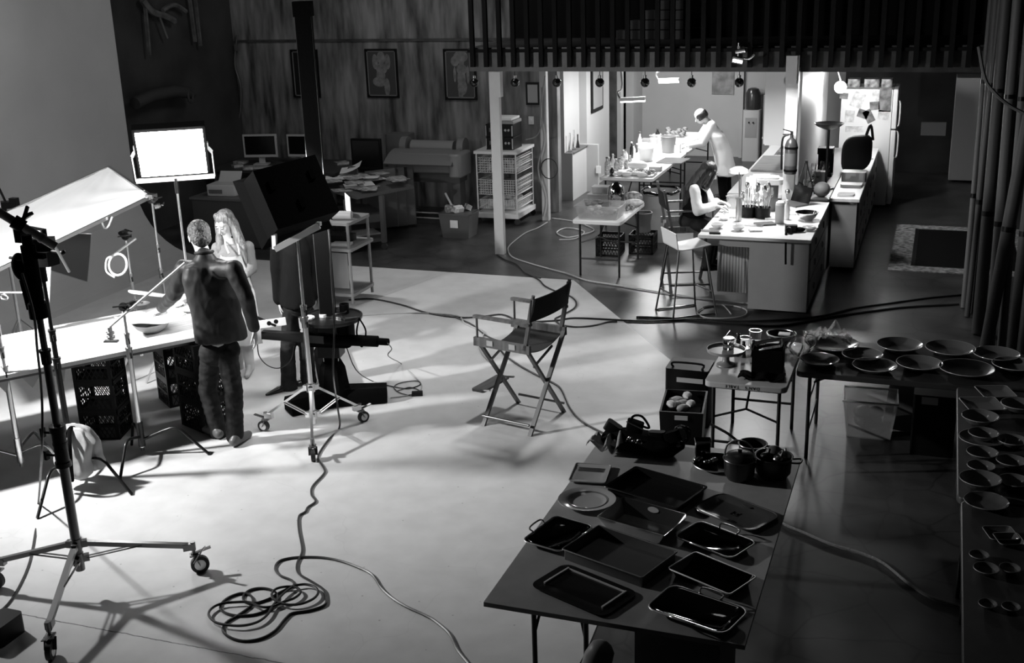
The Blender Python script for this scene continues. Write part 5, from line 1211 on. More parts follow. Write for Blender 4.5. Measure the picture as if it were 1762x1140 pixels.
swing(on(1134, 138, 18.6), on(1168, 137, 18.6), Vector((-4.35, 18.6, 2.62)), 'lit swing-arm work lamp farther back, close under the ceiling')
t = thing('clip_lamp', 'chrome spotlight clamped on the front of the loft railing', 'lamp', on(1276, 100, 14.1))
q = on(1270, 104, 14.05); MB().obox(q, (.13, .08, .07), Matrix.Rotation(.2, 3, 'Y')).build('lamp_head', M_steel, t, world=True); MB().obox(q+Vector((0, -.045, -.005)), (.11, .01, .03), Matrix.Rotation(.2, 3, 'Y')).build('diffuser', M_tube, t, world=True)
MB().tube(smooth_path([q+Vector((.05, 0, .03)), q+Vector((.13, 0, .02)), q+Vector((.19, 0, .07))], 4), .013, 8).build('bracket', M_chrome, t, world=True); MB().cyl(q+Vector((0, 0, .05)), q+Vector((0, .02, .2)), .012).cyl(q+Vector((-.03, 0, .1)), q+Vector((.08, 0, .12)), .03).bar(q+Vector((0, 0, .15)), q+Vector((0, .2, .15)), .03, .03).build('clamp', M_chrome, t, world=True)
# ------------------------------------------------------------------ kitchen contents
t = thing('framed_picture', 'tall dark picture on the white side wall of the kitchen', 'picture', (-5.55, 19.3, 1.3))
MB().box(-5.55, -5.52, 18.98, 19.66, 1.28, 2.1).build('frame', M_black, t, world=True); MB().box(-5.52, -5.515, 19.04, 19.6, 1.34, 2.04).build('print', M_grey, t, world=True)
one('poster', MB().obox(on(1244, 143, 22.58), (.42, .01, .42)), mat('poster_grey', .2, .6, scale=5, colramp=(.1, .35)), 'pale sketch poster high on the kitchen back wall', 'poster')
one('wall_switch', MB().obox((-5.34, 18.69, .38), (.08, .02, .12)), M_white_pl, 'white socket low on the white niche wall', 'switch')
struct('trim_3', MB().box(-3.62, -3.56, 22.5, 22.6, 0, 2.65), M_drywall)
for i, (u, h) in enumerate(((988, .3), (997, .32), (1003, .22))):
    q = Vector((-5.62, 18.0+.22*i, .785)); one('vase', MB().lathe([(0, 0), (.035, 0), (.03, .04), (.012, h*.6), (.014, h), (.009, h), (.008, h*.6), (0, .02)], q, 14), M_glass if i < 2 else M_dbottle, ('left tall glass in the wall niche', 'right tall glass in the wall niche', 'small dark bottle in the wall niche')[i], 'glass')
one('niche_shelf', MB().box(-5.68, -5.52, 17.92, 18.7, .78, .785), M_dgrey, 'dark slab lying on the sill of the wall niche', 'shelf')
t = thing('water_cooler', 'white water dispenser against the kitchen back wall', 'water cooler', (-3.34, 22.3, 0))
MB().rbox((0, 0, .48), (.32, .34, .96), .04).build('body', M_lgrey, t); MB().box(-.11, .11, -.175, -.165, .45, .82).build('dispensing_panel', M_grey, t)
for x in (-.04, .04): MB().cyl((x, -.17, .74), (x, -.2, .73), .012).build('tap', M_black, t)
MB().lathe([(.13, 0), (.14, .05), (.14, .3), (.1, .38), (.05, .4), (0, .4)], (0, 0, .96), 20).build('bottle', mat('dark_jug', .03, .2), t)
one('cupboard', MB().box(-3.12, -2.72, 22.1, 22.58, 0, 1.25), M_grey, 'grey low cupboard between water cooler and refrigerator', 'cupboard')
def fridge(P, w, d, h, label, side, rz=0.):
    t = thing('refrigerator', label, 'refrigerator', P, rz)
    MB().box(-w/2, w/2, -d/2, d/2, .03, h).build('body', M_white_pl, t, bevel=.008)
    for z0, z1 in ((.05, h*.66), (h*.67, h)):
        x0, x1 = (w/2+.005, w/2+.075) if side > 0 else (-w/2-.075, -w/2-.005)
        dr_ = MB().box(x0, x1, -d/2, d/2, z0, z1).build('door', M_white_pl, t, bevel=.012)
        xs = x1+.035 if side > 0 else x0-.035; xe = x1 if side > 0 else x0
        hz0, hz1 = (z1-.42, z1-.02) if z0 < .5 else (z0+.03, z0+.42)
        MB().tube(smooth_path([(xe, -d/2+.05, hz0), (xs, -d/2+.05, hz0+.05), (xs, -d/2+.05, hz1-.05), (xe, -d/2+.05, hz1)], 5), .012, 8).build('handle', M_white_pl, dr_)
    return t
fridge((-1.06, 18.75, 0), .74, .8, 1.78, 'white refrigerator covered in photos at the end of the right counter', 1)
fridge((-2.35, 20.6, 0), .62, .75, 1.72, 'white refrigerator farther back, left of the partition', -1)
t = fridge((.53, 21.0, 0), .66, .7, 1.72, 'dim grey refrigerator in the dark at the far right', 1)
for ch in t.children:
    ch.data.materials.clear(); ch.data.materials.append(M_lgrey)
one('wall_box', MB().obox((-.1, 21.05, .83), (.4, .1, .22)), M_grey, 'faint pale box on the dark wall left of the dim refrigerator', 'box')
ph = [(1452, 165, 14, 10, .1), (1476, 172, 20, 26, .35), (1485, 196, 18, 14, .3), (1507, 165, 12, 18, 0), (1523, 172, 20, 40, 0), (1520, 198, 18, 16, .1), (1495, 200, 14, 22, -.5), (1462, 200, 16, 20, .05), (1505, 182, 16, 14, -.1), (1470, 222, 30, 10, 0)]
for i, (u, v, w_, h_, a) in enumerate(ph):
    q = on(u, v, 18.34); s_ = mpx(q)
    one('photo_print', MB().obox((0, 0, 0), (w_*s_, .004, h_*s_), Matrix.Rotation(a, 3, 'Y')), [mat('photo_dark', .1, .4, scale=9, colramp=(.01, .3)), mat('photo_pale', .5, .4, scale=12, colramp=(.3, .8))][i % 2], 'photo or note stuck on the side of the photo-covered refrigerator', 'photo', (q.x, 18.345, q.z), 'photos on the refrigerator side')
for i, (x, w_) in enumerate(((-1.28, .18), (-1.02, .22), (-.8, .16))):
    one('basket', MB().rbox((0, 0, .06), (w_, .25, .12), .04), M_magaz, ('left', 'middle', 'right')[i]+' one of the things on top of the photo-covered refrigerator', 'basket', (x, 18.72, 1.781))
# counters
def cabinet(x0, x1, y0, y1, z1, label, m=M_cab, drawers=(), name='counter', top=M_white_pl):
    t = thing(name, label, 'counter', ((x0+x1)/2, (y0+y1)/2, 0))
    MB().box(x0+.03, x1-.03, y0+.03, y1-.03, .05, z1-.04).build('body', m, t, world=True)
    MB().box(x0, x1, y0, y1, z1-.04, z1).build('worktop', top, t, world=True, bevel=.004)
    MB().box(x0+.08, x1-.08, y0+.08, y1-.08, 0, .05).build('plinth', M_black, t, world=True)
    for (ya, yb, za, zb) in drawers:
        d_ = MB().box(x1-.03, x1-.01, ya, yb, za, zb).build('drawer', m, t, world=True, bevel=.003)
        c_ = Vector((x1-.003, (ya+yb)/2, (za+zb)/2)); MB().tube([c_+Vector((.004, .035*math.cos(i*PI/8), .035*math.sin(i*PI/8))) for i in range(16)], .006, 6, True).build('ring_pull', M_dsteel, d_, world=True)
    return t
isl = thing('work_island', 'white work island strewn with bowls, utensils and papers', 'island', (-1.76, 13.2, 0))
MB().box(-2.36, -1.17, 12.12, 14.12, .875, .91).build('worktop', M_white_pl, isl, world=True, bevel=.004)
MB().box(-1.84, -1.21, 12.36, 14.1, .05, .875).build('cabinet_body', M_cab, isl, world=True); MB().box(-2.3, -1.84, 12.36, 12.4, .74, .875).build('apron_panel', M_cab, isl, world=True)
for y0, y1 in ((12.4, 13.2), (13.22, 14.05)):
    for z0, z1 in ((.1, .38), (.4, .62), (.64, .85)):
        d_ = MB().box(-1.21, -1.19, y0, y1, z0, z1).build('drawer', M_cab, isl, world=True); c_ = Vector((-1.18, (y0+y1)/2, (z0+z1)/2)); MB().tube([c_+Vector((0, .035*math.cos(i*PI/8), .035*math.sin(i*PI/8))) for i in range(16)], .006, 6, True).build('ring_pull', M_dsteel, d_, world=True)
for x in (-2.3, -1.86): MB().box(x-.02, x+.02, 13.9, 13.94, 0, .875).build('leg', M_cab, isl, world=True)
sl_ = MB()
for i in range(12): x = -2.24+i*.034; sl_.box(x, x+.028, 12.72, 12.74, .12, .87)
sl_.box(-2.25, -1.83, 12.74, 12.75, .12, .87); sl_.build('slatted_panel', M_lgrey, isl, world=True)
cabinet(-1.19, -.84, 14.36, 18.3, .91, 'long narrow counter with drawers leading to the photo-covered refrigerator', M_cab, [(14.5+i*.62, 15.05+i*.62, z0, z1) for i in range(6) for z0, z1 in ((.12, .45), (.48, .84))])
one('counter', MB().box(-1.58, -1.2, 14.4, 18.3, .87, .905).box(-1.56, -1.2, 14.45, 18.3, 0, .87), M_cab, 'pale shelf counter against the partition behind the long narrow counter', 'counter')
t = thing('sink_counter', 'white counter with sink and wooden board left of the partition', 'counter', (-2.1, 17.2, 0))
MB().box(-2.42, -1.78, 14.5, 19.4, .05, .87).build('body', M_cab, t, world=True); MB().box(-2.45, -1.78, 14.45, 17.4, .87, .91).box(-2.45, -1.78, 18.6, 19.4, .87, .91).box(-2.45, -2.3, 17.4, 18.6, .87, .91).box(-1.9, -1.78, 17.4, 18.6, .87, .91).build('worktop', M_white_pl, t, world=True)
MB().box(-2.3, -1.9, 17.4, 18.6, .70, .72).box(-2.3, -2.28, 17.4, 18.6, .72, .915).box(-1.92, -1.9, 17.4, 18.6, .72, .915).box(-2.28, -1.92, 17.4, 17.42, .72, .915).box(-2.28, -1.92, 18.58, 18.6, .72, .915).box(-2.28, -1.92, 17.98, 18.0, .72, .915).build('sink', M_white_pl, t, world=True)
one('butcher_board', MB().box(-2.4, -1.9, 16.0, 17.2, .912, .94), M_wood, 'brown wooden cutting board on the sink counter', 'cutting board')
t = thing('wall_cabinet', 'white upper cabinet on the left of the partition', 'cabinet', (-1.93, 16.4, 1.4)); MB().box(-2.1, -1.76, 15.1, 17.9, 1.42, 2.5).build('body', M_white_pl, t, world=True)
for i in range(4): d_ = MB().box(-2.12, -2.1, 15.12+.7*i, 15.8+.7*i, 1.43, 2.49).build('door', M_white_pl, t, world=True); MB().cyl((-2.12, 15.2+.7*i, 1.5), (-2.15, 15.2+.7*i, 1.5), .012).build('knob', M_steel, d_, world=True)
# extinguisher on the post
q = Vector((-1.64, 14.065, 1.25)); t = thing('fire_extinguisher', 'fire extinguisher hung on the white post at the end of the island', 'extinguisher', q)
MB().lathe([(0, 0), (.07, 0), (.075, .03), (.075, .34), (.055, .4), (.02, .43), (.02, .46), (0, .46)], (0, 0, 0), 24).build('cylinder', mat('extinguisher_grey', .04, .3), t); MB().lathe([(.0765, .1), (.0765, .25)], (0, 0, 0), 24).build('label_band', M_dgrey, t)
for z in (.03, .3): MB().lathe([(.079, z), (.079, z+.025)], (0, 0, 0), 24).build('strap', M_blackm, t)
MB().box(-.03, .03, .05, .095, .2, .35).build('wall_bracket', M_steel, t); MB().obox((0, 0, .48), (.03, .03, .05)).bar((0, 0, .5), (-.1, -.03, .53), .02, .012).bar((0, 0, .47), (-.1, -.03, .47), .02, .012).build('valve', M_blackmet, t); MB().tube(smooth_path([(-.03, -.02, .47), (-.1, -.03, .42), (-.105, -.03, .2), (-.1, -.03, .05)], 5), .012, 8).build('hose', M_black, t)
one('door_knob', MB().ell(Vector((-1.67, 14.13, 1.02)), .03, 14, 10), M_steel, 'round knob on the white post below the extinguisher', 'knob')
t = thing('torchiere_lamp', 'black floor lamp with a wide dish shade beside the island', 'lamp', (-1.30, 15.0, .91)); MB().cyl((0, 0, 0), (0, 0, .74), .017).build('pole', M_blackmet, t); MB().lathe([(0, .74), (.05, .74), (.14, .78), (.185, .815), (.18, .82), (.13, .79), (.04, .76), (0, .76)], (0, 0, 0), 28).build('lamp_shade', M_steel, t); MB().cyl((0, 0, 0), (0, 0, .015), .1, n=20).build('base', M_blackmet, t)
q = on(1446, 150, 17.3); t = thing('work_lamp', 'dazzling lit lamp on a jointed arm beside the photo-covered refrigerator', 'lamp', q); MB().ell(q, .085, 18, 12).build('bulb', M_lampg, t, world=True); MB().tube([q+Vector((0, 0, .08)), q+Vector((-.05, 0, .25)), Vector((q.x-.1, q.y, 2.62))], .012, 6).build('arm', M_steel, t, world=True)
# things on the island
IZ = .912
def isle(u, v, z=IZ): return at(u, v, z)
bowlset = [(1234, 392, .075, .05, M_white_pl, 'front-left small white bowl on the island, left one'), (1270, 396, .07, .045, M_white_pl, 'small white bowl at the island front edge, middle one'), (1246, 378, .06, .03, M_white_pl, 'shallow white dish behind the front bowls on the island'), (1388, 378, .13, .09, M_silver, 'large steel mixing bowl on the right of the island'), (1394, 396, .085, .04, M_bin, 'clear bowl of dark berries at the front right of the island'), (1247, 368, .03, .03, M_bin, 'tiny clear cup by the working hands on the island')]
for u, v, r, h, m, l in bowlset: p = isle(u, v); bowl('bowl', (p.x, p.y, IZ), r, h, m, l)
p = isle(1394, 396); one('berries', MB().ell((0, 0, .028), (.065, .065, .018), 16, 8), M_food, 'dark berries in the clear bowl on the island', 'fruit', (p.x, p.y, IZ))
p = isle(1372, 390); one('wrapped_food', MB().ell((0, 0, .045), (.09, .07, .045), 16, 10), M_film, 'plastic-wrapped food left of the berry bowl', 'food', (p.x, p.y, IZ))
p = isle(1271, 379); t = thing('knife_holder', 'tall steel cylinder holding one long knife on the island', 'knife holder', (p.x, p.y, IZ)); MB().cyl((0, 0, 0), (0, 0, .26), .036, n=20).build('cylinder', M_steel, t); MB().cyl((0, 0, .2), (-.01, 0, .55), .006).build('utensil', M_steel, t)
for k, (u, v) in enumerate(((1288, 372), (1312, 374))):
    p = isle(u, v); t = thing('utensil_crock', ('left', 'right')[k]+' dark crock crammed with steel utensils on the island', 'utensil crock', (p.x, p.y, IZ)); MB().lathe([(0, 0), (.085, 0), (.09, .12), (.083, .12), (.078, .01), (0, .01)], (0, 0, 0), 24).build('crock', M_black, t)
    for i in range(13):
        a = random.uniform(0, 2*PI); r0 = random.uniform(.01, .06); L = random.uniform(.24, .36)
        tip = Vector((math.cos(a)*(r0+.05), math.sin(a)*(r0+.05), L)); m = MB().cyl((math.cos(a)*r0, math.sin(a)*r0, .02), tip, .005, n=6)
        if i % 3 == 0: m.ell(tip, (.025, .012, .04), 10, 8)
        elif i % 3 == 1: m.obox(tip, (.04, .006, .07), RZ(a))
        else: m.tube([tip+Vector((.022*math.cos(b), 0, .03*math.sin(b))) for b in [j*PI/6 for j in range(12)]], .002, 4, True)
        one('kitchen_utensil', m, M_steel if i % 4 else M_white_pl, 'kitchen utensil standing in a dark crock on the island', 'utensil', (p.x, p.y, IZ+.012), 'utensils in the crocks')
p = isle(1325, 362); t = thing('glass_canister', 'tall dark canister with a folded white towel on top, behind the utensils', 'canister', (p.x, p.y, IZ)); MB().lathe([(0, 0), (.07, 0), (.085, .1), (.088, .3), (.07, .31), (0, .31)], (0, 0, 0), 24).build('canister', mat('smoky_glass', .12, .15), t)
one('folded_towel', MB().rbox((0, 0, .03), (.3, .2, .06), .05).rbox((-.02, 0, .07), (.26, .18, .03), .05), M_shirt, 'folded white towel laid over the dark canister', 'towel', (p.x-.02, p.y, IZ+.315), None, .2)
for i in range(3): p = isle(1293+7*i, 352-3*i); one('recipe_sheet', MB().obox((0, 0, .15), (.2, .004, .28), RZ(.2*i-.2)@Matrix.Rotation(-.2, 3, 'X')), M_paper, ('left', 'middle', 'right')[i]+' white recipe sheet standing behind the utensils', 'paper', (p.x, p.y+.1, IZ+.02))
p = isle(1341, 383); t = thing('salt_canister', 'pale cylinder canister in the middle of the island', 'canister', (p.x, p.y, IZ)); MB().cyl((0, 0, 0), (0, 0, .2), .05, n=20).build('body', M_lgrey, t); MB().lathe([(.05, .2), (.045, .23), (.02, .25), (0, .25)], (0, 0, 0), 20).build('lid', M_white_pl, t)
p = isle(1353, 377); one('bottle', MB().lathe([(0, 0), (.035, 0), (.035, .14), (.015, .18), (.015, .22), (0, .22)], p, 16), M_white_pl, 'small white bottle beside the pale canister', 'bottle')
p = isle(1365, 352); t = thing('laptop', 'dark laptop half open near the white post on the island', 'laptop', (p.x, p.y, IZ), -.7); MB().box(-.15, .15, -.1, .1, 0, .02).build('keyboard', M_dgrey, t); MB().obox((0, .13, .1), (.3, .012, .21), Matrix.Rotation(-.35, 3, 'X')).build('screen', M_screen, t)
p = isle(1412, 338); t = thing('desk_globe', 'round grey ball object on a flat tray at the back right of the island', 'globe', (p.x, p.y-.1, IZ)); MB().ell((.02, 0, .11), (.1, .1, .09), 24, 16).build('ball', mat('globe_grey', .2, .6), t); MB().rbox((-.06, -.02, .01), (.36, .26, .02), .02).build('tray', M_dgrey, t)
p = isle(1383, 336); m = MB()
for a, b in (((-.12, 0, 0), (.0, .02, .42)), ((.12, .05, 0), (.0, .02, .42)), ((-.1, .1, 0), (.1, .08, .2)), ((-.07, 0, .15), (.1, .04, .05)), ((0, .1, 0), (.02, .02, .42))): m.cyl(a, b, .008, n=8)
one('tangled_stand', m, M_dsteel, 'spindly metal folding stand behind the round ball on the island', 'stand', (p.x, p.y+.05, IZ))
p = isle(1361, 398); t = thing('camera', 'dark camera lying at the front of the island with its strap hanging down', 'camera', (p.x, p.y, IZ), .2); MB().rbox((0, 0, .035), (.13, .08, .07), .02).build('body', M_black, t); MB().cyl((-.02, -.03, .035), (-.03, -.1, .035), .032, n=18).build('lens', M_black, t); MB().ell((.09, -.01, .025), (.06, .05, .025)).build('pouch', M_blackm, t)
MB().tube(smooth_path([(-.04, -.02, .05), (-.06, -.12, .02), (-.065, -.17, -.01), (-.06, -.172, -.2), (-.055, -.17, -.32)], 5), .012, 6).build('strap', M_blackm, t)
for i, (u, v, w_, h_, a, m) in enumerate(((1222, 398, .2, .03, .0, M_steel), (1316, 386, .22, .14, .5, M_dgrey), (1330, 376, .18, .12, .2, M_paper), (1300, 397, .14, .09, .3, M_foodl), (1290, 388, .3, .06, -.1, M_bin), (1362, 368, .2, .12, .1, M_paper), (1260, 374, .18, .06, 0, M_paper), (1230, 402, .12, .03, .1, M_black))):
    p = isle(u, v); one('island_clutter' if 0 else ('knife', 'folder', 'paper_pad', 'food_packet', 'wrapped_roll', 'paper_pad', 'paper_towel', 'marker')[i], MB().rbox((0, 0, .008), (w_, h_, .016), .01, RZ(a)), m, ('knife lying at the front left corner of the island', 'dark folder lying in the middle of the island', 'white pad behind the dark folder', 'small pale food packet at the front of the island', 'clear wrapped roll in front of the steel cylinder', 'white pad left of the steel mixing bowl', 'paper towel by the working hands', 'black marker on the island front edge')[i], ('knife', 'folder', 'paper', 'food', 'wrap', 'paper', 'paper', 'marker')[i], (p.x, p.y, IZ))
p = isle(1268, 358); t = thing('storage_cup', 'clear plastic tub by the seated person on the island', 'tub', (p.x-.03, p.y, IZ)); MB().lathe([(0, 0), (.08, 0), (.1, .14), (.105, .145), (.095, .14), (.075, .01), (0, .01)], (0, 0, 0), 24).build('tub_body', M_bin, t)
p = isle(1268, 350); t = thing('task_lamp', 'small lamp with a white dome shade on the far side of the island', 'lamp', (p.x+.0, p.y+.25, IZ)); MB().cyl((0, 0, 0), (0, 0, .34), .009).build('pole', M_steel, t); MB().lathe([(.12, .33), (.11, .37), (.05, .40), (0, .405)], (-.03, 0, 0), 20).build('lamp_shade', M_white_pl, t); MB().cyl((0, 0, 0), (0, 0, .012), .06).build('base', M_steel, t)
# things on the long narrow counter
t = thing('shoulder_bag', 'dark cloth bag standing on the long narrow counter', 'bag', (-1.03, 16.3, .912)); m = MB(); m.ell((0, 0, 0), 1, 20, 14); m.v = [Vector((math.copysign(abs(p.x)**.6, p.x)*.2, math.copysign(abs(p.y)**.6, p.y)*.12, .24+math.copysign(abs(p.z)**.6, p.z)*.24+.05*p.x)) for p in m.v]; m.build('body', mat('bag_cloth', .04, .8), t); MB().tube(smooth_path([(.1, 0, .45), (.16, 0, .62), (.2, 0, .42)], 5), .02, 6).build('handle', mat('bag_cloth', .04, .8), t)
t = thing('coffee_maker', 'black coffee machine on the pale shelf counter', 'coffee machine', (-1.4, 15.9, .907)); MB().box(-.1, .1, -.1, .1, 0, .04).box(-.1, .1, .04, .1, .04, .34).box(-.1, .1, -.1, .1, .3, .38).build('body', M_black, t); MB().lathe([(0, .045), (.065, .05), (.075, .12), (.05, .2), (0, .2)], (0, -.02, 0), 18).build('carafe', M_glass, t)
for i, (x, y, w_, h_, m, l) in enumerate(((-1.0, 15.2, .26, .03, M_lgrey, 'open book on the near end of the narrow counter'), (-1.02, 14.6, .2, .02, M_paper, 'white sheet at the very front of the narrow counter'), (-1.4, 15.3, .16, .16, M_grey, 'grey box behind the dish-shaded lamp'), (-1.0, 15.6, .3, .12, M_lgrey, 'pale rounded case on the narrow counter before the dark bag'), (-.98, 17.3, .16, .1, M_white_pl, 'white box near the refrigerator on the narrow counter'))):
    one(('book', 'paper', 'box', 'case', 'box')[i], MB().rbox((0, 0, h_/2), (w_, w_*.8, h_), .03), m, l, ('book', 'paper', 'box', 'case', 'box')[i], (x, y, .912))
gl = None
for i in range(10):
    x, y = -1.45+random.uniform(-.08, .1), 14.75+random.uniform(-.25, 2.4)
    if gl is None: gl = one('stem_glass', MB().lathe([(0, 0), (.032, .002), (.004, .01), (.004, .09), (.03, .12), (.034, .17), (.028, .2), (.026, .2), (.03, .165), (.026, .12), (0, .1)], (0, 0, 0), 14), M_glass, 'clear stemmed glass on the shelf counter against the partition', 'glass', (x, y, .907), 'glasses against the partition')
    else: dup(gl, (x, y, .907))
# long kitchen table things
TZ2 = .742
def kt(u, v):
    p = at(u, v, TZ2); p.x = max(-4.54, min(-3.86, p.x)); return p
for i, (u, v, h, r, m) in enumerate(((1039, 300, .26, .034, M_label), (1048, 298, .24, .032, M_label), (1056, 292, .22, .03, M_dbottle), (1060, 296, .2, .035, M_label), (1066, 290, .16, .04, M_label), (1044, 293, .25, .03, M_white_pl), (1071, 262, .34, .035, M_white_pl), (1080, 272, .26, .03, M_dbottle), (1073, 279, .2, .04, M_white_pl), (1078, 289, .14, .04, M_label), (1099, 242, .22, .04, M_dbottle), (1084, 284, .15, .035, M_label), (1070, 286, .18, .03, M_label), (1064, 281, .21, .03, M_label), (1087, 270, .2, .035, M_white_pl), (1053, 303, .14, .035, M_dbottle))):
    p = kt(u, v); t = thing('bottle', 'condiment bottle in the crowd at the near left of the long white table', 'bottle', (p.x, p.y, TZ2), 0, 'bottles on the long kitchen table')
    MB().lathe([(0, 0), (r, 0), (r, h*.62), (r*.45, h*.8), (r*.42, h*.92), (0, h*.92)], (0, 0, 0), 14).build('bottle_body', m, t); MB().cyl((0, 0, h*.915), (0, 0, h), r*.5, n=12).build('cap', M_white_pl if i % 2 else M_dgrey, t)
t_ = [('pot', 1112, 276, .12, .2, M_white_pl, 'big white lidded tub on the long table'), ('bucket', 1150, 262, .12, .26, mat('amber_bucket', .2, .35), 'grey tall bucket on the long table'), ('bowl', 1104, 258, .12, .1, M_white_pl, 'wide white bowl behind the lidded tub'), ('jar', 1115, 247, .07, .14, M_lgrey, 'pale jar farther back on the long table'), ('jar', 1128, 243, .07, .12, M_white_pl, 'white jar behind the tall bucket')]
for nm_, u, v, r, h, m, l in t_:
    p = kt(u, v); t = thing(nm_, l, nm_, (p.x, p.y, TZ2)); MB().lathe([(0, 0), (r*.85, 0), (r, h), (r*.93, h), (r*.8, .02), (0, .02)], (0, 0, 0), 24).build('vessel', m, t); MB().tube([(r*1.02*math.cos(i*PI/10), r*1.02*math.sin(i*PI/10), h) for i in range(20)], .008, 6, True).build('rim', m, t)
p = kt(1100, 303); t = thing('sheet_pan', 'steel sheet pan of vegetables at the near end of the long table', 'pan', (p.x-.02, p.y+.1, TZ2)); MB().rbox((0, 0, .006), (.46, .34, .012), .03).build('pan', M_steel, t); MB().tube([(sx*.23, sy*.17, .02) for sx, sy in ((-1, -1), (1, -1), (1, 1), (-1, 1))], .006, 6, True).build('rim', M_steel, t)
for i in range(22): one('vegetable', MB().ell((0, 0, .03), (.03+.012*random.random(), .03, .028), 12, 8), M_food if i % 3 else M_foodl, 'small round vegetable in the pile on the sheet pan', 'vegetable', (p.x+random.uniform(-.16, .2), p.y+.1+random.uniform(-.1, .12), TZ2+.012), 'vegetables on the sheet pan')
p = kt(1065, 303); 
for i in range(5): one('wrapped_bread', MB().ell((0, 0, .035), (.08, .05, .035), 14, 8), M_shirt, 'white wrapped packet beside the sheet pan', 'packet', (p.x+.11*i-.1, p.y+.04*(i % 2), TZ2), 'white packets on the long table')
p = kt(1152, 275); one('baking_tray', MB().rbox((0, 0, .008), (.4, .5, .016), .02), M_dsteel, 'flat brown tray under the tall bucket edge of the long table', 'tray', (p.x+.08, p.y-.1, TZ2), None, -.1)
p = kt(1097, 292); one('plastic_bag', MB().ell((0, 0, .07), (.15, .12, .07), 18, 12), M_shirt, 'white bag slumped in front of the lidded tub', 'bag', (p.x, p.y, TZ2))
p = kt(1128, 293); one('egg_box', MB().rbox((0, 0, .03), (.18, .12, .06), .01), M_lgrey, 'small patterned carton on the long table', 'carton', (p.x, p.y, TZ2))
p = kt(1162, 262); one('milk_carton', MB().box(-.05, .05, -.05, .05, 0, .13), M_white_pl, 'small white carton near the cook', 'carton', (p.x+.03, p.y, TZ2))
p = kt(1195, 235)
for i in range(12): one('salad_leaf', MB().ell((0, 0, .05), (.06, .05, .04), 10, 7, RZ(i)), M_food, 'leafy vegetable heaped in front of the cook', 'vegetable', (p.x-.35+random.uniform(-.16, .16), p.y+random.uniform(-.15, .2), TZ2+.03*(i % 3)), 'leaves in front of the cook')
p = kt(1090, 255); one('clear_box', MB().rbox((0, 0, .07), (.26, .2, .14), .02), M_bin, 'clear box with lid at the left edge of the long table', 'box', (p.x+.02, p.y+.15, TZ2))
# small table: bin, boxes, foil bag
t = thing('plastic_bin', 'clear plastic bin of packets at the front of the small white table', 'bin', (-3.85, 13.58, .732))
m = MB(); r1, r2 = (.24, .17), (.28, .2); m.add([(sx*a, sy*b, z) for z, (a, b) in ((0, r1), (.16, r2)) for sx, sy in ((-1, -1), (1, -1), (1, 1), (-1, 1))]+[(sx*(a-.006), sy*(b-.006), z) for z, (a, b) in ((.16, r2), (.006, r1)) for sx, sy in ((-1, -1), (1, -1), (1, 1), (-1, 1))], [(0, 3, 2, 1)]+[(j*4+i, j*4+(i+1) % 4, j*4+4+(i+1) % 4, j*4+4+i) for j in range(3) for i in range(4)]+[(12, 13, 14, 15)]); m.build('bin_body', M_bin, t)
MB().tube([(sx*.285, sy*.205, .16) for sx, sy in ((-1, -1), (1, -1), (1, 1), (-1, 1))], .01, 6, True).build('rim', M_bin, t)
for i in range(12): one('food_packet', MB().ell((0, 0, .05), (.08, .05, .035), 12, 8, RZ(i*.9)), [M_food, M_foodl, M_film, M_dgrey][i % 4], 'packet of food heaped in the clear plastic bin', 'packet', (-3.85+random.uniform(-.16, .16), 13.58+random.uniform(-.09, .09), .745+.05*(i // 5)), 'packets in the clear bin')
for i, (w_, h_, z, m) in enumerate(((.36, .1, .732, M_dgrey), (.3, .1, .833, M_lgrey), (.2, .09, .934, M_steel))): one('storage_box', MB().rbox((0, 0, h_/2), (w_, w_*.7, h_-.004), .01).rbox((0, 0, h_-.006), (w_+.02, w_*.7+.02, .01), .01), m, ('dark wide box at the bottom of the stack on the small white table', 'pale box in the middle of the stack on the small white table', 'small steel box on top of the stack on the small white table')[i], 'box', (-3.98, 14.05, z))
one('foil_bag', MB().lathe([(.08, 0), (.1, .1), (.11, .22), (.09, .32), (.02, .38), (0, .38)], (0, 0, 0), 20, 1, .5), M_silver, 'shiny foil bag standing on the small white table', 'bag', (-3.74, 13.9, .732), None, .2)
one('bread_loaf', MB().ell((0, 0, .05), (.14, .07, .05), 16, 10), M_foodl, 'pale loaf at the right of the small white table', 'bread', (-3.6, 14.2, .74), None, .4)
one('leafy_greens', MB().ell((0, 0, .08), (.13, .12, .08), 16, 10), M_food, 'bunch of dark greens at the back of the small white table', 'greens', (-3.66, 14.42, .732))
for i in range(3): one('onion', MB().ell((0, 0, .03), .03, 12, 8), M_food, 'small round onion at the right edge of the small white table', 'onion', (-3.62+.05*(i % 2), 13.98+.06*i, .732), 'onions on the small table')
t = thing('rubbish_barrel', 'tall white plastic barrel with a black liner behind the small table', 'barrel', (-3.55, 15.55, 0)); MB().lathe([(0, 0), (.2, 0), (.235, .1), (.25, .4), (.255, .66), (.27, .67), (.27, .69), (.24, .69), (.23, .1), (0, .08)], (0, 0, 0), 28).build('barrel_body', M_lgrey, t); MB().tube([(.262*math.cos(i*PI/12), .262*math.sin(i*PI/12), .695+.01*math.sin(i*2)) for i in range(24)], .02, 6, True).build('liner', M_blackgl, t); MB().lathe([(.24, .62), (.2, .6), (0, .58)], (0, 0, 0), 24).build('liner_inside', M_blackgl, t)
crates(Vector((-4.02, 14.62, 0)), .05, 1, 'under the left of the small white table'); crates(Vector((-3.62, 14.82, 0)), .05, 1, 'under a dark bucket beside the barrel')
bowl('mesh_bucket', (-3.62, 14.82, .278), .12, .26, M_dgrey, 'dark bucket standing upside on the crate beside the barrel', 'bucket', foot=.8)
one('speaker_box', MB().box(-2.98, -2.7, 15.0, 15.3, 0, .3), M_dgrey, 'dark box on the floor behind the seated person', 'box')
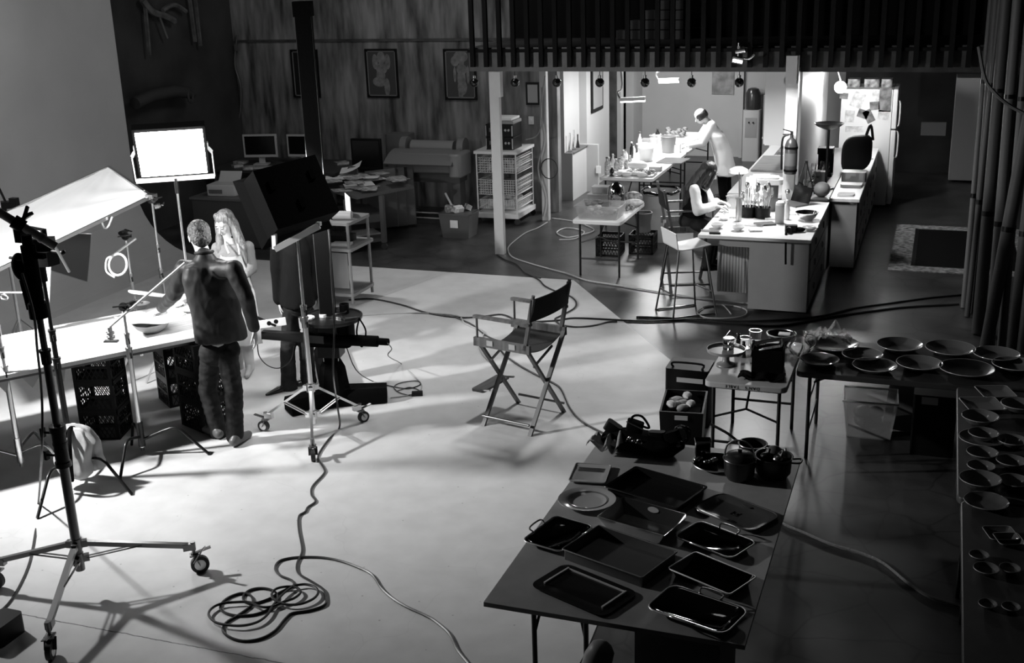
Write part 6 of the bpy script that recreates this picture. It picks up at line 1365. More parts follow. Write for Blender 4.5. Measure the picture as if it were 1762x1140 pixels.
# rug and backdrop tubes
t = thing('rug', 'rectangular rug with a patterned border on the dark floor at right', 'rug', (.15, 15.8, 0)); MB().box(-.47, 1.3, 14.55, 17.15, .001, .012).build('border', M_rug, t, world=True); MB().box(-.16, 1.0, 14.85, 16.85, .012, .015).build('center', M_rugc, t, world=True)
MB().box(-.21, 1.05, 14.8, 16.9, .0115, .0135).build('inner_line', M_black, t, world=True)
tb = [(1716, 0, 1672, 540, .05, 13.0), (1705, 10, 1658, 530, .032, 13.3), (1733, 0, 1682, 575, .06, 12.2), (1752, 0, 1702, 600, .05, 11.9), (1790, 100, 1694, 612, .06, 11.5), (1770, 40, 1722, 610, .04, 11.8), (1800, 80, 1738, 625, .05, 11.6), (1820, 60, 1756, 630, .05, 11.5), (1722, 0, 1664, 545, .03, 13.1)]
for i, (u0, v0, u1, v1, r, Y) in enumerate(tb):
    a = at(u1, v1, .0); b_ = on(u0, v0, a.y+.25); d_ = (b_-a).normalized(); a = a+Vector((0, 0, r*.3))
    t = thing('backdrop_roll', 'tall leaning roll of backdrop paper in the bundle at the right edge', 'backdrop roll', (a.x, a.y, 0), 0, 'backdrop rolls at the right edge')
    MB().cyl(a, a+d_*3.9, r, n=16).build('tube', mat('roll_paper', .1, .6) if i % 2 else mat('roll_paper_dark', .05, .6), t, world=True)
    MB().cyl(a+d_*1.2, a+d_*1.25, r*1.04, n=16).build('tape_band', M_black, t, world=True); MB().cyl(a+d_*2.4, a+d_*2.44, r*1.04, n=16).build('tape_band', M_black, t, world=True)
one('rope', MB().tube(smooth_path([on(1684, 80, 11.4), on(1695, 135, 11.4), on(1712, 160, 11.3), on(1735, 180, 11.3), on(1762, 195, 11.3)], 5), .016, 6), mat('rope_pale', .12, .7), 'pale strap looped across the bundle of backdrop rolls', 'strap')
# ------------------------------------------------------------------ cables on the floor
def px(pts, ox=0, oy=0, s=1., z=.012): return [at(ox+x/s, oy+y/s, z) for x, y in pts]
S1 = [(680, 0), (640, 30), (640, 110), (660, 220), (655, 270), (628, 330), (640, 390), (720, 440), (795, 490), (812, 540), (800, 590), (700, 625), (600, 640), (550, 680), (490, 750), (400, 800), (290, 815), (200, 790), (160, 750), (180, 700), (260, 650), (330, 600), (350, 560), (330, 525), (270, 515), (190, 545), (145, 590), (160, 630), (240, 655), (350, 650), (440, 620), (490, 580), (505, 530), (470, 495), (400, 482), (330, 495), (290, 530), (300, 570), (370, 575), (450, 550), (500, 520), (560, 490), (600, 470), (610, 455), (590, 430), (520, 400), (490, 355), (520, 310), (600, 290), (700, 285), (800, 290), (900, 310), (1000, 345), (1100, 395), (1160, 480), (1230, 545), (1320, 600), (1430, 650), (1500, 690), (1590, 770), (1640, 870), (1720, 970)]
hang = [on(556, 348, 8.5), on(566, 400, 8.45), on(570, 470, 8.4), on(575, 560, 8.35), on(573, 640, 8.2), on(581, 700, 7.95)]
pre = px([(584, 735), (566, 755), (550, 778), (548, 790), (558, 806), (557, 815), (538, 836), (536, 850), (543, 862), (530, 872)], z=.012)
cable('extension_cable', hang+pre+px(S1, 340, 880, 3.671), .0085, M_cable, 'long black cable dropping from the column and coiled on the white floor')
S2 = [(610, 465), (560, 500), (510, 550), (470, 600), (440, 650), (380, 695), (290, 718), (190, 715), (110, 695), (70, 650), (90, 610), (150, 580), (250, 570), (330, 572), (400, 600), (470, 598), (540, 570), (610, 545), (650, 510), (630, 480), (570, 472), (500, 485), (468, 520), (490, 560), (560, 585), (650, 582), (730, 550), (762, 510), (740, 475), (680, 458), (612, 466)]
cable('extension_cable', px(S2, 340, 880, 3.671, .028), .0085, M_cable, 'inner loops of black cable lying in the coil on the white floor')
cable('stand_cable', [on(38, 470, 5.0), on(58, 540, 5.05), on(64, 600, 5.1), on(72, 680, 5.2), on(72, 780, 5.2)]+px([(66, 865), (60, 920), (48, 975), (20, 1030), (-10, 1060)]), .0075, M_cable, 'thin black cable falling along the big roller stand to the floor')
cable('floor_cable', px([(600, 516), (640, 514), (690, 524), (735, 538), (790, 546), (832, 536+8), (864, 541), (893, 552), (927, 553), (960, 551), (990, 547), (1060, 550), (1120, 552), (1200, 549), (1290, 552), (1400, 545), (1470, 530), (1540, 520), (1600, 512), (1655, 507)]), .011, M_cable, 'black cable crossing the whole floor from the cart to the backdrop rolls')
cable('floor_cable', px([(595, 545), (640, 541), (700, 538), (760, 540), (790, 544), (800, 556), (830, 570), (831, 578), (825, 594), (833, 612), (856, 633)]), .009, M_gcable, 'grey cable bending under the director chair')
cable('floor_cable', px([(859, 598), (870, 612), (893, 628), (922, 644), (943, 654), (965, 668), (980, 700), (998, 722), (1020, 736), (1045, 748)]), .01, M_cable, 'cable from under the director chair to the near table corner')
cable('floor_cable', px([(785, 546), (812, 558), (838, 578), (870, 590)]), .008, M_cable, 'short black branch cable left of the director chair')
cable('floor_cable', px([(905, 470), (927, 481), (938, 492), (959, 502), (980, 509), (991, 519), (988, 530), (965, 543), (955, 549), (965, 558), (990, 562), (1020, 560), (1045, 554), (1062, 553)]), .01, M_cable, 'black looping cable behind the director chair')
cable('floor_cable', px([(942, 382), (925, 392), (905, 400), (888, 412), (877, 422), (874, 430), (882, 442), (910, 452), (945, 462), (975, 470), (1010, 482), (1060, 490), (1120, 500), (1200, 512), (1290, 522)]), .009, M_gcable, 'pale cable running from the narrow post past the small table')
cable('floor_cable', px([(855, 438), (870, 447), (890, 455), (905, 470), (930, 478)]), .009, M_cable, 'dark cable starting at the foot of the white support post')
cable('floor_cable', px([(950, 375), (985, 380), (1010, 388), (1022, 396), (1000, 404), (975, 408), (958, 400), (975, 392), (1005, 398), (990, 410), (962, 412)]), .009, M_white_pl, 'white cable coil on the floor by the niche wall')
cable('floor_cable', px([(1208, 530), (1200, 538), (1215, 546), (1250, 547), (1280, 543), (1284, 533), (1262, 526), (1228, 524), (1210, 528), (1240, 524), (1250, 530), (1258, 540)]), .008, M_gcable, 'grey cable coil on the floor beneath the island')
cable('floor_cable', px([(1095, 545), (1150, 547), (1205, 552), (1260, 556), (1340, 560), (1430, 545), (1500, 535), (1560, 528), (1650, 523)]), .012, M_cable, 'thick black cable in front of the work island')
cable('monitor_cable', [on(594, 590, 8.6), on(612, 635, 8.7)]+px([(640, 655), (668, 663), (700, 668), (722, 662), (718, 655), (690, 658), (678, 666), (690, 676), (715, 680), (722, 672), (705, 666), (684, 672)]), .005, M_cable, 'thin black cable drooping from the camera stand to a small coil')
cable('monitor_cable', [on(667, 590, 8.6), on(674, 600, 8.7), on(668, 612, 8.8)]+px([(690, 625), (705, 640), (715, 650), (725, 660), (722, 672), (700, 680), (672, 684)]), .005, M_gcable, 'thin grey cable from the end of the camera stand arm')
cable('looping_cable', [on(443, 592, 8.4), on(446, 612, 8.4), on(460, 628, 8.4), on(480, 633, 8.4), on(500, 620, 8.4), on(506, 595, 8.4)], .005, M_cable, 'thin cable looping under the camera stand arm')
cable('rope_line', px([(1330, 886), (1352, 902), (1385, 916), (1430, 935), (1480, 950), (1520, 968), (1560, 1000), (1600, 1026), (1665, 1045)]), .010, M_rope, 'twisted pale rope lying on the dark floor at right', 5, 'rope')
one('cable_connector', MB().obox(at(718, 677, .02), (.1, .05, .04), RZ(.4)), M_black, 'black plug block in the small cable coil by the camera stand', 'connector')
one('power_block', MB().rbox(at(3, 1080, .07), (.16, .22, .13), .03), M_black, 'black block on the floor at the bottom left corner', 'block')
# ------------------------------------------------------------------ trays on the near table
def rr(w, l, r, n=5):
    r = min(r, w/2*.98, l/2*.98); pts = []
    for k, (sx, sy) in enumerate(((1, 1), (-1, 1), (-1, -1), (1, -1))):
        for i in range(n+1):
            a = (k*90+i*90/n)*PI/180; pts.append((sx*(w/2-r)+r*math.cos(a), sy*(l/2-r)+r*math.sin(a)))
    return pts
def loops(mb, L):
    n = len(L[0][0]); vs = []
    for pts, z in L: vs += [(x, y, z if not callable(z) else z(x, y)) for x, y in pts]
    fs = [(j*n+i, j*n+(i+1) % n, (j+1)*n+(i+1) % n, (j+1)*n+i) for j in range(len(L)-1) for i in range(n)]
    fs += [tuple(range(n))[::-1], tuple(range((len(L)-1)*n, len(L)*n))]
    return mb.add(vs, fs)
TT = .761
def fit(corners, z):
    c = [at(u, v, z) for u, v in corners]; C = sum(c, Vector())/4
    e1 = (c[1]-c[0]+c[2]-c[3])/2; e2 = (c[3]-c[0]+c[2]-c[1])/2
    return C, e1.length, e2.length, math.atan2(e1.y, e1.x)
def tray(corners, label, m, depth=.03, slope=.02, rim=.012, r=.03, handles=None, name='serving_tray', lipz=.0, base=TT, inner=None):
    # corners: left, top, right, bottom in the photo
    C, w_, l_, rz = fit(corners, base+depth)
    t = thing(name, label, 'tray', (C.x, C.y, base), rz)
    s_ = slope; mb = loops(MB(), [(rr(w_-2*s_-2*rim, l_-2*s_-2*rim, r), 0), (rr(w_-2*rim, l_-2*rim, r+.01), depth-.004), (rr(w_, l_, r+rim), depth+lipz-.003), (rr(w_, l_, r+rim), depth+lipz), (rr(w_-2*rim, l_-2*rim, r+.01), depth+.001), (rr(w_-2*s_-2*rim-.004, l_-2*s_-2*rim-.004, r), .006)])
    mb.build('tray_body', m, t)
    if rim < .03: MB().tube([(x, y, depth+lipz) for x, y in rr(w_, l_, r+rim, 4)], .0042, 6, True).build('rolled_rim', m if inner is None else inner, t)
    ends = {'x': [(-1, 0), (1, 0)], 'y': [(0, -1), (0, 1)]}.get(handles, [])
    for sx, sy in ends:
        hw = .055
        if sx: pts = [(sx*(w_/2-.005), -hw, depth), (sx*(w_/2+.025), -hw, depth+.018), (sx*(w_/2+.025), hw, depth+.018), (sx*(w_/2-.005), hw, depth)]
        else: pts = [(-hw, sy*(l_/2-.005), depth), (-hw, sy*(l_/2+.025), depth+.018), (hw, sy*(l_/2+.025), depth+.018), (hw, sy*(l_/2-.005), depth)]
        MB().tube(smooth_path(pts, 5), .005, 8).build('handle', M_chrome, t)
    return t, w_, l_
M_rim = mat('bright_rim', .85, .38, 1.); M_dk = mat('black_lacquer', .012, .25, coat=.3); M_mel = mat('grey_melamine', .09, .25); M_alu = mat('brushed_aluminium', .2, .5, .9, bump=.03, scale=40)
M_shine = mat('polished_silver', .6, .2, 1., bump=.05, scale=14); M_dshine = mat('dark_polished_steel', .08, .06, 1., bump=.05, scale=12)
tray([(1041, 836), (1094, 801), (1218, 838), (1163, 875)], 'black wooden box tray with raised edges in the middle back of the near table', M_dk, .045, .004, .012, .005)
t, w_, l_ = tray([(978, 827), (991, 797), (1052, 799), (1041, 831)], 'small square glossy plate with a striped edge at the back left of the near table', M_ceramw, .014, .03, .006, .012, name='square_plate')
for k in range(5): MB().box(w_/2-.05-.012*k, w_/2-.046-.012*k, -l_/2+.02, l_/2-.02, .008, .0095).build('stripe', M_dgrey, t)
q = at(1010, 859, TT+.02); t = thing('oval_platter', 'round rimmed pale platter at the left edge of the near table', 'platter', (q.x, q.y, TT), .3)
MB().lathe([(0, 0), (.08, 0), (.10, .004), (.115, .014), (.163, .024), (.163, .027), (.113, .018), (.098, .010), (.078, .007), (0, .006)], (0, 0, 0), 48, 1.04, .96).build('platter_body', M_ceramw, t)
for r in (.112, .119): MB().tube([(r*1.04*math.cos(i*PI/24), r*.96*math.sin(i*PI/24), .0185+(.001 if r > .115 else 0)) for i in range(48)], .0016, 4, True).build('ring_line', M_dgrey, t)
# roasting pan with cut-out handles
C, w_, l_, rz = fit([(1026, 895), (1072, 862), (1183, 895), (1139, 932)], TT+.05)
t = thing('roasting_pan', 'deep polished steel dish with flared ends and oval grips, centre of the near table', 'pan', (C.x, C.y, TT), rz)
fl = lambda x, y: .055+.03*(abs(x)/(w_/2))**3
loops(MB(), [(rr(w_*.72, l_*.8, .02), 0), (rr(w_, l_, .02), fl), (rr(w_-.006, l_-.006, .02), lambda x, y: fl(x, y)+.001), (rr(w_*.72-.006, l_*.8-.006, .02), .005)]).build('pan_body', M_shine, t)
for sx in (-1, 1): MB().lathe([(0, -.002), (.035, -.002), (.035, .002), (0, .002)], (sx*w_*.445, 0, .062), 20, .45, 1, Matrix.Rotation(-sx*.95, 3, 'Y')).build('grip_opening', M_lgrey, t)
t, w_, l_ = tray([(1190, 873), (1242, 845), (1345, 888), (1290, 915)], 'grey moulded tray with a cut-out handle at each end, right side of the near table', M_mel, .022, .03, .014, .05)
for sx in (-1, 1): MB().lathe([(0, 0), (.032, 0), (.032, .002), (0, .002)], (sx*(w_/2-.035), 0, .018), 18, .4, 1).build('grip_opening', M_dgrey, t)
lg_ = MB(); lg_.tube([(.022*sx, .022*sy, .0075) for sx, sy in ((-1, -1), (1, -1), (1, 1), (-1, 1))], .0015, 4, True).tube([(.012*math.cos(i*PI/6), .012*math.sin(i*PI/6), .0075) for i in range(12)], .0015, 4, True); lg_.build('printed_mark', M_black, t)
tray([(896, 930), (954, 888), (1024, 902), (967, 949)], 'dark polished square tray with wire handles at the left edge of the near table', M_dshine, .028, .022, .012, .03, 'y', inner=M_rim)
tray([(967, 944), (1030, 904), (1166, 948), (1105, 994)], 'large brushed metal box tray in the centre of the near table', M_alu, .06, .002, .005, .004)
tray([(1161, 922), (1203, 895), (1305, 932), (1256, 961)], 'polished silver tray with a beaded rim, right of the near table below the grey tray', M_dshine, .028, .022, .014, .03, 'x', inner=M_rim)
tray([(1146, 978), (1196, 950), (1303, 990), (1258, 1022)], 'deep dark oblong tray between the two polished silver trays', M_dshine, .045, .02, .006, .012, inner=M_rim)
t, w_, l_ = tray([(904, 1011), (967, 970), (1107, 1016), (1043, 1056)], 'broad flat black glass tray with bright bars at the front left of the near table', M_dk, .012, .03, .05, .004)
for sy in (-1, 1): MB().box(-w_/2+.06, w_/2-.04, sy*(l_/2-.055)-.005, sy*(l_/2-.055)+.005, .013, .022).build('bar', M_white_pl, t)  # white colour stands in for the highlight along the raised bars
MB().box(w_/2-.05, w_/2-.042, -l_/2+.05, l_/2-.05, .013, .02).build('bar', M_white_pl, t)  # end bar, its highlight likewise put into the white colour
tray([(1108, 1046), (1155, 1006), (1292, 1046), (1247, 1091)], 'large polished oblong tray with scroll handles at the front right of the near table', M_dshine, .03, .03, .016, .04, 'x', inner=M_rim)
# tangle of black bags, tins and cord at the back of the table
q = at(1105, 775, TT); t = thing('tool_bag', 'black bag heaped with handles and loops at the back of the near table', 'bag', (q.x, q.y, TT), -.1)
m = MB(); m.ell((0, 0, 0), 1, 30, 18); m.v = [Vector((math.copysign(abs(p.x)**.7, p.x)*.28, math.copysign(abs(p.y)**.7, p.y)*.1, .06+p.z*.06+.025*noise.noise(p*2.5))) for p in m.v]; m.build('bag_body', M_blackm, t)
for i, (x, z, w1) in enumerate(((-.2, .13, .07), (-.05, .16, .08), (.1, .12, .06), (.2, .13, .07))):
    MB().rbox((x, .0, z), (.11, .05, w1), .02, Matrix.Rotation(.5-.3*i, 3, 'Y')).build('pouch', M_blackm if i % 2 else M_black, t)
MB().tube(smooth_path([(-.09, 0, .17), (-.06, 0, .23), (.0, 0, .235), (.05, -.01, .17), (-.02, -.01, .18), (-.09, 0, .18)], 5), .008, 8).build('loop_handle', M_blackgl, t)
MB().tube(smooth_path([(-.1, -.02, .195), (.02, -.03, .16)], 3), .004).build('chrome_strip', M_chrome, t)
for i in range(7): a = i*1.1; MB().tube([(-.06+.03*i*.4+.018*math.cos(b), -.09, .09+.02*math.sin(a)+.018*math.sin(b)) for b in [j*PI/6 for j in range(12)]], .003, 5, True).build('ring', M_dsteel, t)
one('cord_hank', MB().tube([(.05*math.cos(i*.6)*(1+.2*math.sin(i)), .03*math.sin(i*.45), .13+.05*math.sin(i*.6)) for i in range(60)], .006, 6), M_cable, 'hank of dark cord at the right end of the black bag', 'cord', (q.x+.25, q.y+.03, TT))
one('crumpled_cloth', MB().grid(lambda a, b: Vector(((a-.5)*.2, (b-.5)*.16, .03+.035*noise.noise(Vector((a*5, b*5, 3)))+.03*math.sin(a*9))), 20, 16, .004), M_magaz, 'crumpled patterned paper at the back left corner of the near table', 'paper', (at(1040, 775, TT).x, at(1040, 775, TT).y, TT+.03))
one('cloth_wrap', MB().grid(lambda a, b: Vector(((a-.5)*.1, (b-.5)*.2, .05+.03*math.sin(a*8+b*3)+.02*b)), 16, 16, .005), M_grey, 'folded grey cloth against the left end of the black bag', 'cloth', (at(1058, 782, TT).x, at(1058, 782, TT).y, TT+.03))
# pans and pots at the back right
q = at(1232, 800, TT); t = thing('round_tray', 'round polished tray of the back right cluster on the near table', 'tray', (q.x, q.y, TT)); MB().lathe([(0, 0), (.11, 0), (.14, .02), (.145, .02), (.11, .006), (0, .006)], (0, 0, 0), 40).build('tray_body', M_dshine, t); MB().tube([(.145*math.cos(i*PI/20), .145*math.sin(i*PI/20), .02) for i in range(40)], .004, 6, True).build('rim', M_chrome, t)
one('napkin_holder', MB().box(-.045, .045, -.03, .03, 0, .1).box(-.05, .05, -.034, .034, .1, .108), M_dshine, 'small shiny box at the left of the round polished tray', 'box', (q.x-.1, q.y+.08, TT+.022), None, .3)
for i in range(5): one('shiny_trinket', MB().ell((0, 0, .016), (.022, .016, .016), 12, 8), M_shine, 'little polished object lying on the round tray', 'trinket', (q.x-.03+.03*i*math.cos(i), q.y+.03*math.sin(i*2), TT+.007), 'trinkets on the round tray')
def pot(u, v, r, h, label, m, handle='bail', extra=None):
    p = at(u, v, TT); t = thing('cooking_pot', label, 'pot', (p.x, p.y, TT)); MB().lathe([(0, 0), (r*.75, 0), (r*.95, h*.25), (r, h), (r*1.05, h+.004), (r*.97, h+.004), (r*.92, h*.27), (r*.7, .008), (0, .006)], (0, 0, 0), 32).build('pot_body', m, t)
    MB().tube([(r*1.04*math.cos(i*PI/16), r*1.04*math.sin(i*PI/16), h+.003) for i in range(32)], .0035, 6, True).build('rim', M_dsteel, t)
    if handle == 'bail': MB().tube(smooth_path([(-r, 0, h*.9), (-r*.75, -.02, h+.09), (0, -.03, h+.13), (r*.75, -.02, h+.09), (r, 0, h*.9)], 6), .0055, 8).build('handle', M_steel, t)
    if handle == 'long': MB().tube(smooth_path([(-r, .02, h*.9), (-r-.08, .05, h+.03), (-r-.2, .1, h+.06)], 5), .009, 8).build('handle', M_blackmet, t)
    if handle == 'side': MB().tube(smooth_path([(r, -.03, h*.85), (r+.05, -.03, h*.9), (r+.05, .03, h*.9), (r, .03, h*.85)], 5), .006, 8).build('handle', M_blackmet, t)
    return p
M_iron = mat('dark_iron', .03, .35, .3)
p1_ = pot(1272, 822, .095, .13, 'dark lidded pot with a tall bail handle, front of the back right cluster', M_iron); MB().lathe([(.095, .136), (.08, .156), (.03, .171), (.012, .173), (.014, .19), (0, .192)], (0, 0, 0), 28).build('lid', M_iron, bpy.data.objects['cooking_pot'])
p2_ = pot(1294, 796, .085, .13, 'dark saucepan with a long handle pointing left, behind the bail handle pot', M_iron, 'long')
p3_ = pot(1330, 818, .11, .13, 'widest dark pot with a side handle, right end of the cluster', M_iron, 'side')
for i, (dx, dy, r, m) in enumerate(((0, .02, .055, M_dgrey), (.06, 0, .045, M_steel), (-.04, -.03, .04, M_black), (.03, -.04, .035, M_steel))): one('ladle_bowl', MB().ell((0, 0, .06), (r, r*.8, r*1.1), 16, 12, Matrix.Rotation(.5*i, 3, 'X')).cyl((0, 0, .02), (.01*i, 0, .12), .006), m, ('dull ladle sticking out of the widest pot, rearmost', 'shiny ladle at the right of the widest pot', 'black scoop at the left of the widest pot', 'small shiny scoop at the front of the widest pot')[i], 'ladle', (p3_.x+dx, p3_.y+dy, TT+.07))
one('draped_sleeve', MB().tube(smooth_path([(-1.3, 4.62, .7), (-1.34, 4.6, .6), (-1.36, 4.6, .45), (-1.33, 4.62, .3)], 5), [.01, .04, .06, .065, .07, .07, .07, .07, .07, .065, .06, .06, .055, .05, .05, .04], 12), M_grey, 'grey rolled cloth hanging at the front edge of the near table', 'cloth')
# ------------------------------------------------------------------ lettered table
tx = bpy.data.curves.new('lettering', 'FONT'); tx.body = "DAN'S   TABLE"; tx.size = .032; tx.align_x = 'CENTER'; tx.align_y = 'CENTER'; tx.extrude = .0006; tx.space_character = 1.25
to = bpy.data.objects.new('lettering', tx); sc.collection.objects.link(to); tx.materials.append(M_black); bpy.context.view_layer.update(); tm = bpy.data.meshes.new_from_object(to.evaluated_get(bpy.context.evaluated_depsgraph_get())); bpy.data.objects.remove(to); to = bpy.data.objects.new('lettering', tm); sc.collection.objects.link(to); to.parent = T3; to.location = (-.02, -.5462, .7075); to.rotation_euler = (PI/2, PI, 0)
Z3 = .732
def stand(u, v, label):
    p = at(u, v, Z3); t = thing('cake_stand', label, 'cake stand', (p.x, p.y, Z3)); MB().lathe([(0, 0), (.075, 0), (.072, .008), (.035, .025), (.028, .035), (.025, .09), (.04, .098), (.125, .105), (.148, .112), (.15, .135), (.145, .135), (.14, .118), (0, .118)], (0, 0, 0), 40).build('stand_body', mat('grey_ceramic', .22, .35), t); return p
p = stand(1249, 627, 'grey pedestal cake stand on the front left of the lettered table')
for i in range(2): t = thing('jar', ('lower', 'upper')[i]+' glass jar stacked on the grey cake stand', 'jar', (p.x+.01, p.y+.04, Z3+.12+.046*i)); MB().lathe([(0, 0), (.042, 0), (.045, .03), (.04, .034), (0, .034)], (0, 0, 0), 24).build('jar_body', M_glass, t); MB().lathe([(.043, .033), (.043, .044), (0, .045)], (0, 0, 0), 24).build('lid', M_steel, t)
t = thing('black_box', 'black cube box with glassware standing in it on the lettered table', 'box', (at(1315, 640, Z3).x+.02, at(1315, 640, Z3).y+.06, Z3), .05)
w2 = .115; m = MB(); m.box(-w2, w2, -w2, w2, 0, .006)
for a in ((-w2, w2, -w2, -w2+.006), (-w2, w2, w2-.006, w2), (-w2, -w2+.006, -w2, w2), (w2-.006, w2, -w2, w2)): m.box(a[0], a[1], a[2], a[3], .006, .19)
m.build('box_body', M_blackm, t); bx_, by_ = t.location.x, t.location.y
one('glass_tray', MB().rbox((0, 0, .21), (.2, .1, .05), .02, Matrix.Rotation(-.25, 3, 'Y')).bar((-.09, -.05, .2), (.09, -.05, .26), .006, .006), M_glass, 'clear rectangular dish resting in the black box', 'dish', (bx_, by_, Z3+.0))
one('black_cloth', MB().grid(lambda a, b: Vector(((a-.5)*.34, (b-.5)*.14, .02+.012*math.sin(a*14)+.01*noise.noise(Vector((a*6, b*6, 0))))), 24, 10, .01), M_blackm, 'black cloth bunched in front of the black box', 'cloth', (bx_-.02, by_-.2, Z3))
t = thing('black_bowl', 'black bowl with a bright rim behind the black box', 'bowl', (at(1340, 600, Z3).x, at(1340, 600, Z3).y+.1, Z3)); MB().lathe([(0, 0), (.05, 0), (.11, .09), (.115, .1), (.105, .1), (.05, .01), (0, .01)], (0, 0, 0), 32).build('bowl_body', M_blackgl, t); MB().tube([(.112*math.cos(i*PI/16), .112*math.sin(i*PI/16), .1) for i in range(32)], .006, 8, True).build('rim', M_chrome, t); MB().obox((.03, -.02, .105), (.09, .07, .01)).build('label_plate', M_lgrey, t)
for i, (u, v, r, h, l) in enumerate(((1282, 600, .048, .1, 'short glass beaker on the back of the lettered table'), (1299, 596, .05, .14, 'tall glass beaker on the back of the lettered table'))):
    p = at(u, v, Z3); one('glass_beaker', MB().lathe([(0, 0), (r*.95, 0), (r, h), (r*.95, h), (r*.9, .012), (0, .012)], (0, 0, 0), 28), M_glass, l, 'glass', (p.x, p.y, Z3))
for i, (u, v) in enumerate(((1268, 612), (1279, 614), (1270, 600), (1296, 612))):
    p = at(u, v, Z3); one('pepper_mill', MB().lathe([(0, 0), (.022, 0), (.016, .04), (.02, .09), (.012, .11), (.014, .13), (0, .135)], (0, 0, 0), 16), M_dbottle, ('front left', 'front right', 'rear left', 'rightmost')[i]+' dark little mill behind the cake stand', 'mill', (p.x, p.y, Z3))
p = at(1262, 588, Z3); one('wire_triangle', MB().tube([(-.06, 0, .01), (.0, .0, .1), (.07, 0, .03)], .007, 6, True), M_steel, 'bent pale wire frame at the back left of the lettered table', 'frame', (p.x-.03, p.y, Z3))
# pitcher, film, big plate on the dark plate table
def ptab(u, v, z=.732): return at(u, v, z)
p = ptab(1375, 612); t = thing('glass_pitcher', 'round-bellied clear glass pitcher at the left end of the dark plate table', 'pitcher', (p.x+.0, p.y+.02, .732)); MB().lathe([(0, 0), (.05, 0), (.082, .04), (.085, .075), (.055, .125), (.045, .15), (.06, .19), (.056, .19), (.041, .15), (.05, .125), (.08, .075), (.077, .042), (.045, .008), (0, .008)], (0, 0, 0), 36).build('pitcher_body', M_glass, t); MB().tube(smooth_path([(.05, 0, .17), (.1, 0, .165), (.115, 0, .11), (.08, 0, .06)], 6), .009, 10).build('handle', M_glass, t)
pls = [(1432, 594, 44, 1.0, 'large bright-rimmed plate under the plastic film', M_ceramic, .75), (1410, 622, 33, 1., 'dark round plate at the front left of the plate table, below the film', M_ceramic, .8), (1484, 613, 34, 1., 'small square-ish glossy plate right of the plastic film', M_ceramic, .7), (1548, 596, 38, 1., 'deep round plate at the back of the dark table, left of the two back ones', M_ceramic, .85), (1635, 602, 41, 1., 'broad round plate at the back right of the dark table', M_ceramic, .75), (1505, 632, 37, 1., 'dark plate with a white lit rim at the front, first of three', M_ceramic, .85), (1582, 628, 38, 1., 'dark plate at the front of the dark table, second of three', M_ceramic, .85), (1663, 637, 45, 1., 'hammered broad plate at the front right, third of three', M_dsteel, .6), (1714, 612, 38, 1., 'dark plate with a thin light rim near the rolls, right of the back ones', M_ceramic, .75), (1745, 630, 36, 1., 'dark scalloped plate at the far right of the plate table', M_ceramic, .6)]
for u, v, r, k, l, m, fr in pls:
    p = ptab(u, v, .755); R_m = r*mpx(p); t = thing('dinner_plate', l, 'plate', (p.x, p.y, .732)); h = .045
    MB().lathe([(0, 0), (R_m*.5, 0), (R_m*.7, .008), (R_m, h), (R_m*.985, h+.004), (R_m*.68, .014), (R_m*.5, .007), (0, .006)], (0, 0, 0), 44, 1, 1, None, .012 if 'scallop' in l else 0).build('plate_body', m, t)
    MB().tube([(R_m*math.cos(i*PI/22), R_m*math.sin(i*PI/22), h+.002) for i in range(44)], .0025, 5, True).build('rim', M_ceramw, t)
p = ptab(1425, 588, .78); one('plastic_film', MB().grid(lambda a, b: Vector(((a-.5)*.36, (b-.5)*.22, .02+.05*math.sin(a*PI)+.035*noise.noise(Vector((a*8, b*8, 5)))+.13*max(0, 1-abs(a-.6-.3*(b-.5))*6)*max(0, 1-abs(b-.6)*3)+.03*noise.noise(Vector((a*15, b*15, 9))))), 40, 30, .001), M_film, 'crumpled clear plastic film standing in a peak over the plates', 'plastic film', (p.x, p.y, .785))
# crates and bins below these tables
t = thing('open_bin', 'tall black bin of crumpled packing on the floor left of the lettered table', 'bin', (-1.74, 8.5, 0), .12); m = MB(); s1, s2 = .16, .25
m.add([(sx*a, sy*b, z) for z, a, b in ((0, .15, .22), (.42, .17, .25), (.42, .155, .235), (.03, .14, .21)) for sx, sy in ((-1, -1), (1, -1), (1, 1), (-1, 1))], [(0, 3, 2, 1)]+[(j*4+i, j*4+(i+1) % 4, j*4+4+(i+1) % 4, j*4+4+i) for j in range(3) for i in range(4)]+[(12, 13, 14, 15)]); m.build('bin_body', M_black, t)
MB().rbox((0, 0, .2), (.26, .38, .3), .03).build('inner_bag', M_blackm, t)
MB().obox((-.0, -.25, .375), (.1, .01, .035)).build('label_plate', M_lgrey, t)
for i in range(9): one('packing_scrap', MB().ell((0, 0, .03), (.06, .04, .03), 8, 6, RZ(i)), [M_magaz, M_grey, M_lgrey][i % 3], 'crumpled scrap on top of the black bin', 'scrap', (-1.74+random.uniform(-.09, .09), 8.5+random.uniform(-.15, .17), .35+.015*(i % 3)), 'scraps in the black bin')
t = thing('equipment_case', 'black case with a white label strip behind the tall black bin', 'case', (-1.82, 9.12, 0)); MB().rbox((0, 0, .26), (.36, .3, .5), .02).build('case_body', M_black, t); MB().obox((.03, -.155, .42), (.22, .006, .04)).build('label_strip', M_lgrey, t); MB().tube(smooth_path([(-.12, -.1, .51), (-.12, -.1, .55), (.12, -.1, .55), (.12, -.1, .51)], 4), .01, 6).build('handle', M_black, t)
t = thing('clear_tote', 'clear plastic tote of dark things under the plate table', 'tote', (-.36, 9.25, 0), .05); m = MB()
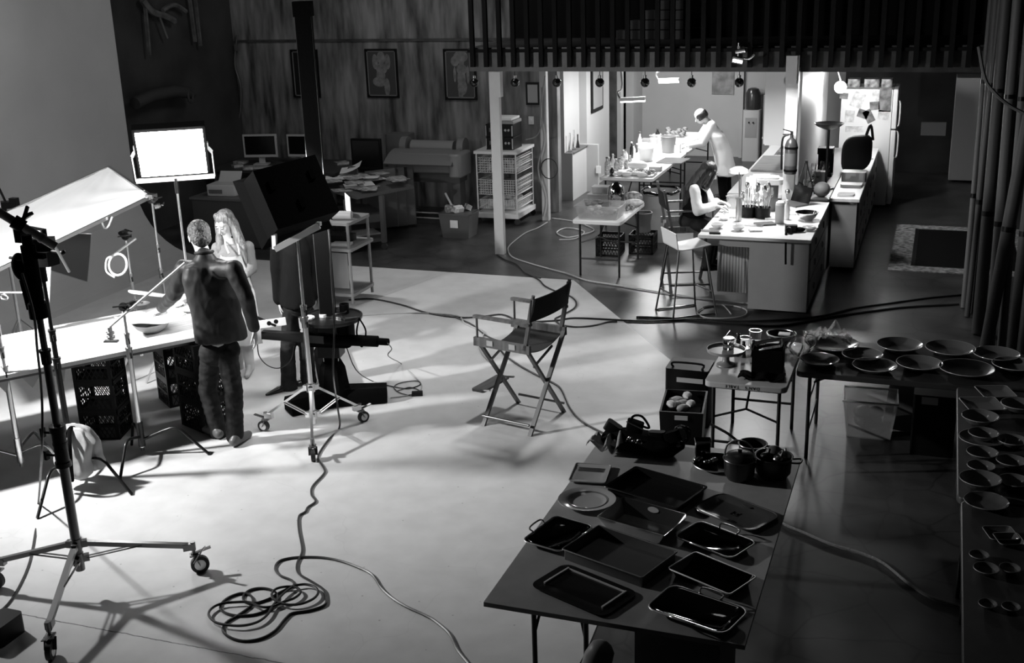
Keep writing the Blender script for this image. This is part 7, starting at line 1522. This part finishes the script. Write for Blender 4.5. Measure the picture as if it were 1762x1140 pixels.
m.add([(sx*a, sy*b, z) for z, a, b in ((0, .17, .13), (.33, .21, .17), (.33, .205, .165), (.008, .165, .125)) for sx, sy in ((-1, -1), (1, -1), (1, 1), (-1, 1))], [(0, 3, 2, 1)]+[(j*4+i, j*4+(i+1) % 4, j*4+4+(i+1) % 4, j*4+4+i) for j in range(3) for i in range(4)]+[(12, 13, 14, 15)]); m.build('tote_body', M_bin, t)
MB().tube([(sx*.212, sy*.172, .33) for sx, sy in ((-1, -1), (1, -1), (1, 1), (-1, 1))], .009, 6, True).build('rim', M_lgrey, t)
for i in range(8): one('dark_bundle', MB().ell((0, 0, .05), (.08, .06, .05), 10, 8, RZ(i)), M_dgrey if i % 2 else M_black, 'dark bundle inside the clear tote', 'bundle', (-.36+random.uniform(-.08, .08), 9.25+random.uniform(-.06, .06), .012+.07*(i // 3)), 'bundles in the clear tote')
one('stretched_canvas', MB().bar((-.06, 9.35, .0), (-.02, 9.5, .42), .02, .4, up=(1, 0, 0)), mat('canvas_back', .14, .7), 'pale stretched panel leaning right of the clear tote', 'panel')
t = thing('black_case', 'large black case under the corner where the dark tables meet', 'case', (.13, 9.1, 0)); MB().rbox((0, 0, .25), (.32, .4, .5), .02).build('case_body', M_black, t); MB().obox((-.04, -.205, .46), (.12, .006, .06)).build('label_plate', M_lgrey, t)
one('cut_panel', MB().bar((.36, 7.0, .02), (.30, 7.02, .55), .02, .7, up=(0, 1, 0)), mat('dark_board', .035, .7), 'dark board with round cut-outs leaning under the right edge table', 'panel')
cpq = bpy.data.objects['cut_panel']
# bowls and dishes on the right edge tables
rb_ = [(1713, 672, 34, 'tray'), (1690, 693, 38, 'tray'), (1686, 722, 32, 'bowl'), (1690, 752, 40, 'plate'), (1692, 748, 26, 'bowl'), (1690, 781, 27, 'bowl'), (1688, 803, 24, 'bowl'), (1686, 830, 36, 'bowl'), (1697, 861, 38, 'plate'), (1752, 700, 30, 'bowl'), (1742, 760, 26, 'bowl'), (1740, 795, 26, 'bowl'), (1745, 830, 28, 'bowl'), (1722, 915, 30, 'tray'), (1736, 925, 26, 'tray'), (1685, 952, 17, 'bowl'), (1697, 977, 22, 'bowl'), (1738, 975, 18, 'bowl'), (1700, 1035, 16, 'bowl'), (1740, 1040, 16, 'bowl')]
desc = ['square dish with a raised inner edge, rearmost on the right edge table', 'flat square dish, second from the back on the right edge table', 'deep oval bowl, third from the back along the right edge table', 'wide plate under a smaller bowl on the right edge table', 'bowl sitting on the wide plate on the right edge table', 'bowl just in front of the plate-and-bowl pair', 'small bowl between the pair and the widest bowl', 'widest bowl of the farther right edge table', 'scalloped dish at the front end of the farther right edge table', 'dark bowl behind at the outer side of the farther right edge table', 'outer bowl beside the plate-and-bowl pair', 'outer bowl beside the small bowl', 'outer bowl beside the widest bowl', 'slanting oblong dish at the back of the nearer right edge table', 'second oblong dish at the back of the nearer right edge table', 'round pot-like bowl on the nearer right edge table', 'pale crumpled dish on the nearer right edge table', 'outer small bowl beside the pale crumpled dish', 'small cup farther forward on the nearer right edge table', 'outer small cup farther forward on the nearer right edge table']
for (u, v, r, k), l in zip(rb_, desc):
    zb = .732 if 'sitting' not in l else .745; p = at(u, v, zb+.03); R_m = r*mpx(p)*.96
    if k == 'tray':
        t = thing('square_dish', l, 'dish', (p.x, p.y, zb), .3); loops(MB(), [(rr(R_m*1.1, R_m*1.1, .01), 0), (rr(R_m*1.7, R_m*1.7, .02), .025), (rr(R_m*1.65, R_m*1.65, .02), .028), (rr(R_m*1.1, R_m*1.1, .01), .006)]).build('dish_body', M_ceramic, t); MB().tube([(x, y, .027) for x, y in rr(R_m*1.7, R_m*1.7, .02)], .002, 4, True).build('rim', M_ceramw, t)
    else:
        h = .03 if k == 'plate' else R_m*.5; t = thing('dish' if k == 'plate' else 'serving_bowl', l, 'plate' if k == 'plate' else 'bowl', (p.x, p.y, zb))
        MB().lathe([(0, 0), (R_m*.42, 0), (R_m*.75, h*.4), (R_m, h), (R_m*.97, h+.003), (R_m*.72, h*.45), (R_m*.4, .01), (0, .01)], (0, 0, 0), 32, 1, 1, None, .03 if 'scallop' in l else 0).build('vessel', M_ceramic, t)
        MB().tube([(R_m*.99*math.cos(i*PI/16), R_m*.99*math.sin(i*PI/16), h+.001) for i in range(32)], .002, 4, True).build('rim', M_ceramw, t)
